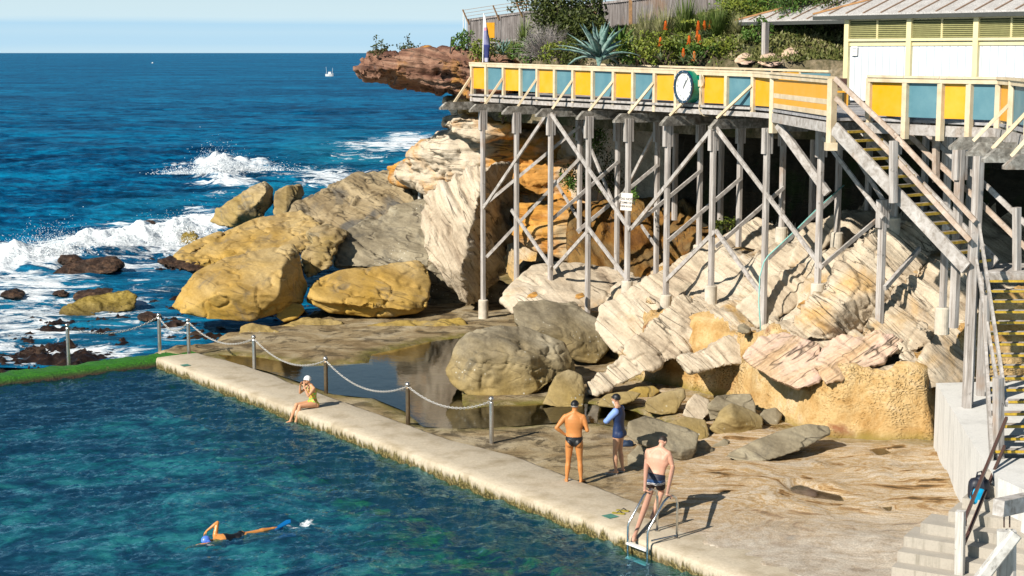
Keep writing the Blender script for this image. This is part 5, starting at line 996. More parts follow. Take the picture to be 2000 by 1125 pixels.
# concrete wedge and steps
CONC2 = plain('pale_concrete', (0.60, 0.58, 0.53), .85, var=.16, scale=2.2, bump=.35)
def streaky(name, base, dark):
    t = NT(name); v = t.coord('Object', scale=(7, 7, .5)); n = t.noise(v, 1, 7, .65); v2 = t.coord('Object'); n2 = t.noise(v2, 1.4, 8, .65); n3 = t.noise(v2, 22, 4, .7)
    g = t.n('ShaderNodeNewGeometry'); sp_ = t.n('ShaderNodeSeparateXYZ'); t.l(g.outputs['Normal'], sp_.inputs[0]); up_ = t.ramp(sp_.outputs['Z'], [(0.4, 1.0), (0.7, 0.0)])
    c = t.mix(t.math('MULTIPLY', t.ramp(n, [(.5, 0.0), (.72, .9)]), up_), base, dark); c = t.mix(t.ramp(n2, [(.5, 0.0), (.75, .6)]), c, tuple(x * .6 for x in base)); c = t.mix(t.ramp(n3, [(.3, .3), (.5, 0.0)]), c, tuple(x * .5 for x in base))
    return t.fin(c, .88, t.bump(n3, .5, .01, t.bump(n2, .3, .03)))
STK = streaky('streaked_concrete', (0.72, 0.71, 0.68), (0.45, 0.44, 0.42)); STK2 = streaky('grimy_step_concrete', (0.44, 0.40, 0.34), (0.20, 0.18, 0.14))
wpts = [P(x, y, 1.66) for x, y in ((1828, 748), (1926, 908), (1950, 934), (2120, 1010), (2150, 740))]
o = MB().prism([(p.x, p.y) for p in wpts], -.4, 1.66).build('concrete_block', STK); tag(o, 'pale streaked concrete block under the foot of the timber staircase', 'concrete block')
cs = thing('concrete_steps', P(1900, 1100, .1), 'worn grey concrete steps leading down to the rock flat', 'steps'); r3 = Vector((.86, -.5, 0)).normalized(); f3 = Vector((-.5, -.86, 0)).normalized()
c0 = Vector((8.62, 29.15, 0))
for k in range(8):
    c = c0 + f3 * (.335 * k); z = 1.64 - .185 * k; left = 1.0; 
    left = (0.05, .1, .2, .35, .75, .95, .95, .95)[k]
    poly = [c - r3 * left, c + r3 * 3.2, c + r3 * 3.2 - f3 * (3 if k == 0 else .6), c - r3 * left - f3 * (.7 if k else .2)]
    MB().prism([(p.x, p.y) for p in poly], -.3, z - .003 * k).build('step', STK2, cs)
bp = Q(1911, 985, 28.7); bg_ = thing('backpack', (bp.x, bp.y, bp.z), 'black and bright blue backpack resting on the steps against the wall', 'backpack')
def blob_mesh(name, c, r, mat, parent=None, seg=20, rings=12, fn=None):
    V = []; 
    for i in range(rings + 1):
        for j in range(seg):
            a, b = pi * i / rings, 2 * pi * j / seg; V.append(Vector(c) + Vector((r[0] * sin(a) * cos(b), r[1] * sin(a) * sin(b), r[2] * cos(a))) * (fn(a, b) if fn else 1))
    Fc = [(i * seg + j, i * seg + (j + 1) % seg, (i + 1) * seg + (j + 1) % seg, (i + 1) * seg + j) for i in range(rings) for j in range(seg)]
    return mesh_obj(name, V, [f[::-1] for f in Fc], mat, parent, True)
BLUB = plain('blue_nylon', (0.0, 0.32, 0.60), .5); BLKB = plain('black_nylon', (0.015, 0.018, 0.03), .5)
sq_ = lambda a, b: 1 / max(abs(sin(a) * cos(b)) ** 4 + abs(sin(a) * sin(b)) ** 4 + abs(cos(a)) ** 4, 1e-6) ** .25
blob_mesh('body', bp + Vector((0, 0, .24)), (.19, .13, .25), BLKB, bg_, fn=sq_); blob_mesh('pocket', bp + Vector((-.05, -.09, .18)), (.13, .08, .15), BLUB, bg_, fn=sq_); blob_mesh('top_flap', bp + Vector((.02, .0, .46)), (.10, .10, .09), BLKB, bg_)
MB().tube([bp + Vector(q) for q in ((.05, .0, .5), (.02, -.04, .62), (-.05, -.03, .6), (-.06, 0, .48))], .015, 6).build('handle', BLKB, bg_, smooth=True)
MB().tube([bp + Vector(q) for q in ((-.12, -.10, .36), (-.19, -.15, .25), (-.14, -.17, .08))], .02, 6).build('strap', BLKB, bg_, smooth=True)
# foreground timber barrier
fb = thing('timber_barrier', Q(1965, 1125, 25.5), 'chunky white painted timber barrier post with brace and grey beam', 'barrier')
MB().beam(Q(1965, 1160, 25.5), Q(1966, 1036, 25.5), .30, .2, up=(.2, 1, 0), bev=.05).build('post', WHW, fb); MB().beam(Q(1900, 1150, 25.2), Q(1984, 1042, 25.2), .16, .2, bev=.03).build('brace', WHN, fb)
MB().beam(Q(1950, 992, 25.4), Q(2060, 968, 26.6), .2, .26).build('beam', GREYN, fb)
for x_ in (1961, 1972): MB().beam(Q(x_, 1030, 25.5), Q(x_, 1005, 25.5), .02, .02).build('rod', BRN, fb)

# ================================================================== changing pavilion
pv = thing('changing_pavilion', at(1655, 46.5, 7.74), 'white boarded changing pavilion with louvres under a grey ribbed roof', 'pavilion')
W = [at(1655, 46.5, 0), at(1776, 44.7, 0), at(1906, 43.0, 0)]; wd = (W[2] - W[0]).normalized(); W.append(W[2] + (W[2] - W[1])); W.append(W[3] + (W[2] - W[1])); wn_ = Vector((-wd.y, wd.x, 0))
t = NT('white_boarding'); v = t.coord('World', rot=(0, 0, -atan2(wd.y, wd.x))); wv = t.n('ShaderNodeTexWave'); wv.inputs['Scale'].default_value = 1.25; wv.bands_direction = 'X'; t.l(v, wv.inputs['Vector']); lin = t.ramp(wv.outputs['Fac'], [(0.0, 0.0), (.08, 1.0)])
WB = t.fin(t.mix(lin, (.42, .46, .50), (.64, .69, .74)), .5, t.bump(lin, .6, .01)); LOUV = plain('olive_louvre', (0.33, 0.32, 0.14), .6)
ROOFM = None
z1 = 10.18
for k in range(4):
    a, b = W[k], W[k + 1]
    MB().beam((a.x, a.y, 8.75), (b.x, b.y, 8.75), .06, 1.75).build('wall', WB, pv)
    MB().beam((a.x, a.y, 9.83) , (b.x, b.y, 9.83), .03, .5).build('louvre_backing', plain('dark_slot', (0.08, 0.08, 0.03), .8), pv)
    m = MB()
    for h_ in range(9):
        zz = 9.62 + h_ * .052; m.beam(Vector((a.x, a.y, zz)) - wn_ * .05, Vector((b.x, b.y, zz)) - wn_ * .05, .05, .018, up=(wn_ * -.6 + Vector((0, 0, 1))))
    m.build('louvres', LOUV, pv)
    MB().beam(Vector((a.x, a.y, 9.55)) - wn_ * .07, Vector((b.x, b.y, 9.55)) - wn_ * .07, .10, .07).build('sill', CREAM2, pv); MB().beam(Vector((a.x, a.y, 9.66 - .22)) - wn_ * .04, Vector((b.x, b.y, 9.66 - .22)) - wn_ * .04, .04, .10).build('trim', CREAM2, pv)
    MB().beam((a.x, a.y, z1 - .06), (b.x, b.y, z1 - .06), .1, .08).build('head_beam', CREAM2, pv)
    mid = a.lerp(b, .48); MB().beam(Vector((mid.x, mid.y, 9.58)) - wn_ * .06, Vector((mid.x, mid.y, z1)) - wn_ * .06, .05, .05).build('mullion', CREAM2, pv)
    MB().beam(Vector((a.x, a.y, FZ)) - wn_ * .05, Vector((a.x, a.y, z1)) - wn_ * .05, .16, .16, up=wd).build('column', CREAM2, pv)
MB().beam((W[0].x, W[0].y, 8.95), Vector((W[0].x, W[0].y, 8.95)) + wn_ * 4, .06, 2.3).build('wall', WB, pv)
t = NT('grey_roof_sheet'); v = t.coord('Object'); n1 = t.noise(v, 2.5, 8, .7); n2 = t.noise(v, 26, 5, .75)
ROOFM = t.fin(t.mix(t.ramp(n2, [(.35, 1.0), (.55, 0.0)]), t.ramp(n1, [(.3, (.42, .40, .38)), (.6, (.58, .56, .54))]), (.26, .25, .24)), .8, t.bump(n2, .3, .01)); ROOFL = plain('roof_batten', (.30, .20, .14), .7); FASC = plain('dark_fascia', (.05, .055, .05), .7); RUST = plain('rusty_flashing', (.42, .22, .09), .7)
def roof(corner, L, zE, pitch, run_, parent):
    up_ = Vector((wn_.x, wn_.y, math.tan(pitch))); th = Vector((0, 0, .05)); C_ = Vector((corner.x, corner.y, zE)); R2 = run_
    q = [C_, C_ + wd * L, C_ + wd * L + up_ * R2, C_ + wd * R2 + up_ * R2]; m = MB(); m.extr(q, -th); m.build('roof', ROOFM, parent)
    q = [C_, C_ + wd * R2 + up_ * R2, C_ + wn_ * 2 * R2]; m = MB(); m.extr(q, -th); m.build('roof_end', ROOFM, parent)
    k = 1
    while k * .62 < L:
        s_ = k * .62; r_ = min(s_, R2); a = C_ + wd * s_ + Vector((0, 0, .015)); MB().beam(a, a + up_ * r_, .045, .035).build('roof_batten', ROOFL, parent); k += 1
    MB().beam(C_ + Vector((0, 0, .02)), C_ + wd * R2 + up_ * R2 + Vector((0, 0, .02)), .14, .05).build('hip_flashing', RUST, parent)
    MB().beam(C_ + Vector((0, 0, -.10)) + wn_ * .02, C_ + wd * L + Vector((0, 0, -.10)) + wn_ * .02, .04, .11).build('fascia', FASC, parent)
    MB().extr([C_ + Vector((0, 0, -.14)) + wn_ * .05 + wd * .1, C_ + wd * L + Vector((0, 0, -.14)) + wn_ * .05, C_ + wd * L + wn_ * 1.0 + Vector((0, 0, -.14)), C_ + wn_ * 1.0 + wd * .1 + Vector((0, 0, -.14))], (0, 0, .02)).build('soffit', FASC, parent)
cb = at(1583, 47.2, 0); roof(cb, 12, 10.27, radians(20), 3.2, pv)
nt = Vector((W[0].x, W[0].y, 0)) + wd * .28 - wn_ * .09
MB().beam(nt + Vector((0, 0, 9.12)), nt + Vector((0, 0, 9.38)), .22, .01, up=wn_).build('notice', WHITEP, pv)
for z_ in (9.31, 9.25): MB().beam(nt + Vector((0, 0, z_)) - wd * .07 - wn_ * .01, nt + Vector((0, 0, z_)) + wd * .07 - wn_ * .01, .004, .018).build('notice_text', GREYH, pv)
sh = thing('verandah_shelter', at(1493, 50.5, 7.74), 'open shelter with a grey ribbed roof on slim posts behind the parapet', 'shelter')
roof(at(1433, 53.5, 0), 8.5, 10.22, radians(20), 3.0, sh)
q = at(1492, 51.0, 0); MB().beam((q.x, q.y, FZ), (q.x, q.y, 10.12), .17, .15, up=wd).build('post', GREYW, sh); q2 = q + wd * 5.0; MB().beam((q2.x, q2.y, FZ), (q2.x, q2.y, 10.12), .17, .15, up=wd).build('post', GREYW, sh)
# orange bench beside the pavilion corner
bn = thing('bench', at(1638, 44.5, FZ), 'dark bench with an orange frame by the pavilion corner', 'bench'); q = at(1638, 44.5, FZ)
MB().box((q.x, q.y, FZ + .42), (.5, .4, .04)).build('seat', ORAP, bn)
for a_, b_ in ((-1, -1), (1, -1), (-1, 1), (1, 1)): MB().beam((q.x + a_ * .2, q.y + b_ * .15, FZ), (q.x + a_ * .2, q.y + b_ * .15, FZ + .42), .04, .04).build('leg', ORAP, bn)
MB().box((q.x, q.y + .2, FZ + .65), (.5, .03, .25)).build('backrest', BRN, bn)
# ================================================================== planted bank above the deck
hc_ = []
for x, y, D in ((905, 106, 63), (925, 104, 67), (960, 118, 59.5), (1010, 122, 58.5), (1060, 118, 57.5), (1120, 120, 56.5), (1180, 124, 55), (1250, 124, 53.6), (1320, 126, 52.2), (1400, 126, 50.8), (1480, 126, 49.8), (1560, 124, 49.5), (1640, 122, 49.5), (1750, 120, 50),
                (1000, 92, 66), (1080, 80, 65), (1160, 68, 64), (1240, 58, 63), (1330, 44, 61), (1420, 26, 59), (1500, 18, 57.5), (1580, 4, 56.5), (1660, -16, 56), (1800, -30, 56), (1950, -40, 55), (1250, 88, 57.5), (1320, 80, 56), (1400, 70, 55), (1500, 66, 53.5), (1580, 62, 53), (1640, 60, 53), (1100, 100, 60), (1700, 40, 55),
                (920, 98, 74), (1000, 88, 74), (1160, 60, 74), (1330, 30, 72), (1500, 0, 70), (1800, -30, 70)):
    q = Q(x, y, D); hc_.append(tuple(q))
hc_ = np.array(hc_)
def hill_z(X, Y):
    num = 0; den = 0
    for x, y, z in hc_:
        w = 1.0 / ((X - x) ** 2 + (Y - y) ** 2 + 0.6) ** 1.8; num = num + w * z; den = den + w
    return num / den
sv = np.arange(-9, 30, .2); tv = np.arange(3.9, 24, .2); SS, TT_ = np.meshgrid(sv, tv); S_ = SS.ravel(); T_ = TT_.ravel()
tt_ = T_ + 1.9 * sstep(8.0, 13, S_) * (T_ < 30); X = OX + dv.x * S_ + nv.x * tt_; Y = OY + dv.y * S_ + nv.y * tt_
z = hill_z(X, Y) + 0.18 * fbm(np.stack([X, Y, X * 0], 1) * .7, 4)
z = np.where((T_ < 4.05) | (S_ < -8.9), 6.6, z)
t = NT('planted_bank'); v = t.coord('World'); n1 = t.noise(v, .8, 8, .7); n2 = t.noise(v, 7, 6, .7)
c = t.ramp(n1, [(.35, (.05, .065, .015)), (.47, (.12, .10, .045)), (.55, (.28, .22, .14)), (.66, (.42, .35, .25))]); c = t.mix(t.ramp(n2, [(.4, .6), (.6, 0.0)]), c, (.03, .035, .01))
hill = mesh_obj('hillside', np.stack([X, Y, z], 1), grid_faces(len(tv), len(sv)), t.fin(c, .9, t.bump(n2, 1.0, .08)), smooth=True, loc=(0, 0, 0)); tag(hill, kind='structure')
def HP(px, D, lift=0.0):
    q = Q(px, 100, D); return Vector((q.x, q.y, float(hill_z(np.array([q.x]), np.array([q.y]))[0]) + lift))
def leafmat(name, cols, rough=.55):
    t = NT(name); v = t.coord('World'); n = t.noise(v, 9, 3, .6); n2 = t.noise(v, 1.6, 4, .6)
    c = t.ramp(t.math('ADD', t.math('MULTIPLY', n, .6), t.math('MULTIPLY', n2, .4)), [(.36, cols[0]), (.5, cols[1]), (.64, cols[2])]); t.b.inputs['Subsurface Weight'].default_value = 0
    return t.fin(c, rough, spec=.3)
L_dark = leafmat('olive_dark_leaves', ((.012, .022, .004), (.045, .06, .012), (.12, .14, .03))); L_lime = leafmat('yellow_green_leaves', ((.05, .08, .01), (.14, .18, .02), (.28, .30, .05)))
L_mid = leafmat('mid_green_leaves', ((.02, .05, .01), (.07, .14, .02), (.16, .26, .05))); L_grass = leafmat('straw_grass', ((.08, .09, .03), (.24, .24, .10), (.46, .42, .24))); L_grassg = leafmat('green_grass', ((.03, .06, .01), (.10, .15, .03), (.26, .29, .10)))
L_agave = leafmat('blue_green_agave', ((.05, .12, .10), (.16, .27, .24), (.34, .45, .42)), .45); L_agy = leafmat('yellow_edged_agave', ((.05, .14, .03), (.25, .35, .05), (.6, .58, .15)), .45)
L_aloe = leafmat('dull_aloe', ((.06, .10, .04), (.17, .23, .11), (.34, .38, .22))); L_org = leafmat('orange_flower', ((.55, .08, .01), (.80, .16, .02), (.9, .28, .05))); L_twig = leafmat('grey_twigs', ((.12, .10, .09), (.30, .27, .25), (.48, .44, .42)), .8)
BARK = plain('bark', (.12, .09, .06), .9)
def crown(c, r, n, ls, rng, flat=.0, clump=7, gap=.0):
    V, Fc = [], []; cl = [Vector((rng.gauss(0, .5), rng.gauss(0, .5), rng.gauss(0, .45))) for _ in range(clump)]
    for _ in range(n):
        k = rng.choice(cl); p = k + Vector((rng.gauss(0, .26), rng.gauss(0, .26), rng.gauss(0, .24)))
        if p.length > 1.15: p *= 1.0 / p.length
        q = Vector(c) + Vector((p.x * r[0], p.y * r[1], p.z * r[2])); a = Vector((rng.gauss(0, 1), rng.gauss(0, 1), rng.gauss(.3, 1))).normalized(); b = a.cross(Vector((rng.gauss(0, 1), rng.gauss(0, 1), rng.gauss(0, 1)))).normalized()
        l = ls * rng.uniform(.6, 1.4); w = l * .28; i = len(V); V += [q - a * l * .5, q + b * w - a * .05 * l, q + a * l * .5, q - b * w]; Fc.append((i, i + 1, i + 2, i + 3))
    return V, Fc
def bush(name, label, cat, base, r, n, ls, mat, seed, group=None, lift=.55, clump=9, stems=5):
    rng = random.Random(seed); T = thing(name, base, label, cat, group); c = base + Vector((0, 0, r[2] * lift))
    V, Fc = crown(c, r, n, ls, rng, clump=clump); mesh_obj('crown', V, Fc, mat, T, norm=False)
    m = MB()
    for _ in range(stems):
        e = c + Vector((rng.gauss(0, .4) * r[0], rng.gauss(0, .4) * r[1], rng.uniform(-.2, .5) * r[2])); md = base.lerp(e, .5) + Vector((rng.gauss(0, .05), 0, .05)); m.tube([base - Vector((0, 0, .1)), md, e], [.03, .02, .008], 5)
    m.build('stem', BARK, T); return T
def blades(base, n, L, w, rng, spread=1.0, droop=.6, seg=4, up=1.0, base_r=.08):
    V, Fc = [], []
    for _ in range(n):
        az = rng.uniform(0, 2 * pi); d = Vector((cos(az), sin(az), 0)); el = rng.uniform(.15, 1) ** .8; l = L * rng.uniform(.6, 1.15); sd = Vector((-d.y, d.x, 0)); ww = w * rng.uniform(.7, 1.2); o = Vector(base) + d * rng.random() * base_r; i = len(V)
        for k in range(seg + 1):
            f = k / seg; p = o + d * (l * f * spread * (1 - el * .8)) + Vector((0, 0, l * f * up * (el * .9 + .2) - droop * l * f * f * (1 - el) * .9)); q = ww * (1 - f) ** .7; V += [p - sd * q, p + sd * q]
        Fc += [(i + 2 * k, i + 2 * k + 1, i + 2 * k + 3, i + 2 * k + 2) for k in range(seg)]
    return V, Fc
def tuft(label, base, n, L, w, mat, seed, group='grass tufts on the bank', **k):
    V, Fc = blades(base, n, L, w, random.Random(seed), **k); o = mesh_obj('grass_tuft', V, Fc, mat, norm=False, loc=base); return tag(o, label, 'grass tuft', group)
def rosette(name, label, base, n, L, w, mat, seed, group=None, flat=.3):
    rng = random.Random(seed); V, Fc = [], []
    for i_ in range(n):
        az = i_ * 2.399 + rng.uniform(-.2, .2); f0 = i_ / n; el = radians(8 + 76 * f0) + rng.uniform(-.1, .1); l = L * (1 - .25 * f0) * rng.uniform(.85, 1.1); d = Vector((cos(az), sin(az), 0)); sd = Vector((-d.y, d.x, 0)); ws = [w * .55, w * .9, w, w * .85, w * .5, w * .06]; i = len(V); bend = rng.uniform(.25, .7) * (1 - f0) 
        for k in range(6):
            f = k / 5; e2 = el + bend * .5 - bend * f * 1.2; p = Vector(base) + d * (l * f * cos(e2)) + Vector((0, 0, .05 + l * f * sin(e2))); nn_ = Vector((-d.x * sin(e2), -d.y * sin(e2), cos(e2)))
            V += [p - sd * ws[k] + nn_ * ws[k] * .35, p - nn_ * ws[k] * .25, p + sd * ws[k] + nn_ * ws[k] * .35, p + nn_ * ws[k] * .08]
        for k in range(5):
            for j in range(4): Fc.append((i + 4 * k + j, i + 4 * k + (j + 1) % 4, i + 4 * k + 4 + (j + 1) % 4, i + 4 * k + 4 + j))
    return V, Fc
def agave(label, base, n, L, w, mat, seed, group='agaves on the bank'):
    V, Fc = rosette('agave', label, base, n, L, w, mat, seed); o = mesh_obj('agave', V, Fc, mat, smooth=True, loc=base); return tag(o, label, 'agave', group)

agave('large blue green agave with long pointed leaves in front of the fence', HP(1172, 54.2), 34, 1.65, .13, L_agave, 1)
agave('smaller blue agave just right of the furled flag', HP(983, 61), 22, .85, .06, L_agave, 2)
agave('broad green agave half hidden behind the large blue one', HP(1212, 56.6), 22, 1.1, .10, L_mid, 3)
agave('yellow striped agave high on the bank above the grasses', HP(1435, 58.0), 20, 1.0, .08, L_agy, 4)
agave('yellow edged agave at the very top of the picture', HP(1468, 58.6, .5), 20, 1.1, .08, L_agy, 5)
bush('shrub', 'tall dense dark olive shrub against the left part of the fence', 'shrub', HP(1105, 61), (1.35, 1.1, 1.6), 9500, .13, L_dark, 10, lift=.75, clump=22)
bush('shrub', 'dark olive shrub filling the gap behind the dry grey bush', 'shrub', HP(1135, 59), (.9, .8, 1.0), 4200, .13, L_dark, 11, lift=.7, clump=14)
# dry bush of bare twigs
rng = random.Random(3); b0 = HP(1070, 58.5); m = MB()
for _ in range(520):
    d = Vector((rng.gauss(0, .8), rng.gauss(0, .8), abs(rng.gauss(.5, .55)))).normalized(); l = rng.uniform(.5, 1.15); p1 = b0 + d * l * .5 + Vector((rng.gauss(0, .06), rng.gauss(0, .06), .1)); p2 = b0 + d * l + Vector((rng.gauss(0, .1), rng.gauss(0, .1), .12 + rng.gauss(0, .08))); m.tube([b0 + d * .08, p1, p2], [.009, .007, .003], 3, caps=False)
    for _k in range(3): m.tube([p1.lerp(p2, rng.random()), p2 + Vector((rng.gauss(0, .13), rng.gauss(0, .13), rng.gauss(.02, .1)))], [.005, .003], 3, caps=False)
tag(m.build('dry_bush', L_twig, norm=False, loc=b0), 'bare grey twiggy bush right behind the parapet', 'dry bush')
for i, (px, D, n, L, mt, lab) in enumerate([(1025, 63, 170, 1.0, L_grassg, 'spiky yellow green tuft left of the dark shrub'), (1338, 57.5, 420, 1.25, L_grassg, 'tall bright green grass clump at the middle of the fence'), (1262, 57.5, 300, 1.1, L_grass, 'straw coloured grass clump right of the big agave'), (1290, 56.0, 300, .9, L_grass, 'pale dry grass below the tall green clump'), (1300, 58.5, 260, 1.0, L_grass, 'straw grass against the fence boards'),
    (1400, 54, 380, 1.0, L_grassg, 'drooping green grass right of the orange flowers'), (1425, 55, 260, .9, L_grassg, 'green grass tuft just left of the shelter roof tip'), (1375, 56.5, 260, .9, L_grassg, 'grass tuft between the flower spikes'), (1245, 54.5, 200, .8, L_grass, 'low pale grass beside the big agave'), (1000, 60, 130, .7, L_grassg, 'short spiky tuft at the foot of the small agave'), (1440, 53.5, 200, .7, L_grass, 'straw tuft under the shelter roof tip'), (1330, 53.5, 200, .6, L_grassg, 'short grass directly above the clock')]):
    tuft(lab, HP(px, D), int(n * 1.5), L * 1.15, .017, mt, 20 + i)
gb = 'low bushes on the bank'
for i, (px, D, r, n, mt, lab) in enumerate([(1262, 53.8, (.7, .5, .5), 900, L_lime, 'yellow green bush between the agave and the flowers'), (1455, 54.5, (.9, .6, .65), 1500, L_lime, 'yellow green bush left of the shelter post'), (1478, 56.5, (.9, .6, .6), 1300, L_lime, 'bright bush under the shelter roof edge'), (1520, 55.5, (.9, .6, .6), 1200, L_mid, 'mid green bush inside the shelter shade'), (1470, 58.5, (1.2, .8, .5), 1200, L_mid, 'bush along the crest by the roof'),
    (1225, 55.0, (.6, .5, .45), 800, L_mid, 'green bush at the right foot of the big agave'), (908, 63.5, (.42, .4, .42), 600, L_mid, 'round green bush on the headland beside the flag'), (955, 60.2, (.6, .4, .35), 500, L_lime, 'low bush at the foot of the flag pole'), (1035, 58.8, (.6, .4, .35), 600, L_mid, 'bright green low bush left of the dry twigs'), (1090, 57.2, (.6, .4, .35), 600, L_lime, 'lime ground bush in front of the dry twigs'), (1130, 56.3, (.5, .4, .4), 600, L_dark, 'dark bush left of the big agave'),
    (1555, 52.5, (.8, .5, .75), 1500, L_mid, 'leafy climber over pale stones beside the pavilion'), (1600, 52.6, (.9, .5, .8), 1500, L_dark, 'dark climber hanging under the roof'), (1635, 52.0, (.7, .5, .7), 900, L_dark, 'dark bush against the pavilion end wall'), (1340, 54.5, (.6, .4, .35), 600, L_lime, 'lime bush under the aloe flowers'), (1385, 53.0, (.6, .4, .35), 500, L_lime, 'lime bush by the rear parapet'), (1540, 58.5, (1.2, .8, .6), 1200, L_lime, 'crest bush left of the far roof')]):
    bush('bush', lab, 'bush', HP(px, D), (r[0] * 1.25, r[1] * 1.2, r[2] * 1.3), int(n * 1.5), .10, mt, 40 + i, gb, lift=.6)
al = [(1300, 50, 54.8), (1364, 50, 54), (1376, 50, 54.2), (1388, 48, 54), (1362, 69, 53.0), (1366, 77, 52.7), (1346, 79, 52.8), (1290, 82, 53.2), (1335, 104, 52.0), (1356, 110, 51.7)]
for i, (x, y, D) in enumerate(al):
    tip = Q(x, y - 5, D); b = HP(x, D); b = b if b.z < tip.z - .25 else Vector((b.x, b.y, tip.z - .45)); T = thing('aloe', b, ('flowering aloe with an orange spike, ' + ['far left by the fence', 'first of three in a row by the green grass', 'middle of the three in a row', 'right of the three in a row', 'upper one of the close pair', 'lower one of the close pair', 'short one left of the close pair', 'left one above the clock', 'low one beside the parapet', 'lowest one at the rear rail'][i]), 'aloe', 'orange flowering aloes')
    V, Fc = rosette('aloe', '', b, 16, .42, .03, None, 60 + i); mesh_obj('leaves', V, Fc, L_aloe, T)
    MB().tube([b, b.lerp(tip, .6), tip - Vector((0, 0, .12))], .012, 5).build('stalk', L_aloe, T)
    rg = random.Random(i); V, Fc = [], []
    for k in range(70):
        f = k / 70; az = k * 2.4; r_ = .095 * (1 - f * .7); p = tip + Vector((0, 0, -.20 + .29 * f)); e = p + Vector((cos(az) * r_, sin(az) * r_, -.035)); s_ = Vector((-sin(az), cos(az), 0)) * .024; j = len(V); V += [p - s_, p + s_, e + s_, e - s_]; Fc.append((j, j + 1, j + 2, j + 3))
    mesh_obj('flower_spike', V, Fc, L_org, T, norm=False)
# ground cover over the bank (countless small leaves: stuff)
rng = random.Random(77); V, Fc = [], []
for _ in range(42000):
    px = rng.uniform(930, 1650); D = rng.uniform(50, 64); q = Q(px, 100, D); V0 = (q.x, q.y); V.append(V0)
arr = np.array(V); hz2 = hill_z(arr[:, 0], arr[:, 1]); dn = fbm(np.stack([arr[:, 0] * .8, arr[:, 1] * .8, arr[:, 0] * 0], 1), 3); V = []
for (x, y), z_, d_ in zip(arr, hz2, dn):
    if d_ < -.3: continue
    tt0 = (x - OX) * nv.x + (y - OY) * nv.y
    if tt0 < 4.2: continue
    for _k in range(2):
        a = Vector((rng.gauss(0, 1), rng.gauss(0, 1), abs(rng.gauss(0, 1.1)))).normalized(); b = a.cross(Vector((rng.gauss(0, 1), rng.gauss(0, 1), 0))).normalized(); l = rng.uniform(.08, .24); w = l * .16; o = Vector((x + rng.gauss(0, .05), y + rng.gauss(0, .05), z_ + .05)); i = len(V); V += [o, o + a * l * .5 + b * w, o + a * l, o + a * l * .5 - b * w]; Fc.append((i, i + 1, i + 2, i + 3))
o = mesh_obj('ground_cover', V, Fc, leafmat('ground_cover_leaves', ((.04, .06, .012), (.14, .15, .04), (.34, .30, .16))), norm=False); tag(o, 'low mixed ground cover and dry grass over the bank', 'ground cover', kind='stuff')
# plants on the shaded cliff under the deck
def wall_bush(name, label, px, py, D, r, n, mat, seed): return bush(name, label, 'bush', Q(px, py, D) - Vector((0, 0, r[2] * .5)), r, n, .09, mat, seed, 'plants growing on the cliff under the deck', lift=.5)
wall_bush('creeper', 'long green creeper hanging down the cliff between the second row posts', 1165, 255, 60.0, (.75, .5, .8), 1500, L_mid, 90); wall_bush('creeper', 'green creeper patch above the ochre outcrop', 1118, 345, 60.5, (.45, .4, .75), 900, L_mid, 91)
wall_bush('creeper', 'dark creeper fringe right behind the bracing cross', 1190, 330, 59.5, (.7, .5, .9), 1200, L_dark, 92); wall_bush('creeper', 'small sprig right of the warning sign', 1239, 384, 51.2, (.16, .2, .3), 120, L_mid, 93); wall_bush('creeper', 'small lit plant on the rocks behind the sixth post', 1421, 438, 48.5, (.35, .3, .25), 220, L_lime, 94)
wall_bush('creeper', 'thin weed hanging from the cliff brow beside the second post', 981, 225, 62.6, (.15, .2, .4), 160, L_lime, 95)
# saplings on the headland rock
def sapling(label, base, stems, seed):
    rng = random.Random(seed); T = thing('sapling', base, label, 'sapling', 'straggly saplings on the headland'); m = MB(); V, Fc = [], []
    for (tx, ty, D) in stems:
        tip = Q(tx, ty, D); mid = base.lerp(tip, .5) + Vector((rng.gauss(0, .05), 0, .05)); m.tube([base, mid, tip], [.014, .01, .005], 4)
        for _ in range(26):
            f = rng.uniform(.25, 1); p = (base.lerp(mid, f * 2) if f < .5 else mid.lerp(tip, f * 2 - 1)) + Vector((rng.gauss(0, .06), rng.gauss(0, .06), rng.gauss(0, .04))); a = Vector((rng.gauss(0, 1), rng.gauss(0, 1), rng.gauss(.6, .6))).normalized(); b = a.cross(Vector((0, 1, .2))).normalized(); l = rng.uniform(.07, .13); i = len(V); V += [p, p + a * l * .5 + b * l * .25, p + a * l, p + a * l * .5 - b * l * .25]; Fc.append((i, i + 1, i + 2, i + 3))
    m.build('stem', BARK, T); mesh_obj('leaves', V, Fc, L_dark, T, norm=False)
sapling('taller straggly sapling near the tip of the headland', Q(738, 112, 63.5), [(728, 90, 63.4), (735, 68, 63.5), (745, 78, 63.5), (757, 92, 63.6), (724, 102, 63.4), (761, 88, 63.6)], 1)
sapling('low bushy sapling in the middle of the headland', Q(792, 104, 64), [(778, 88, 64), (794, 68, 64), (803, 84, 64), (818, 88, 64), (812, 96, 64), (785, 94, 64)], 2)
rng = random.Random(9)
# leafy tree top behind the fence
b = HP(1030, 75); T = thing('tree', b, 'loose grey green tree top showing over the fence', 'tree'); c = Q(1028, 8, 75); V, Fc = crown(c, (.9, .9, .5), 500, .12, rng, clump=8); mesh_obj('crown', V, Fc, L_dark, T, norm=False); MB().tube([b, c], [.06, .03], 6).build('trunk', BARK, T)
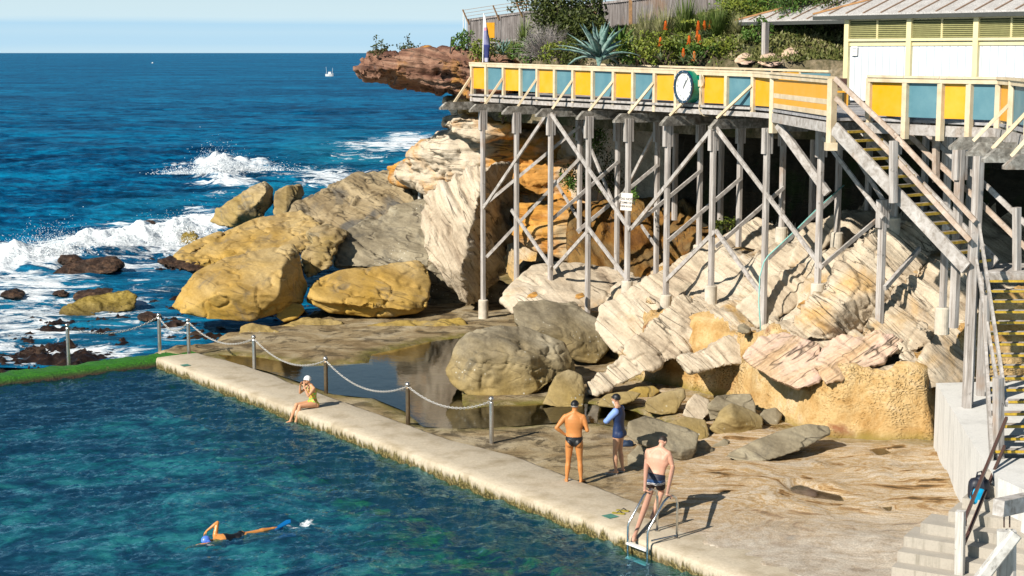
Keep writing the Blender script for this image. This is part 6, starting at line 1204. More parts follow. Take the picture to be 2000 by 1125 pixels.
# ================================================================== paling fence
fe = thing('paling_fence', Q(1000, 96, 68), 'tall grey weathered paling fence along the top of the bank', 'fence')
FP = [(916, 39, 103, 70), (975, 31, 100, 68.8), (1020, 25, 96, 67.8), (1090, 16, 90, 66.6), (1160, 8, 76, 65.5), (1231, 0, 70, 64), (1320, -12, 60, 62), (1420, -26, 45, 60), (1520, -40, 36, 58), (1640, -60, 20, 56)]
PAL = wood('grey_palings', (0.10, 0.085, 0.08), (0.28, 0.25, 0.24), (0.45, 0.42, 0.41), 'Z'); RUSTP = plain('rusty_post', (.33, .19, .09), .8, var=.3)
rng = random.Random(4)
for (x0, a0, b0, D0), (x1, a1, b1, D1) in zip(FP, FP[1:]):
    p0, p1 = Q(x0, a0, D0), Q(x1, a1, D1); q0, q1 = Q(x0, b0 + 12, D0), Q(x1, b1 + 12, D1); n = max(3, int((p1 - p0).length / .115)); m = MB()
    for k in range(n):
        f = (k + .5) / n; a = q0.lerp(q1, f); b = p0.lerp(p1, f); o_ = Vector((0, rng.uniform(-.012, .012), 0)); m.beam(a + o_, Vector((a.x, a.y, b.z - rng.uniform(0, .03))) + o_, .10, .018, up=(0, 1, 0))
    m.build('palings', PAL, fe); MB().beam(p0 + Vector((0, -.03, 0)), p1 + Vector((0, -.03, 0)), .09, .09).build('top_rail', PAL, fe)
    MB().beam(p0.lerp(q0, .62) + Vector((0, -.05, 0)), p1.lerp(q1, .62) + Vector((0, -.05, 0)), .05, .08).build('rail', PAL, fe)
for k, (x0, a0, b0, D0) in enumerate(FP):
    MB().beam(Q(x0, b0 + 12, D0) + Vector((0, -.1, 0)), Q(x0, a0 - 2, D0) + Vector((0, -.1, 0)), .13, .1, up=(0, 1, 0)).build('fence_post', RUSTP if k in (4, 5) else PAL, fe)
    if k < 4: MB().beam(Q(x0, a0 + 8, D0) + Vector((0, -.16, 0)), Q(x0 - 12, a0 - 20, D0) + Vector((0, -.3, 0)), .04, .05).build('wire_arm', RUSTP, fe)
MB().beam(Q(956, 44, 69.0) , Q(956, 74, 69.0), .42, .02, up=(0, 1, 0)).build('yellow_boards', YELP, fe)
for k in range(3):
    m = MB(); m.tube([Q(904 + k * 3, 20 + k * 6, 69.8), Q(963 + k * 3, 11 + k * 6, 68.6), Q(1008 + k * 3, 5 + k * 6, 67.5), Q(1078 + k * 3, -4 + k * 6, 66.4)], .008, 4); m.build('wire', RUSTP, fe)
for x0, x1, ya, yb in ((905, 905, 24, 100), (910, 910, 38, 102)): MB().tube([Q(x0, ya, 70.5), Q(x1, yb, 70.5)], .02, 5).build('wire', WHITEP, fe)
# furled flag
T = thing('furled_flag', Q(944, 122, 59.6), 'furled navy and white flag on a slim white pole beside the deck end', 'flag'); MB().tube([Q(943, 126, 59.6), Q(945, 26, 59.6)], .022, 8).build('pole', WHITEP, T)
FLG = NT('flag_cloth'); v = FLG.coord('World'); z_ = zc(FLG, v); FLG = FLG.fin(FLG.ramp(FLG.math('DIVIDE', FLG.math('SUBTRACT', z_, 8.8), 1.8), [(0, (.45, .45, .60)), (.12, (.03, .04, .16)), (.35, (.04, .05, .22)), (.38, (.25, .25, .42)), (.62, (.22, .22, .40)), (.66, (.55, .25, .35)), (.72, (.75, .72, .72)), (1, (.8, .78, .78))], 'CONSTANT'), .8)
V = []; pts = [(947, 30, .02), (948, 45, .04), (949, 60, .07), (949, 75, .10), (951, 90, .10), (951, 105, .08), (951, 121, .07)]
for x, y, r in pts:
    c = Q(x, y, 59.55)
    for j in range(12):
        a = 2 * pi * j / 12; rr2 = r * (1 + .35 * sin(a * 3 + y * .1)); V.append(c + Vector((cos(a) * rr2, sin(a) * rr2 * .7, 0)))
mesh_obj('flag_cloth', V, [(i * 12 + j, i * 12 + (j + 1) % 12, (i + 1) * 12 + (j + 1) % 12, (i + 1) * 12 + j) for i in range(6) for j in range(12)], FLG, T, True)
o = MB().beam(Q(879, 104, 63.5), Q(882, 72, 63.5), .045, .045).build('thin_post', plain('dark_stake', (.05, .045, .04), .8)); tag(o, 'thin dark stake leaning on top of the headland', 'stake')
o = MB().tube([Q(820, 398, 69), Q(820.5, 337, 69)], [.085, .08], 10).build('marker_post', plain('chalky_post', (.62, .60, .55), .8, var=.25, scale=5)); tag(o, 'short chalky white post standing on the rocks left of the leaning slab', 'post')
# boats
bt = thing('fishing_boat', P(643, 149, SEA_Z), 'small white fishing boat with thin masts out at sea', 'boat'); c = P(643, 149, SEA_Z)
m = MB(); sec = [(-1.6, .1, .5), (-1.4, .55, .45), (0, .75, .5), (1.1, .55, .65), (1.8, .03, .95)]
V = []; 
for x, w, h in sec: V += [c + Vector((x, -w, h + .5)), c + Vector((x, -w * .6, -.3)), c + Vector((x, w * .6, -.3)), c + Vector((x, w, h + .5))]
m.add(V, [(4 * i + j, 4 * i + (j + 1) % 4, 4 * i + 4 + (j + 1) % 4, 4 * i + 4 + j) for i in range(4) for j in range(4)] + [(3, 2, 1, 0), (16, 17, 18, 19)]); m.build('hull', WHITEP, bt); MB().box(c + Vector((.2, 0, 1.4)), (1.1, 1.0, .9)).build('cabin', WHITEP, bt)
for x_, l_ in ((-1.0, 3.0), (1.2, 2.6)): MB().tube([c + Vector((x_, 0, .8)), c + Vector((x_ * 1.25, 0, l_ + .9))], .05, 5).build('mast', WHITEP, bt)
c = P(298, 124, SEA_Z); o = MB().lathe(c, [(.3, 0), (.9, .3), (.7, .8), (.2, 1.2)], 10).build('buoy', WHITEP); tag(o, 'tiny white buoy near the horizon', 'buoy')

# ================================================================== bollards and chains
STEEL = plain('brushed_steel', (.55, .53, .50), .3, 0.9, var=.08); STEELB = plain('browned_steel', (.22, .16, .10), .35, .8, var=.15); CHM = plain('galvanised_chain', (.62, .60, .56), .4, .6)
BL = [(134, 705, 632, 0), (312, 682, 612, 0), (369, 693, 622, 0), (497, 725, 655, 0), (637, 768, 697, 1), (797, 827, 747, 1), (960, 866, 775, 0)]
tops = []
labs = ['leftmost steel bollard, standing on the green weedy wall', 'steel bollard at the far corner of the pool, left of a close pair', 'steel bollard of the far corner pair, nearer the walkway', 'steel bollard between the far corner pair and the tide pool', 'brownish bollard behind the seated woman at the tide pool edge', 'brownish bollard in front of the shallow brown water', 'nearest steel bollard, last in the row']
for k, (x, yb, yt, b_) in enumerate(BL):
    c = P(x, yb, 0.0); zt = Q(x, yt, c.y).z; T = thing('bollard', (c.x, c.y, 0), labs[k], 'bollard', 'steel bollards along the pool walk'); M_ = STEELB if b_ else STEEL
    MB().lathe((c.x, c.y, -.12), [(.055, 0), (.055, zt - .02), (.045, zt + .0)], 16).build('post', M_, T, smooth=False)
    MB().lathe((c.x, c.y, zt - .09), [(.03, 0), (.068, .02), (.072, .05), (.05, .085), (.02, .10)], 16).build('cap', STEEL, T, smooth=True); tops.append(Vector((c.x, c.y, zt - .10)))
def chain(a, b, sag, label):
    n = max(10, int(((a - b).length + sag * .8) / .075)); pts = [a.lerp(b, k / n) - Vector((0, 0, sag * 4 * (k / n) * (1 - k / n))) for k in range(n + 1)]; m = MB()
    for k in range(n):
        p, q = pts[k], pts[k + 1]; d = (q - p).normalized(); u = d.cross(Vector((0, 0, 1))).normalized(); w = d.cross(u) if k % 2 else u; c = (p + q) / 2; L_ = (q - p).length * .72
        ring = []
        for j in range(8): a_ = 2 * pi * j / 8; ring.append(c + d * cos(a_) * L_ + w * sin(a_) * .024)
        ring.append(ring[0]); ring.append(ring[1]); m.tube(ring, .009, 4, caps=False)
    o = m.build('chain', CHM, smooth=True, norm=False); tag(o, label, 'chain', 'chains slung between the bollards')
cl_ = ['chain from the leftmost bollard to the far corner', 'short chain between the far corner pair of bollards', 'chain sagging from the corner pair over wet rock', 'chain over the shallow end of the tide pool', 'chain behind the seated woman, over the blue water', 'nearest chain, over the brown shallow water']
for k in range(6): chain(tops[k], tops[k + 1], (.35, .36, .38, .40, .42, .34)[k], cl_[k])

# ================================================================== pool ladder
ed_ = P(1251, 1052, 0); ed_.z = 0; 
ra = C0 + e1 * ((ed_ - C0).dot(e1)); rb = ra + e1 * .58; T = thing('pool_ladder', ra + Vector((0, 0, -.6)), 'stainless steel pool ladder with two curved handrails and white treads', 'ladder')
def lrail(o): return [o - m1 * .10 + Vector((0, 0, -.62)), o - m1 * .10 + Vector((0, 0, -.2)), o - m1 * .10 + Vector((0, 0, .30)), o - m1 * .07 + Vector((0, 0, .38)), o + m1 * .28 + Vector((0, 0, .84)), o + m1 * .38 + Vector((0, 0, .91)), o + m1 * .48 + Vector((0, 0, .93)), o + m1 * .58 + Vector((0, 0, .88)), o + m1 * .62 + Vector((0, 0, .76)), o + m1 * .62 + Vector((0, 0, .0))]
SST = plain('polished_steel', (.62, .62, .60), .18, 1.0, var=.05)
for o in (ra, rb):
    MB().tube(lrail(o), .024, 10).build('handrail', SST, T, smooth=True); MB().lathe((o + m1 * .62)[:], [(.05, 0.08), (.05, .095), (.025, .1)], 12).build('flange', SST, T)
for z_ in (-.03, -.31): MB().beam(ra - m1 * .10 + Vector((0, 0, z_)), rb - m1 * .10 + Vector((0, 0, z_)), .10, .035).build('tread', WHITEP, T)
MB().tube([rb + m1 * .0 + Vector((0, 0, .14)), rb + m1 * .62 + Vector((0, 0, .14))], .018, 8).build('tie_bar', SST, T)
# flip flops, towel, painted squares on the walk
def sandal(c, d, mat, smat, parent=None, name='sole'):
    d = Vector(d).normalized(); s = Vector((-d.y, d.x, 0)); out = [(-.13, .03), (-.10, .04), (0, .034), (.08, .05), (.13, .035), (.14, 0)]
    pts = [c + d * a + s * b for a, b in out] + [c + d * a - s * b for a, b in out[::-1][1:]]; MB().extr(pts, (0, 0, .018)).build(name, mat, parent)
    MB().tube([c - d * .03 + s * .04 + Vector((0, 0, .02)), c + d * .02 + s * .02 + Vector((0, 0, .06)), c + d * .08 + Vector((0, 0, .025))], .007, 5).build('strap', smat, parent); MB().tube([c - d * .03 - s * .04 + Vector((0, 0, .02)), c + d * .02 - s * .02 + Vector((0, 0, .06)), c + d * .08 + Vector((0, 0, .025))], .007, 5).build('strap', smat, parent)
YS = plain('yellow_rubber', (.34, .28, .04), .6); BS = plain('black_rubber', (.02, .02, .02), .6)
for k, (x, y, lab) in enumerate(((1208, 1003, 'left flip flop of the yellow and black pair left on the walkway'), (1216, 998, 'right flip flop of the yellow and black pair left on the walkway'))):
    c = P(x, y, .085); T = thing('flip_flop', c, lab, 'flip flop', 'yellow flip flops'); sandal(c, (1, -.35, 0), YS, BS, T)
TEAL = plain('teal_paint', (.07, .22, .17), .8, var=.3, scale=20)
for x, y, lab in ((1192, 1008, 'worn teal painted square on the walkway near the ladder'), (362, 713, 'faded teal painted square near the far corner of the walkway')):
    c = P(x, y, .086); MB().beam(c - e1 * .13, c + e1 * .13, .24, .006).build('painted_mark', TEAL); tag(COL.objects[-1] if False else bpy.data.objects[[o.name for o in COL.objects if o.name.startswith('painted_mark')][-1]], lab, 'painted mark')
TW = plain('dark_towel', (.012, .03, .07), .7); bq = Q(1224, 868, 37.8); blob_mesh('towel', bq, (.17, .12, .10), TW, fn=lambda a, b: 1 + .18 * sin(3 * b) * sin(2 * a)); tag(bpy.data.objects[[o.name for o in COL.objects if o.name.startswith('towel')][-1]], 'crumpled dark blue towel on the stones behind the man in the blue top', 'towel')

# pale stones showing at the foot of the bank
for i, (x, y, D, w, h, lab) in enumerate([(1455, 122, 50.8, 22, 14, 'pale orange stone at the bank foot left of the shelter post'), (1505, 124, 50.3, 26, 16, 'pale stone just right of the shelter post'), (1432, 112, 51.6, 14, 9, 'small cream stone above the left bank stone'), (1545, 118, 50.6, 20, 16, 'cream stone half under the leafy climber'), (1590, 100, 51.6, 24, 16, 'pale stone in the bank behind the climber leaves'), (1530, 92, 52.2, 18, 12, 'grey stone high in the shaded bank')]):
    rock('bank_stone', lab, 'stone', D, [[(x - w, y, 0), (x - w * .7, y - h, .3), (x, y - h * 1.5, .5), (x + w * .8, y - h, .4), (x + w, y, 0), (x, y + 6, -.2)]], M_pink, T=1, voxel=.05, big=.06, strata=.03, seed=200 + i, group='stones at the foot of the bank')
for i, (px, D, r, n, mt, lab) in enumerate([(1405, 52.0, (.7, .4, .5), 900, L_lime, 'front bush low against the rear rail, left of the bank stones'), (1365, 52.4, (.6, .4, .5), 800, L_mid, 'front bush low against the rear rail below the flowers'), (1300, 53.2, (.7, .4, .45), 900, L_lime, 'front bush low against the rear rail above the clock'), (1480, 52.2, (.5, .4, .5), 600, L_mid, 'front bush between the two bank stones'), (1245, 54.0, (.6, .4, .4), 700, L_mid, 'front bush low against the rear rail by the agave')]):
    bush('bush', lab, 'bush', HP(px, D), r, n, .10, mt, 140 + i, gb, lift=.6)
# ================================================================== people
def loft(m, st, nseg=20):
    """st: (centre, right, fwd, rx, ry) stations joined into a closed tube"""
    V = []
    for c, r, f, rx, ry in st:
        for j in range(nseg): a = 2 * pi * j / nseg; V.append(c + r * cos(a) * rx + f * sin(a) * ry)
    k = len(st); Fc = [(i * nseg + j, i * nseg + (j + 1) % nseg, (i + 1) * nseg + (j + 1) % nseg, (i + 1) * nseg + j) for i in range(k - 1) for j in range(nseg)] + [tuple(range(nseg - 1, -1, -1)), tuple(range((k - 1) * nseg, k * nseg))]
    m.append((V, Fc))
def limb(m, a, b, prof, fl=1.0):
    """tapered limb with rounded ends; prof = [(t, r)...]"""
    a, b = Vector(a), Vector(b); d = (b - a); L = d.length; d.normalize(); r = d.orthogonal().normalized(); f = d.cross(r); st = []
    r0, r1 = prof[0][1], prof[-1][1]
    for q in (-1, -.8, -.5): st.append((a + d * r0 * q, r, f, r0 * sqrt(max(1e-4, 1 - q * q)), r0 * sqrt(max(1e-4, 1 - q * q))))
    for t_, rr_ in prof: st.append((a + d * L * t_, r, f, rr_, rr_))
    for q in (.5, .8, 1): st.append((b + d * r1 * q, r, f, r1 * sqrt(max(1e-4, 1 - q * q)), r1 * sqrt(max(1e-4, 1 - q * q))))
    loft(m, st, 14)
def ell(m, c, r, ax=None, seg=16, rings=10):
    c = Vector(c); A = ax or (Vector((1, 0, 0)), Vector((0, 1, 0)), Vector((0, 0, 1))); V = []
    for i in range(rings + 1):
        for j in range(seg): a, b = pi * (i + .001) / (rings + .002), 2 * pi * j / seg; V.append(c + A[0] * r[0] * sin(a) * cos(b) + A[1] * r[1] * sin(a) * sin(b) + A[2] * r[2] * cos(a))
    Fc = [(i * seg + j, i * seg + (j + 1) % seg, (i + 1) * seg + (j + 1) % seg, (i + 1) * seg + j) for i in range(rings) for j in range(seg)] + [tuple(range(seg)), tuple(range(rings * seg, (rings + 1) * seg))]
    m.append((V, Fc))
def hand(m, wr, d, pal, side, curl=.6, spread=1.0, s=1.0):
    """d: direction of the fingers, pal: palm normal, side: +1 thumb towards d x pal"""
    d = Vector(d).normalized(); pal = Vector(pal); pal = (pal - d * pal.dot(d)).normalized(); w = d.cross(pal) * side
    wr = Vector(wr); ell(m, wr + d * .048 * s, (.040 * s, .052 * s, .017 * s), (w, d, pal)); limb(m, wr - d * .01, wr + d * .03, [(0, .024 * s), (1, .024 * s)])
    for k, (o, L) in enumerate(((.029, .072), (.010, .080), (-.010, .074), (-.028, .058))):
        b = wr + d * .088 * s + w * o * s; dd_ = (d + w * o * 2.0 * spread).normalized(); p = b; ang = 0
        for q, fr in enumerate((.45, .32, .23)):
            ang += curl * (.8 + .1 * k); e = p + (dd_ * cos(ang) + pal * sin(ang)) * L * fr * s; limb(m, p, e, [(0, (.0095 - .001 * q) * s), (1, (.009 - .001 * q) * s)]); p = e
    b = wr + d * .03 * s + w * .030 * s; e = b + (d * .6 + w * .75 + pal * .25).normalized() * .04 * s; limb(m, b, e, [(0, .013 * s), (1, .011 * s)]); limb(m, e, e + (d * .85 + w * .25 + pal * .45).normalized() * .032 * s, [(0, .011 * s), (1, .009 * s)])
def person(name, label, J, skin, hair=None, female=False, S=1.0, B=1.0, cloth=(), extra=None, voxel=.0095, cap=None, group=None, root=None, facehair=None):
    J = {k: Vector(v) for k, v in J.items()}; m = []
    up = (J['neck'] - J['pelvis']).normalized(); hr_ = (J['hipR'] - J['hipL']).normalized(); sr = (J['shR'] - J['shL']).normalized(); pv_, ch, nk = J['pelvis'], J['chest'], J['neck']
    def fr(r): r = (r - up * r.dot(up)).normalized(); return r, up.cross(r)
    rh, fh = fr(hr_); rs, fs = fr(sr)
    wst = .118 if female else .150 * B; hip = .168 if female else .166 * (.6 + .4 * B); chs = .142 if female else .190 * B; rad0 = S; S = S * (.5 + .5 * B) if not female else S
    mid = lambda t_: (pv_.lerp(ch, t_) if t_ < 1 else ch.lerp(nk, t_ - 1))
    st = [(pv_ - up * .13 * S, rh, fh, .07, .06), (pv_ - up * .09 * S, rh, fh, .13, .095), (pv_ - up * .02 * S, rh, fh, hip, .115), (mid(.18), rh, fh, hip * .98, .108), (mid(.42), (rh + rs).normalized(), (fh + fs).normalized(), wst, .092), (mid(.62), (rh + rs).normalized(), (fh + fs).normalized(), wst * 1.03, .096), (mid(.85), rs, fs, chs * .96, .110), (mid(1.1), rs, fs, chs * 1.02, .116), (mid(1.42), rs, fs, chs * .98, .105), (mid(1.72), rs, fs, chs * .72, .082), (mid(1.92), rs, fs, .085, .066), (nk + up * .03, rs, fs, .058, .058)]
    loft(m, [(c, r, f, a * S, b * S) for c, r, f, a, b in st], 24)
    for sg_, sh_ in ((-1, J['shL']), (1, J['shR'])):   # trapezius and the side of the back
        k = .8 if female else B
        limb(m, nk + up * .015, sh_ - rs * sg_ * .02 - up * .015, [(0, .050 * k), (.5, .052 * k), (1, .058 * k)]); limb(m, mid(.75) + rs * sg_ * .07 * k, sh_ - rs * sg_ * .03 - up * .03, [(0, .075 * k), (.6, .080 * k), (1, .062 * k)])
    for sd, sg_ in (('L', -1), ('R', 1)):
        sh_, el_, wr_ = J['sh' + sd], J['el' + sd], J['wr' + sd]; k = .86 if female else 1.0
        ell(m, sh_ - rs * sg_ * .01 - up * .02, (.066 * k * S, .062 * k * S, .070 * k * S), (rs, fs, up)); limb(m, sh_ - up * .01, el_, [(0, .056 * k * S), (.35, .056 * k * S), (.8, .041 * k * S), (1, .039 * k * S)]); limb(m, el_, wr_, [(0, .040 * k * S), (.25, .043 * k * S), (.7, .031 * k * S), (1, .026 * k * S)])
        hd = J.get('hd' + sd, wr_ - el_); pl = J.get('pl' + sd, Vector((0, 0, -1))); hand(m, wr_, hd, pl, J.get('ts' + sd, Vector((sg_, 0, 0))).x, J.get('cu' + sd, Vector((.45, 0, 0))).x, s=(.9 if female else 1.0) * S)
        hp, kn, an, to = J['hip' + sd], J['kn' + sd], J['an' + sd], J['to' + sd]
        limb(m, hp, kn, [(0, .090 * S), (.25, .088 * S), (.6, .071 * S), (.92, .056 * S), (1, .055 * S)]); limb(m, kn, an, [(0, .054 * S), (.15, .052 * S), (.35, .058 * S), (.6, .046 * S), (.85, .034 * S), (1, .035 * S)])
        calf = kn.lerp(an, .3) - fh * .012; ell(m, calf, (.048 * S, .05 * S, .11 * S), (rh, fh, (kn - an).normalized())); ell(m, hp - fh * .055 * S - up * .03 * S, (.085 * S, .085 * S, .095 * S), (rh, fh, up))
        fd = (to - an); ln = fd.length; fdn = fd.normalized(); sdv = fdn.cross(up).normalized()
        heel = an - fdn * .03 * S + Vector((0, 0, -.035 * S)) if not J.get('swim') else an
        limb(m, heel, to - fdn * .03 * S, [(0, .033 * S), (.4, .032 * S), (.75, .030 * S), (1, .020 * S)]); ell(m, an.lerp(to, .65), (.045 * S, .06 * S, .022 * S), (sdv, fdn, sdv.cross(fdn)))
        for q in range(5): p = to - fdn * (.02 + .006 * abs(q - 1)) * S + sdv * (q - 2) * .017 * S; limb(m, p, p + fdn * .022 * S, [(0, .010 * S), (1, .008 * S)])
    if female:
        for sg_ in (-1, 1): ell(m, mid(1.15) + rs * sg_ * .065 + fs * .085, (.058, .05, .058), (rs, fs, up))
    # head
    S = rad0
    hc = J['head']; hf = J['face'].normalized(); hu = J.get('crown', up); hu = (hu - hf * hu.dot(hf)).normalized(); hrr = hf.cross(hu); AX = (hrr, hf, hu)
    limb(m, nk - up * .04, hc - hu * .05, [(0, .062 * S * (.85 if female else 1)), (1, .056 * S * (.85 if female else 1))])
    at_ = lambda x, y, z: hc + hrr * x * S + hf * y * S + hu * z * S
    ell(m, at_(0, -.008, .025), (.076 * S, .094 * S, .088 * S), AX); ell(m, at_(0, .022, -.04), (.060 * S, .068 * S, .070 * S), AX); ell(m, at_(0, .062, -.088), (.026 * S, .026 * S, .02 * S), AX)
    limb(m, at_(0, .088, .012), at_(0, .108, -.022), [(0, .009 * S), (1, .015 * S)]); ell(m, at_(0, .085, .028), (.05 * S, .014 * S, .010 * S), AX); ell(m, at_(0, .088, -.052), (.024 * S, .010 * S, .006 * S), AX); ell(m, at_(0, .086, -.062), (.021 * S, .010 * S, .006 * S), AX)
    for sg_ in (-1, 1): ell(m, at_(.078 * sg_, -.008, -.005), (.012 * S, .020 * S, .032 * S), AX)
    bm = bmesh.new()
    for V, Fc in m:
        vs = [bm.verts.new(v) for v in V]
        for f in Fc:
            try: bm.faces.new([vs[i] for i in f])
            except ValueError: pass
    V, N, Fa = remesh(bm, voxel, 3); base = Vector(root) if root is not None else Vector((pv_.x, pv_.y, min(J['anL'].z, J['anR'].z) - .08))
    T = thing(name, base, label, 'person', group); body = mesh_obj('body', V, Fa, skin, T, True)
    Fa_ = np.array(Fa) if not isinstance(Fa, np.ndarray) else Fa
    def npv(v): return np.array(v)
    def tproj(a, b): a, b = npv(a), npv(b); d = b - a; t_ = ((V - a) @ d) / (d @ d); return t_, np.linalg.norm(V - a - np.clip(t_, 0, 1)[:, None] * d, axis=1)
    info = {'V': V, 'x': (V - npv(pv_)) @ npv(rh), 'y': (V - npv(pv_)) @ npv(fh), 'z': (V - npv(pv_)) @ npv(up), 'J': J, 'tp': tproj, 'hz': (V - npv(hc)) @ npv(hu), 'hy': (V - npv(hc)) @ npv(hf), 'hx': (V - npv(hc)) @ npv(hrr), 'hd': np.linalg.norm(V - npv(hc), axis=1)}
    segs = {'torso': tproj(pv_ - up * .05, nk)[1] / .15}
    for sd in 'LR': segs['ua' + sd] = tproj(J['sh' + sd], J['el' + sd])[1] / .055; segs['fa' + sd] = tproj(J['el' + sd], J['wr' + sd])[1] / .042; segs['th' + sd] = tproj(J['hip' + sd], J['kn' + sd])[1] / .085; segs['sk' + sd] = tproj(J['kn' + sd], J['an' + sd])[1] / .055
    names = list(segs); info['seg'] = np.array(names)[np.argmin(np.stack([segs[q] for q in names]), 0)]
    for nm, fn, off, mt in cloth:
        mask = fn(info); fm_ = mask[Fa_].all(1); f2 = Fa_[fm_]
        if not len(f2): continue
        u_, inv = np.unique(f2, return_inverse=True); P_ = V[u_] + N[u_] * off; f3_ = inv.reshape(f2.shape); n_ = len(u_)
        for _it in range(14 if off >= .018 else 2):
            ac = np.zeros_like(P_); ct = np.zeros(n_)
            for k_ in range(f3_.shape[1]):
                a_, b_ = f3_[:, k_], f3_[:, (k_ + 1) % f3_.shape[1]]; np.add.at(ac, a_, P_[b_]); np.add.at(ac, b_, P_[a_]); np.add.at(ct, a_, 1); np.add.at(ct, b_, 1)
            P_ = P_ * .5 + .5 * ac / ct[:, None]
        # closed shell: outer skin plus inner skin joined along the hem
        ed = {}; 
        for f in f3_:
            for k in range(len(f)):
                a, b = int(f[k]), int(f[(k + 1) % len(f)])
                if (b, a) in ed: del ed[(b, a)]
                else: ed[(a, b)] = 1
        inner = V[u_] + N[u_] * (off * .25); allV = np.concatenate([P_, inner]); rim = [(b, a, a + n_, b + n_) for a, b in ed]
        mesh_obj(nm, allV, [tuple(int(q) for q in f) for f in f3_] + rim, mt, T, True, norm=False)
    if extra: extra(T, J, at_, AX)
    return T
def tan_skin(name, c, r=.45):
    t = NT(name); v = t.coord('Object'); n = t.noise(v, 5, 5, .6); n2 = t.noise(v, 60, 3, .6); t.b.inputs['Subsurface Weight'].default_value = .08; t.b.inputs['Subsurface Radius'].default_value = (.02, .008, .004)
    return t.fin(t.mix(t.ramp(n, [(.35, 0.0), (.65, 1.0)]), tuple(x * .88 for x in c), c), r, t.bump(n2, .15, .002), spec=.4)
SK1 = tan_skin('deep_tan_skin', (.60, .24, .07), .5); SK2 = tan_skin('ruddy_skin', (.58, .32, .20)); SK3 = tan_skin('pinkish_skin', (.66, .36, .25), .5); SK4 = tan_skin('light_tan_skin', (.70, .36, .20)); SK5 = tan_skin('orange_tan_skin', (.66, .28, .08), .3)
CBLK = plain('black_swim_cloth', (.006, .006, .008), .5, var=.1); CNAV = plain('navy_swim_cloth', (.008, .025, .09), .55, var=.1); CLBL = plain('light_blue_cloth', (.22, .36, .75), .6, var=.05); HAIRD = plain('dark_hair', (.03, .02, .015), .6, var=.3, scale=40); HAIRG = plain('grey_hair', (.42, .40, .38), .7, var=.3, scale=50); GOG = plain('goggle_lens', (.05, .03, .02), .15); CAPW = plain('white_cap', (.86, .86, .86), .4, var=.03); BEARD = plain('white_beard', (.7, .66, .62), .8, var=.2, scale=60)
def local(o, yaw, s=1.0):
    R = Matrix.Rotation(yaw, 3, 'Z'); o = Vector(o); return lambda x, y, z: o + R @ Vector((x * s, y * s, z * s)), R
hairf = lambda lo: (lambda I: (I['hd'] < .19) & (I['hz'] > lo - .02 + np.maximum(I['hy'], 0) * .75) & (I['hz'] > -.06) & ((np.abs(I['hx']) < .081) | (I['hz'] > .03)))
capf = lambda lo: (lambda I: (I['hd'] < .19) & (I['hz'] > lo + np.maximum(I['hy'], -.05) * .35) & (I['hz'] > -.03))
def goggles_at(T, at_, AX, z=.012):
    for sg_ in (-1, 1): mm = []; ell(mm, at_(.032 * sg_, .088, z), (.024, .014, .016), AX); mesh_obj('goggle', mm[0][0], mm[0][1], GOG, T, True)
def eyes_at(T, at_, AX):
    for sg_ in (-1, 1): mm = []; ell(mm, at_(.031 * sg_, .081, .006), (.014, .010, .006), AX, 8, 6); mesh_obj('eye', mm[0][0], mm[0][1], GOG, T, True)
def sandals(fw, mat):
    def f(T, J, at_, AX):
        for sd in 'LR':
            a, b = J['an' + sd], J['to' + sd]; d = Vector((b.x - a.x, b.y - a.y, 0)).normalized(); c = a.lerp(b, .5); c.z = T.location.z + .002; sandal(c, d, mat, mat, T)
    return f
# --- man in black briefs, hand on hip, seen from behind
g, R = local(P(1121, 944, .02), radians(-6), 1.0)
J1 = dict(pelvis=g(0, 0, .965), chest=g(-.005, .01, 1.33), neck=g(0, 0, 1.545), head=g(.01, .03, 1.70), face=R @ Vector((.35, .95, -.12)), hipL=g(-.095, 0, .93), hipR=g(.095, 0, .93), knL=g(-.125, .02, .50), knR=g(.125, .02, .50), anL=g(-.155, -.03, .085), anR=g(.155, -.03, .085), toL=g(-.185, .15, .03), toR=g(.20, .14, .03),
          shL=g(-.195, -.01, 1.475), shR=g(.195, -.01, 1.475), elL=g(-.375, -.10, 1.235), elR=g(.285, -.06, 1.185), wrL=g(-.20, -.02, 1.075), wrR=g(.235, .17, 1.16), hdL=R @ Vector((.8, .5, -.15)), plL=R @ Vector((.35, -.6, 0)), hdR=R @ Vector((-.8, .5, .3)), plR=R @ Vector((0, -1, 0)))
def ex1(T, J, at_, AX):
    sandals(None, CBLK)(T, J, at_, AX); eyes_at(T, at_, AX); mm = []; ell(mm, at_(0, .10, .035), (.062, .05, .008), AX); mesh_obj('cap_peak', mm[0][0], mm[0][1], CBLK, T, True)
person('person', 'tanned man in black briefs and dark cap, back turned, left hand on hip', J1, SK1, B=1.08, extra=ex1,
       cloth=[('briefs', lambda I: (I['z'] < .075) & (I['z'] > -.17 + .95 * np.abs(I['x'])) & (I['hd'] > .3) & ~np.isin(I['seg'], ['faL', 'faR', 'skL', 'skR']), .010, CBLK), ('hair', hairf(-.01), .004, HAIRG), ('cap', capf(.02), .013, CBLK)])
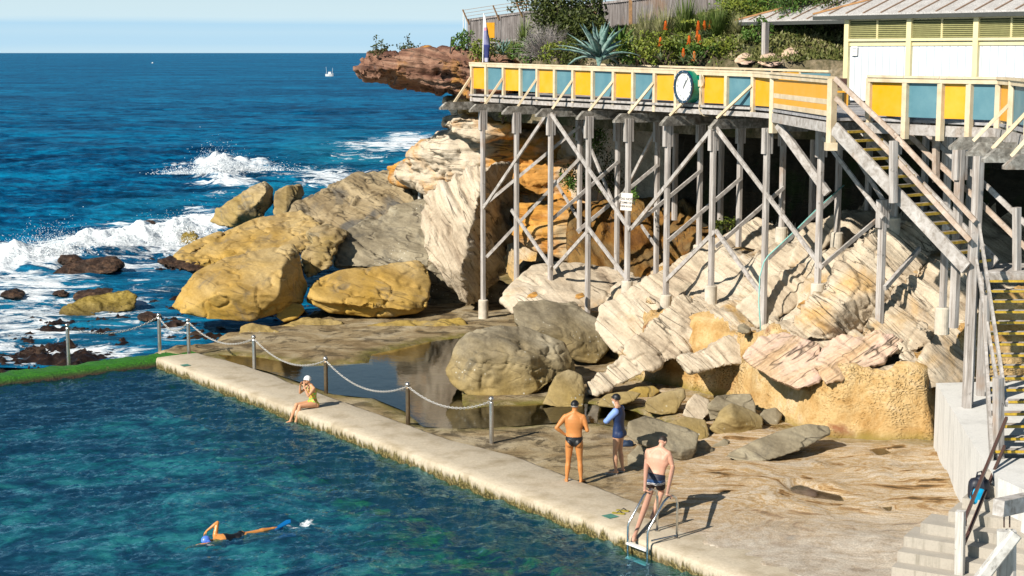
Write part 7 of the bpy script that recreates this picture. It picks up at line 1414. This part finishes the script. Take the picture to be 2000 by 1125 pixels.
# --- man in blue rash shirt, arms folded, facing left
g, R = local(P(1206, 924, .02), radians(68), .98)
J2 = dict(pelvis=g(0, -.02, .965), chest=g(0, -.02, 1.33), neck=g(0, .01, 1.535), head=g(0, .05, 1.70), face=R @ Vector((.12, 1, -.05)), hipL=g(-.095, -.02, .93), hipR=g(.095, -.02, .93), knL=g(-.10, .03, .50), knR=g(.11, -.02, .50), anL=g(-.12, .0, .085), anR=g(.13, -.08, .085), toL=g(-.15, .19, .03), toR=g(.16, .10, .03),
          shL=g(-.195, 0, 1.46), shR=g(.195, 0, 1.46), elL=g(-.235, .20, 1.22), elR=g(.235, .20, 1.22), wrL=g(.02, .26, 1.25), wrR=g(-.04, .21, 1.20), hdL=R @ Vector((.95, -.1, .15)), plL=R @ Vector((0, -1, 0)), hdR=R @ Vector((-.95, -.1, -.05)), plR=R @ Vector((0, -1, 0)))
def ex2(T, J, at_, AX):
    sandals(None, HAIRG)(T, J, at_, AX); eyes_at(T, at_, AX); goggles_at(T, at_, AX, .045)
person('person', 'older man in navy and light blue rash shirt, arms folded, facing left', J2, SK2, extra=ex2,
       cloth=[('rash_shirt', lambda I: (np.isin(I['seg'], ['torso', 'thL', 'thR', 'uaL', 'uaR'])) & (I['z'] > -.12) & (I['z'] < .545) & (I['hd'] > .155), .018, CNAV), ('sleeve', lambda I: np.isin(I['seg'], ['uaL']) & (I['tp'](I['J']['shL'], I['J']['elL'])[0] > -.35), .024, CLBL), ('sleeve', lambda I: np.isin(I['seg'], ['uaR']) & (I['tp'](I['J']['shR'], I['J']['elR'])[0] > -.35), .024, CLBL), ('cap', capf(.0), .010, CBLK), ('beard', lambda I: (I['hd'] < .16) & (I['hz'] < -.045) & (I['hy'] > .015), .008, BEARD)])
# --- man in board shorts stepping over the ladder
fw = Vector((m1.x * .6 + .0, m1.y + .35, 0)).normalized(); R = Matrix.Rotation(atan2(-fw.x, fw.y), 3, 'Z'); o3 = Q(1279, 955, 31.75); o3.z = .92
def g(x, y, z): return Vector((o3.x, o3.y, 0)) + R @ Vector((x, y, z - (.09 if z > .6 else .0)))
aL = ra + e1 * .16 - m1 * .10; aR = P(1274, 1016, .08); BSH = NT('board_shorts'); v = BSH.coord('Object'); z_ = zc(BSH, v); n_ = BSH.noise(v, 14, 5, .6); v_ = BSH.math('ADD', z_, BSH.math('MULTIPLY', n_, .05))
BSH = BSH.fin(BSH.ramp(v_, [(0, (.005, .006, .01)), (.735, (.75, .74, .74)), (.748, (.005, .006, .01)), (.765, (.75, .74, .74)), (.778, (.02, .06, .16)), (.84, (.008, .012, .03))], 'CONSTANT'), .6)
J3 = dict(pelvis=g(0, 0, .92), chest=g(.02, .08, 1.27), neck=g(.04, .14, 1.48), head=g(.07, .21, 1.615), face=R @ Vector((.22, .8, -.6)), crown=R @ Vector((.1, .5, .85)), hipL=g(-.095, 0, .885), hipR=g(.095, 0, .885), knL=g(-.16, .20, .52), knR=g(.08, .16, .50), anL=Vector((aL.x, aL.y, .07)) + R @ Vector((0, .02, .02)), anR=aR + Vector((0, 0, .085)), toL=Vector((aL.x, aL.y, .02)) + R @ Vector((-.02, .17, 0)), toR=aR + R @ Vector((.03, .19, .03)),
          shL=g(-.185, .08, 1.42), shR=g(.245, .10, 1.42), elL=g(-.29, .24, 1.18), elR=g(.33, .12, 1.14), wrL=g(-.22, .42, 1.03), wrR=rb + m1 * .36 + Vector((0, 0, .97)), hdR=m1 * 1.0 + Vector((0, 0, -.35)), plR=Vector((0, 0, -1)) + m1 * -.2, cuR=Vector((.75, 0, 0)), hdL=m1 * 1.0 + Vector((0, 0, -.2)), plL=Vector((0, 0, -1)), cuL=Vector((.7, 0, 0)))
J3['wrL'] = ra + m1 * .30 + Vector((0, 0, .93)); 
person('person', 'muscular man in black striped board shorts stepping off the pool ladder, head bowed', J3, SK3, B=1.2, root=Vector((o3.x, o3.y, 0)), extra=lambda T, J, at_, AX: eyes_at(T, at_, AX),
       cloth=[('board_shorts', lambda I: (np.isin(I['seg'], ['torso', 'thL', 'thR'])) & (I['z'] < .085) & ((np.where(I['seg'] == 'thL', I['tp'](I['J']['hipL'], I['J']['knL'])[0], 0) < .66) & (np.where(I['seg'] == 'thR', I['tp'](I['J']['hipR'], I['J']['knR'])[0], 0) < .66)), .020, BSH), ('hair', hairf(.01), .006, HAIRD)])
# --- seated woman with white cap adjusting her goggles
pw = P(613, 795, .08); lg = -m1; rtw = Vector((-lg.y, lg.x, 0)) * -1   # her right hand side
rtw = lg.cross(Vector((0, 0, 1)))
def g(x, y, z): return pw + rtw * x + lg * y + Vector((0, 0, z))
SWS = NT('floral_swimsuit'); v = SWS.coord('Object'); n1 = SWS.noise(v, 22, 4, .6, .8); n2 = SWS.noise(v, 17, 3, .6); SWS = SWS.fin(SWS.mix(SWS.ramp(n2, [(.5, 0.0), (.54, 1.0)]), SWS.ramp(n1, [(.42, (.75, .20, .12)), (.48, (.80, .55, .03)), (.58, (.85, .42, .04))], 'CONSTANT'), (.08, .55, .08)), .5)
J4 = dict(pelvis=g(0, .02, .10), chest=g(.0, .04, .42), neck=g(.0, .09, .60), head=g(.01, .17, .735), face=(lg + rtw * .15 + Vector((0, 0, -.15))), crown=Vector((0, 0, 1)), hipL=g(-.085, .03, .09), hipR=g(.085, .03, .09), knL=g(-.09, .45, .10), knR=g(.06, .47, .11), anL=g(-.06, .56, -.30), anR=g(.12, .62, -.29), toL=g(-.06, .70, -.40), toR=g(.15, .79, -.38),
          shL=g(-.16, .08, .54), shR=g(.16, .08, .54), elL=g(-.20, .26, .36), elR=g(.22, .28, .37), wrL=g(-.085, .32, .60), wrR=g(.10, .33, .60), hdL=(lg * -.3 + rtw * .35 + Vector((0, 0, 1))), hdR=(lg * -.3 - rtw * .3 + Vector((0, 0, 1))), plL=rtw * 1.0 - lg * .4, plR=-rtw * 1.0 - lg * .4, tsL=Vector((1, 0, 0)), tsR=Vector((-1, 0, 0)))
def ex4(T, J, at_, AX): goggles_at(T, at_, AX, .008); eyes_at(T, at_, AX)
person('person', 'woman in floral swimsuit and white cap sitting on the pool edge, hands at goggles', J4, SK4, female=True, root=pw, extra=ex4, S=.95,
       cloth=[('swimsuit', lambda I: (I['seg'] == 'torso') & (I['z'] > -.15 + .7 * np.abs(I['x'])) & (I['z'] < .41 - .9 * np.maximum(0, .06 - np.abs(I['x'])) + .0) & (np.abs(I['x']) < .155), .007, SWS), ('strap', lambda I: np.isin(I['seg'], ['torso']) & (I['z'] > .38) & (np.abs(np.abs(I['x']) - .085) < .02) & (I['hd'] > .2), .007, SWS), ('cap', capf(-.005), .012, CAPW)])
# --- swimmer doing front crawl
sw0 = P(402, 1060, POOL_Z); sw1 = P(522, 1038, POOL_Z); ax = Vector((sw0.x - sw1.x, sw0.y - sw1.y, 0)).normalized(); sd_ = ax.cross(Vector((0, 0, 1)))   # her right side (nearer far)
def g(x, y, z): return Vector((sw0.x, sw0.y, POOL_Z - .005)) + sd_ * x + ax * y + Vector((0, 0, z))
lift = Vector((0, 0, 1))
J5 = dict(pelvis=g(0, -.72, -.04), chest=g(0, -.40, .0), neck=g(0, -.19, .0), head=g(-.01, -.02, .03), face=(ax * .3 - Vector((0, 0, 1)) - sd_ * .2), crown=ax, hipL=g(-.085, -.76, -.05), hipR=g(.085, -.76, -.05), knL=g(-.09, -1.14, -.05), knR=g(.08, -1.14, .0), anL=g(-.08, -1.52, -.08), anR=g(.07, -1.50, .02), toL=g(-.07, -1.68, -.12), toR=g(.07, -1.66, .0),
          shL=g(-.17, -.20, .0), shR=g(.16, -.26, .06), elL=g(-.20, .12, .04), elR=g(.22, -.36, .30), wrL=g(-.18, .38, .035), wrR=g(.27, -.16, .16), hdL=ax, hdR=(ax * .6 - lift * .6 + sd_ * .2), plL=-lift, plR=-lift, swim=Vector((1, 0, 0)))
BCAP = plain('blue_cap', (.10, .22, .75), .35, var=.25, scale=20); FINM = plain('blue_fins', (.0, .12, .36), .35)
def ex5(T, J, at_, AX):
    for sd, a_ in (('L', -.1), ('R', .35)):
        b = J['to' + sd] + ax * .10; d = (-ax + lift * a_).normalized(); w = sd_; MB().extr([b - w * .05, b + w * .05, b + d * .30 + w * .10, b + d * .36 + w * .02, b + d * .30 - w * .10], d.cross(w) * .02).build('fin', FINM, T)
        mm = []; ell(mm, J['to' + sd] + ax * .06, (.06, .12, .04), (sd_, ax, lift)); mesh_obj('foot_pocket', mm[0][0], mm[0][1], FINM, T, True)
person('person', 'swimmer in black suit, blue cap and blue fins doing front crawl across the pool', J5, SK5, female=True, root=Vector((sw0.x, sw0.y, POOL_Z)), extra=ex5,
       cloth=[('swimsuit', lambda I: (I['seg'] == 'torso') & (I['z'] > -.12 + .6 * np.abs(I['x'])) & (I['z'] < .36), .007, CBLK), ('cap', lambda I: (I['hd'] < .19) & (I['hz'] > -.02 + np.maximum(I['hy'], -.05) * .5), .012, BCAP)])
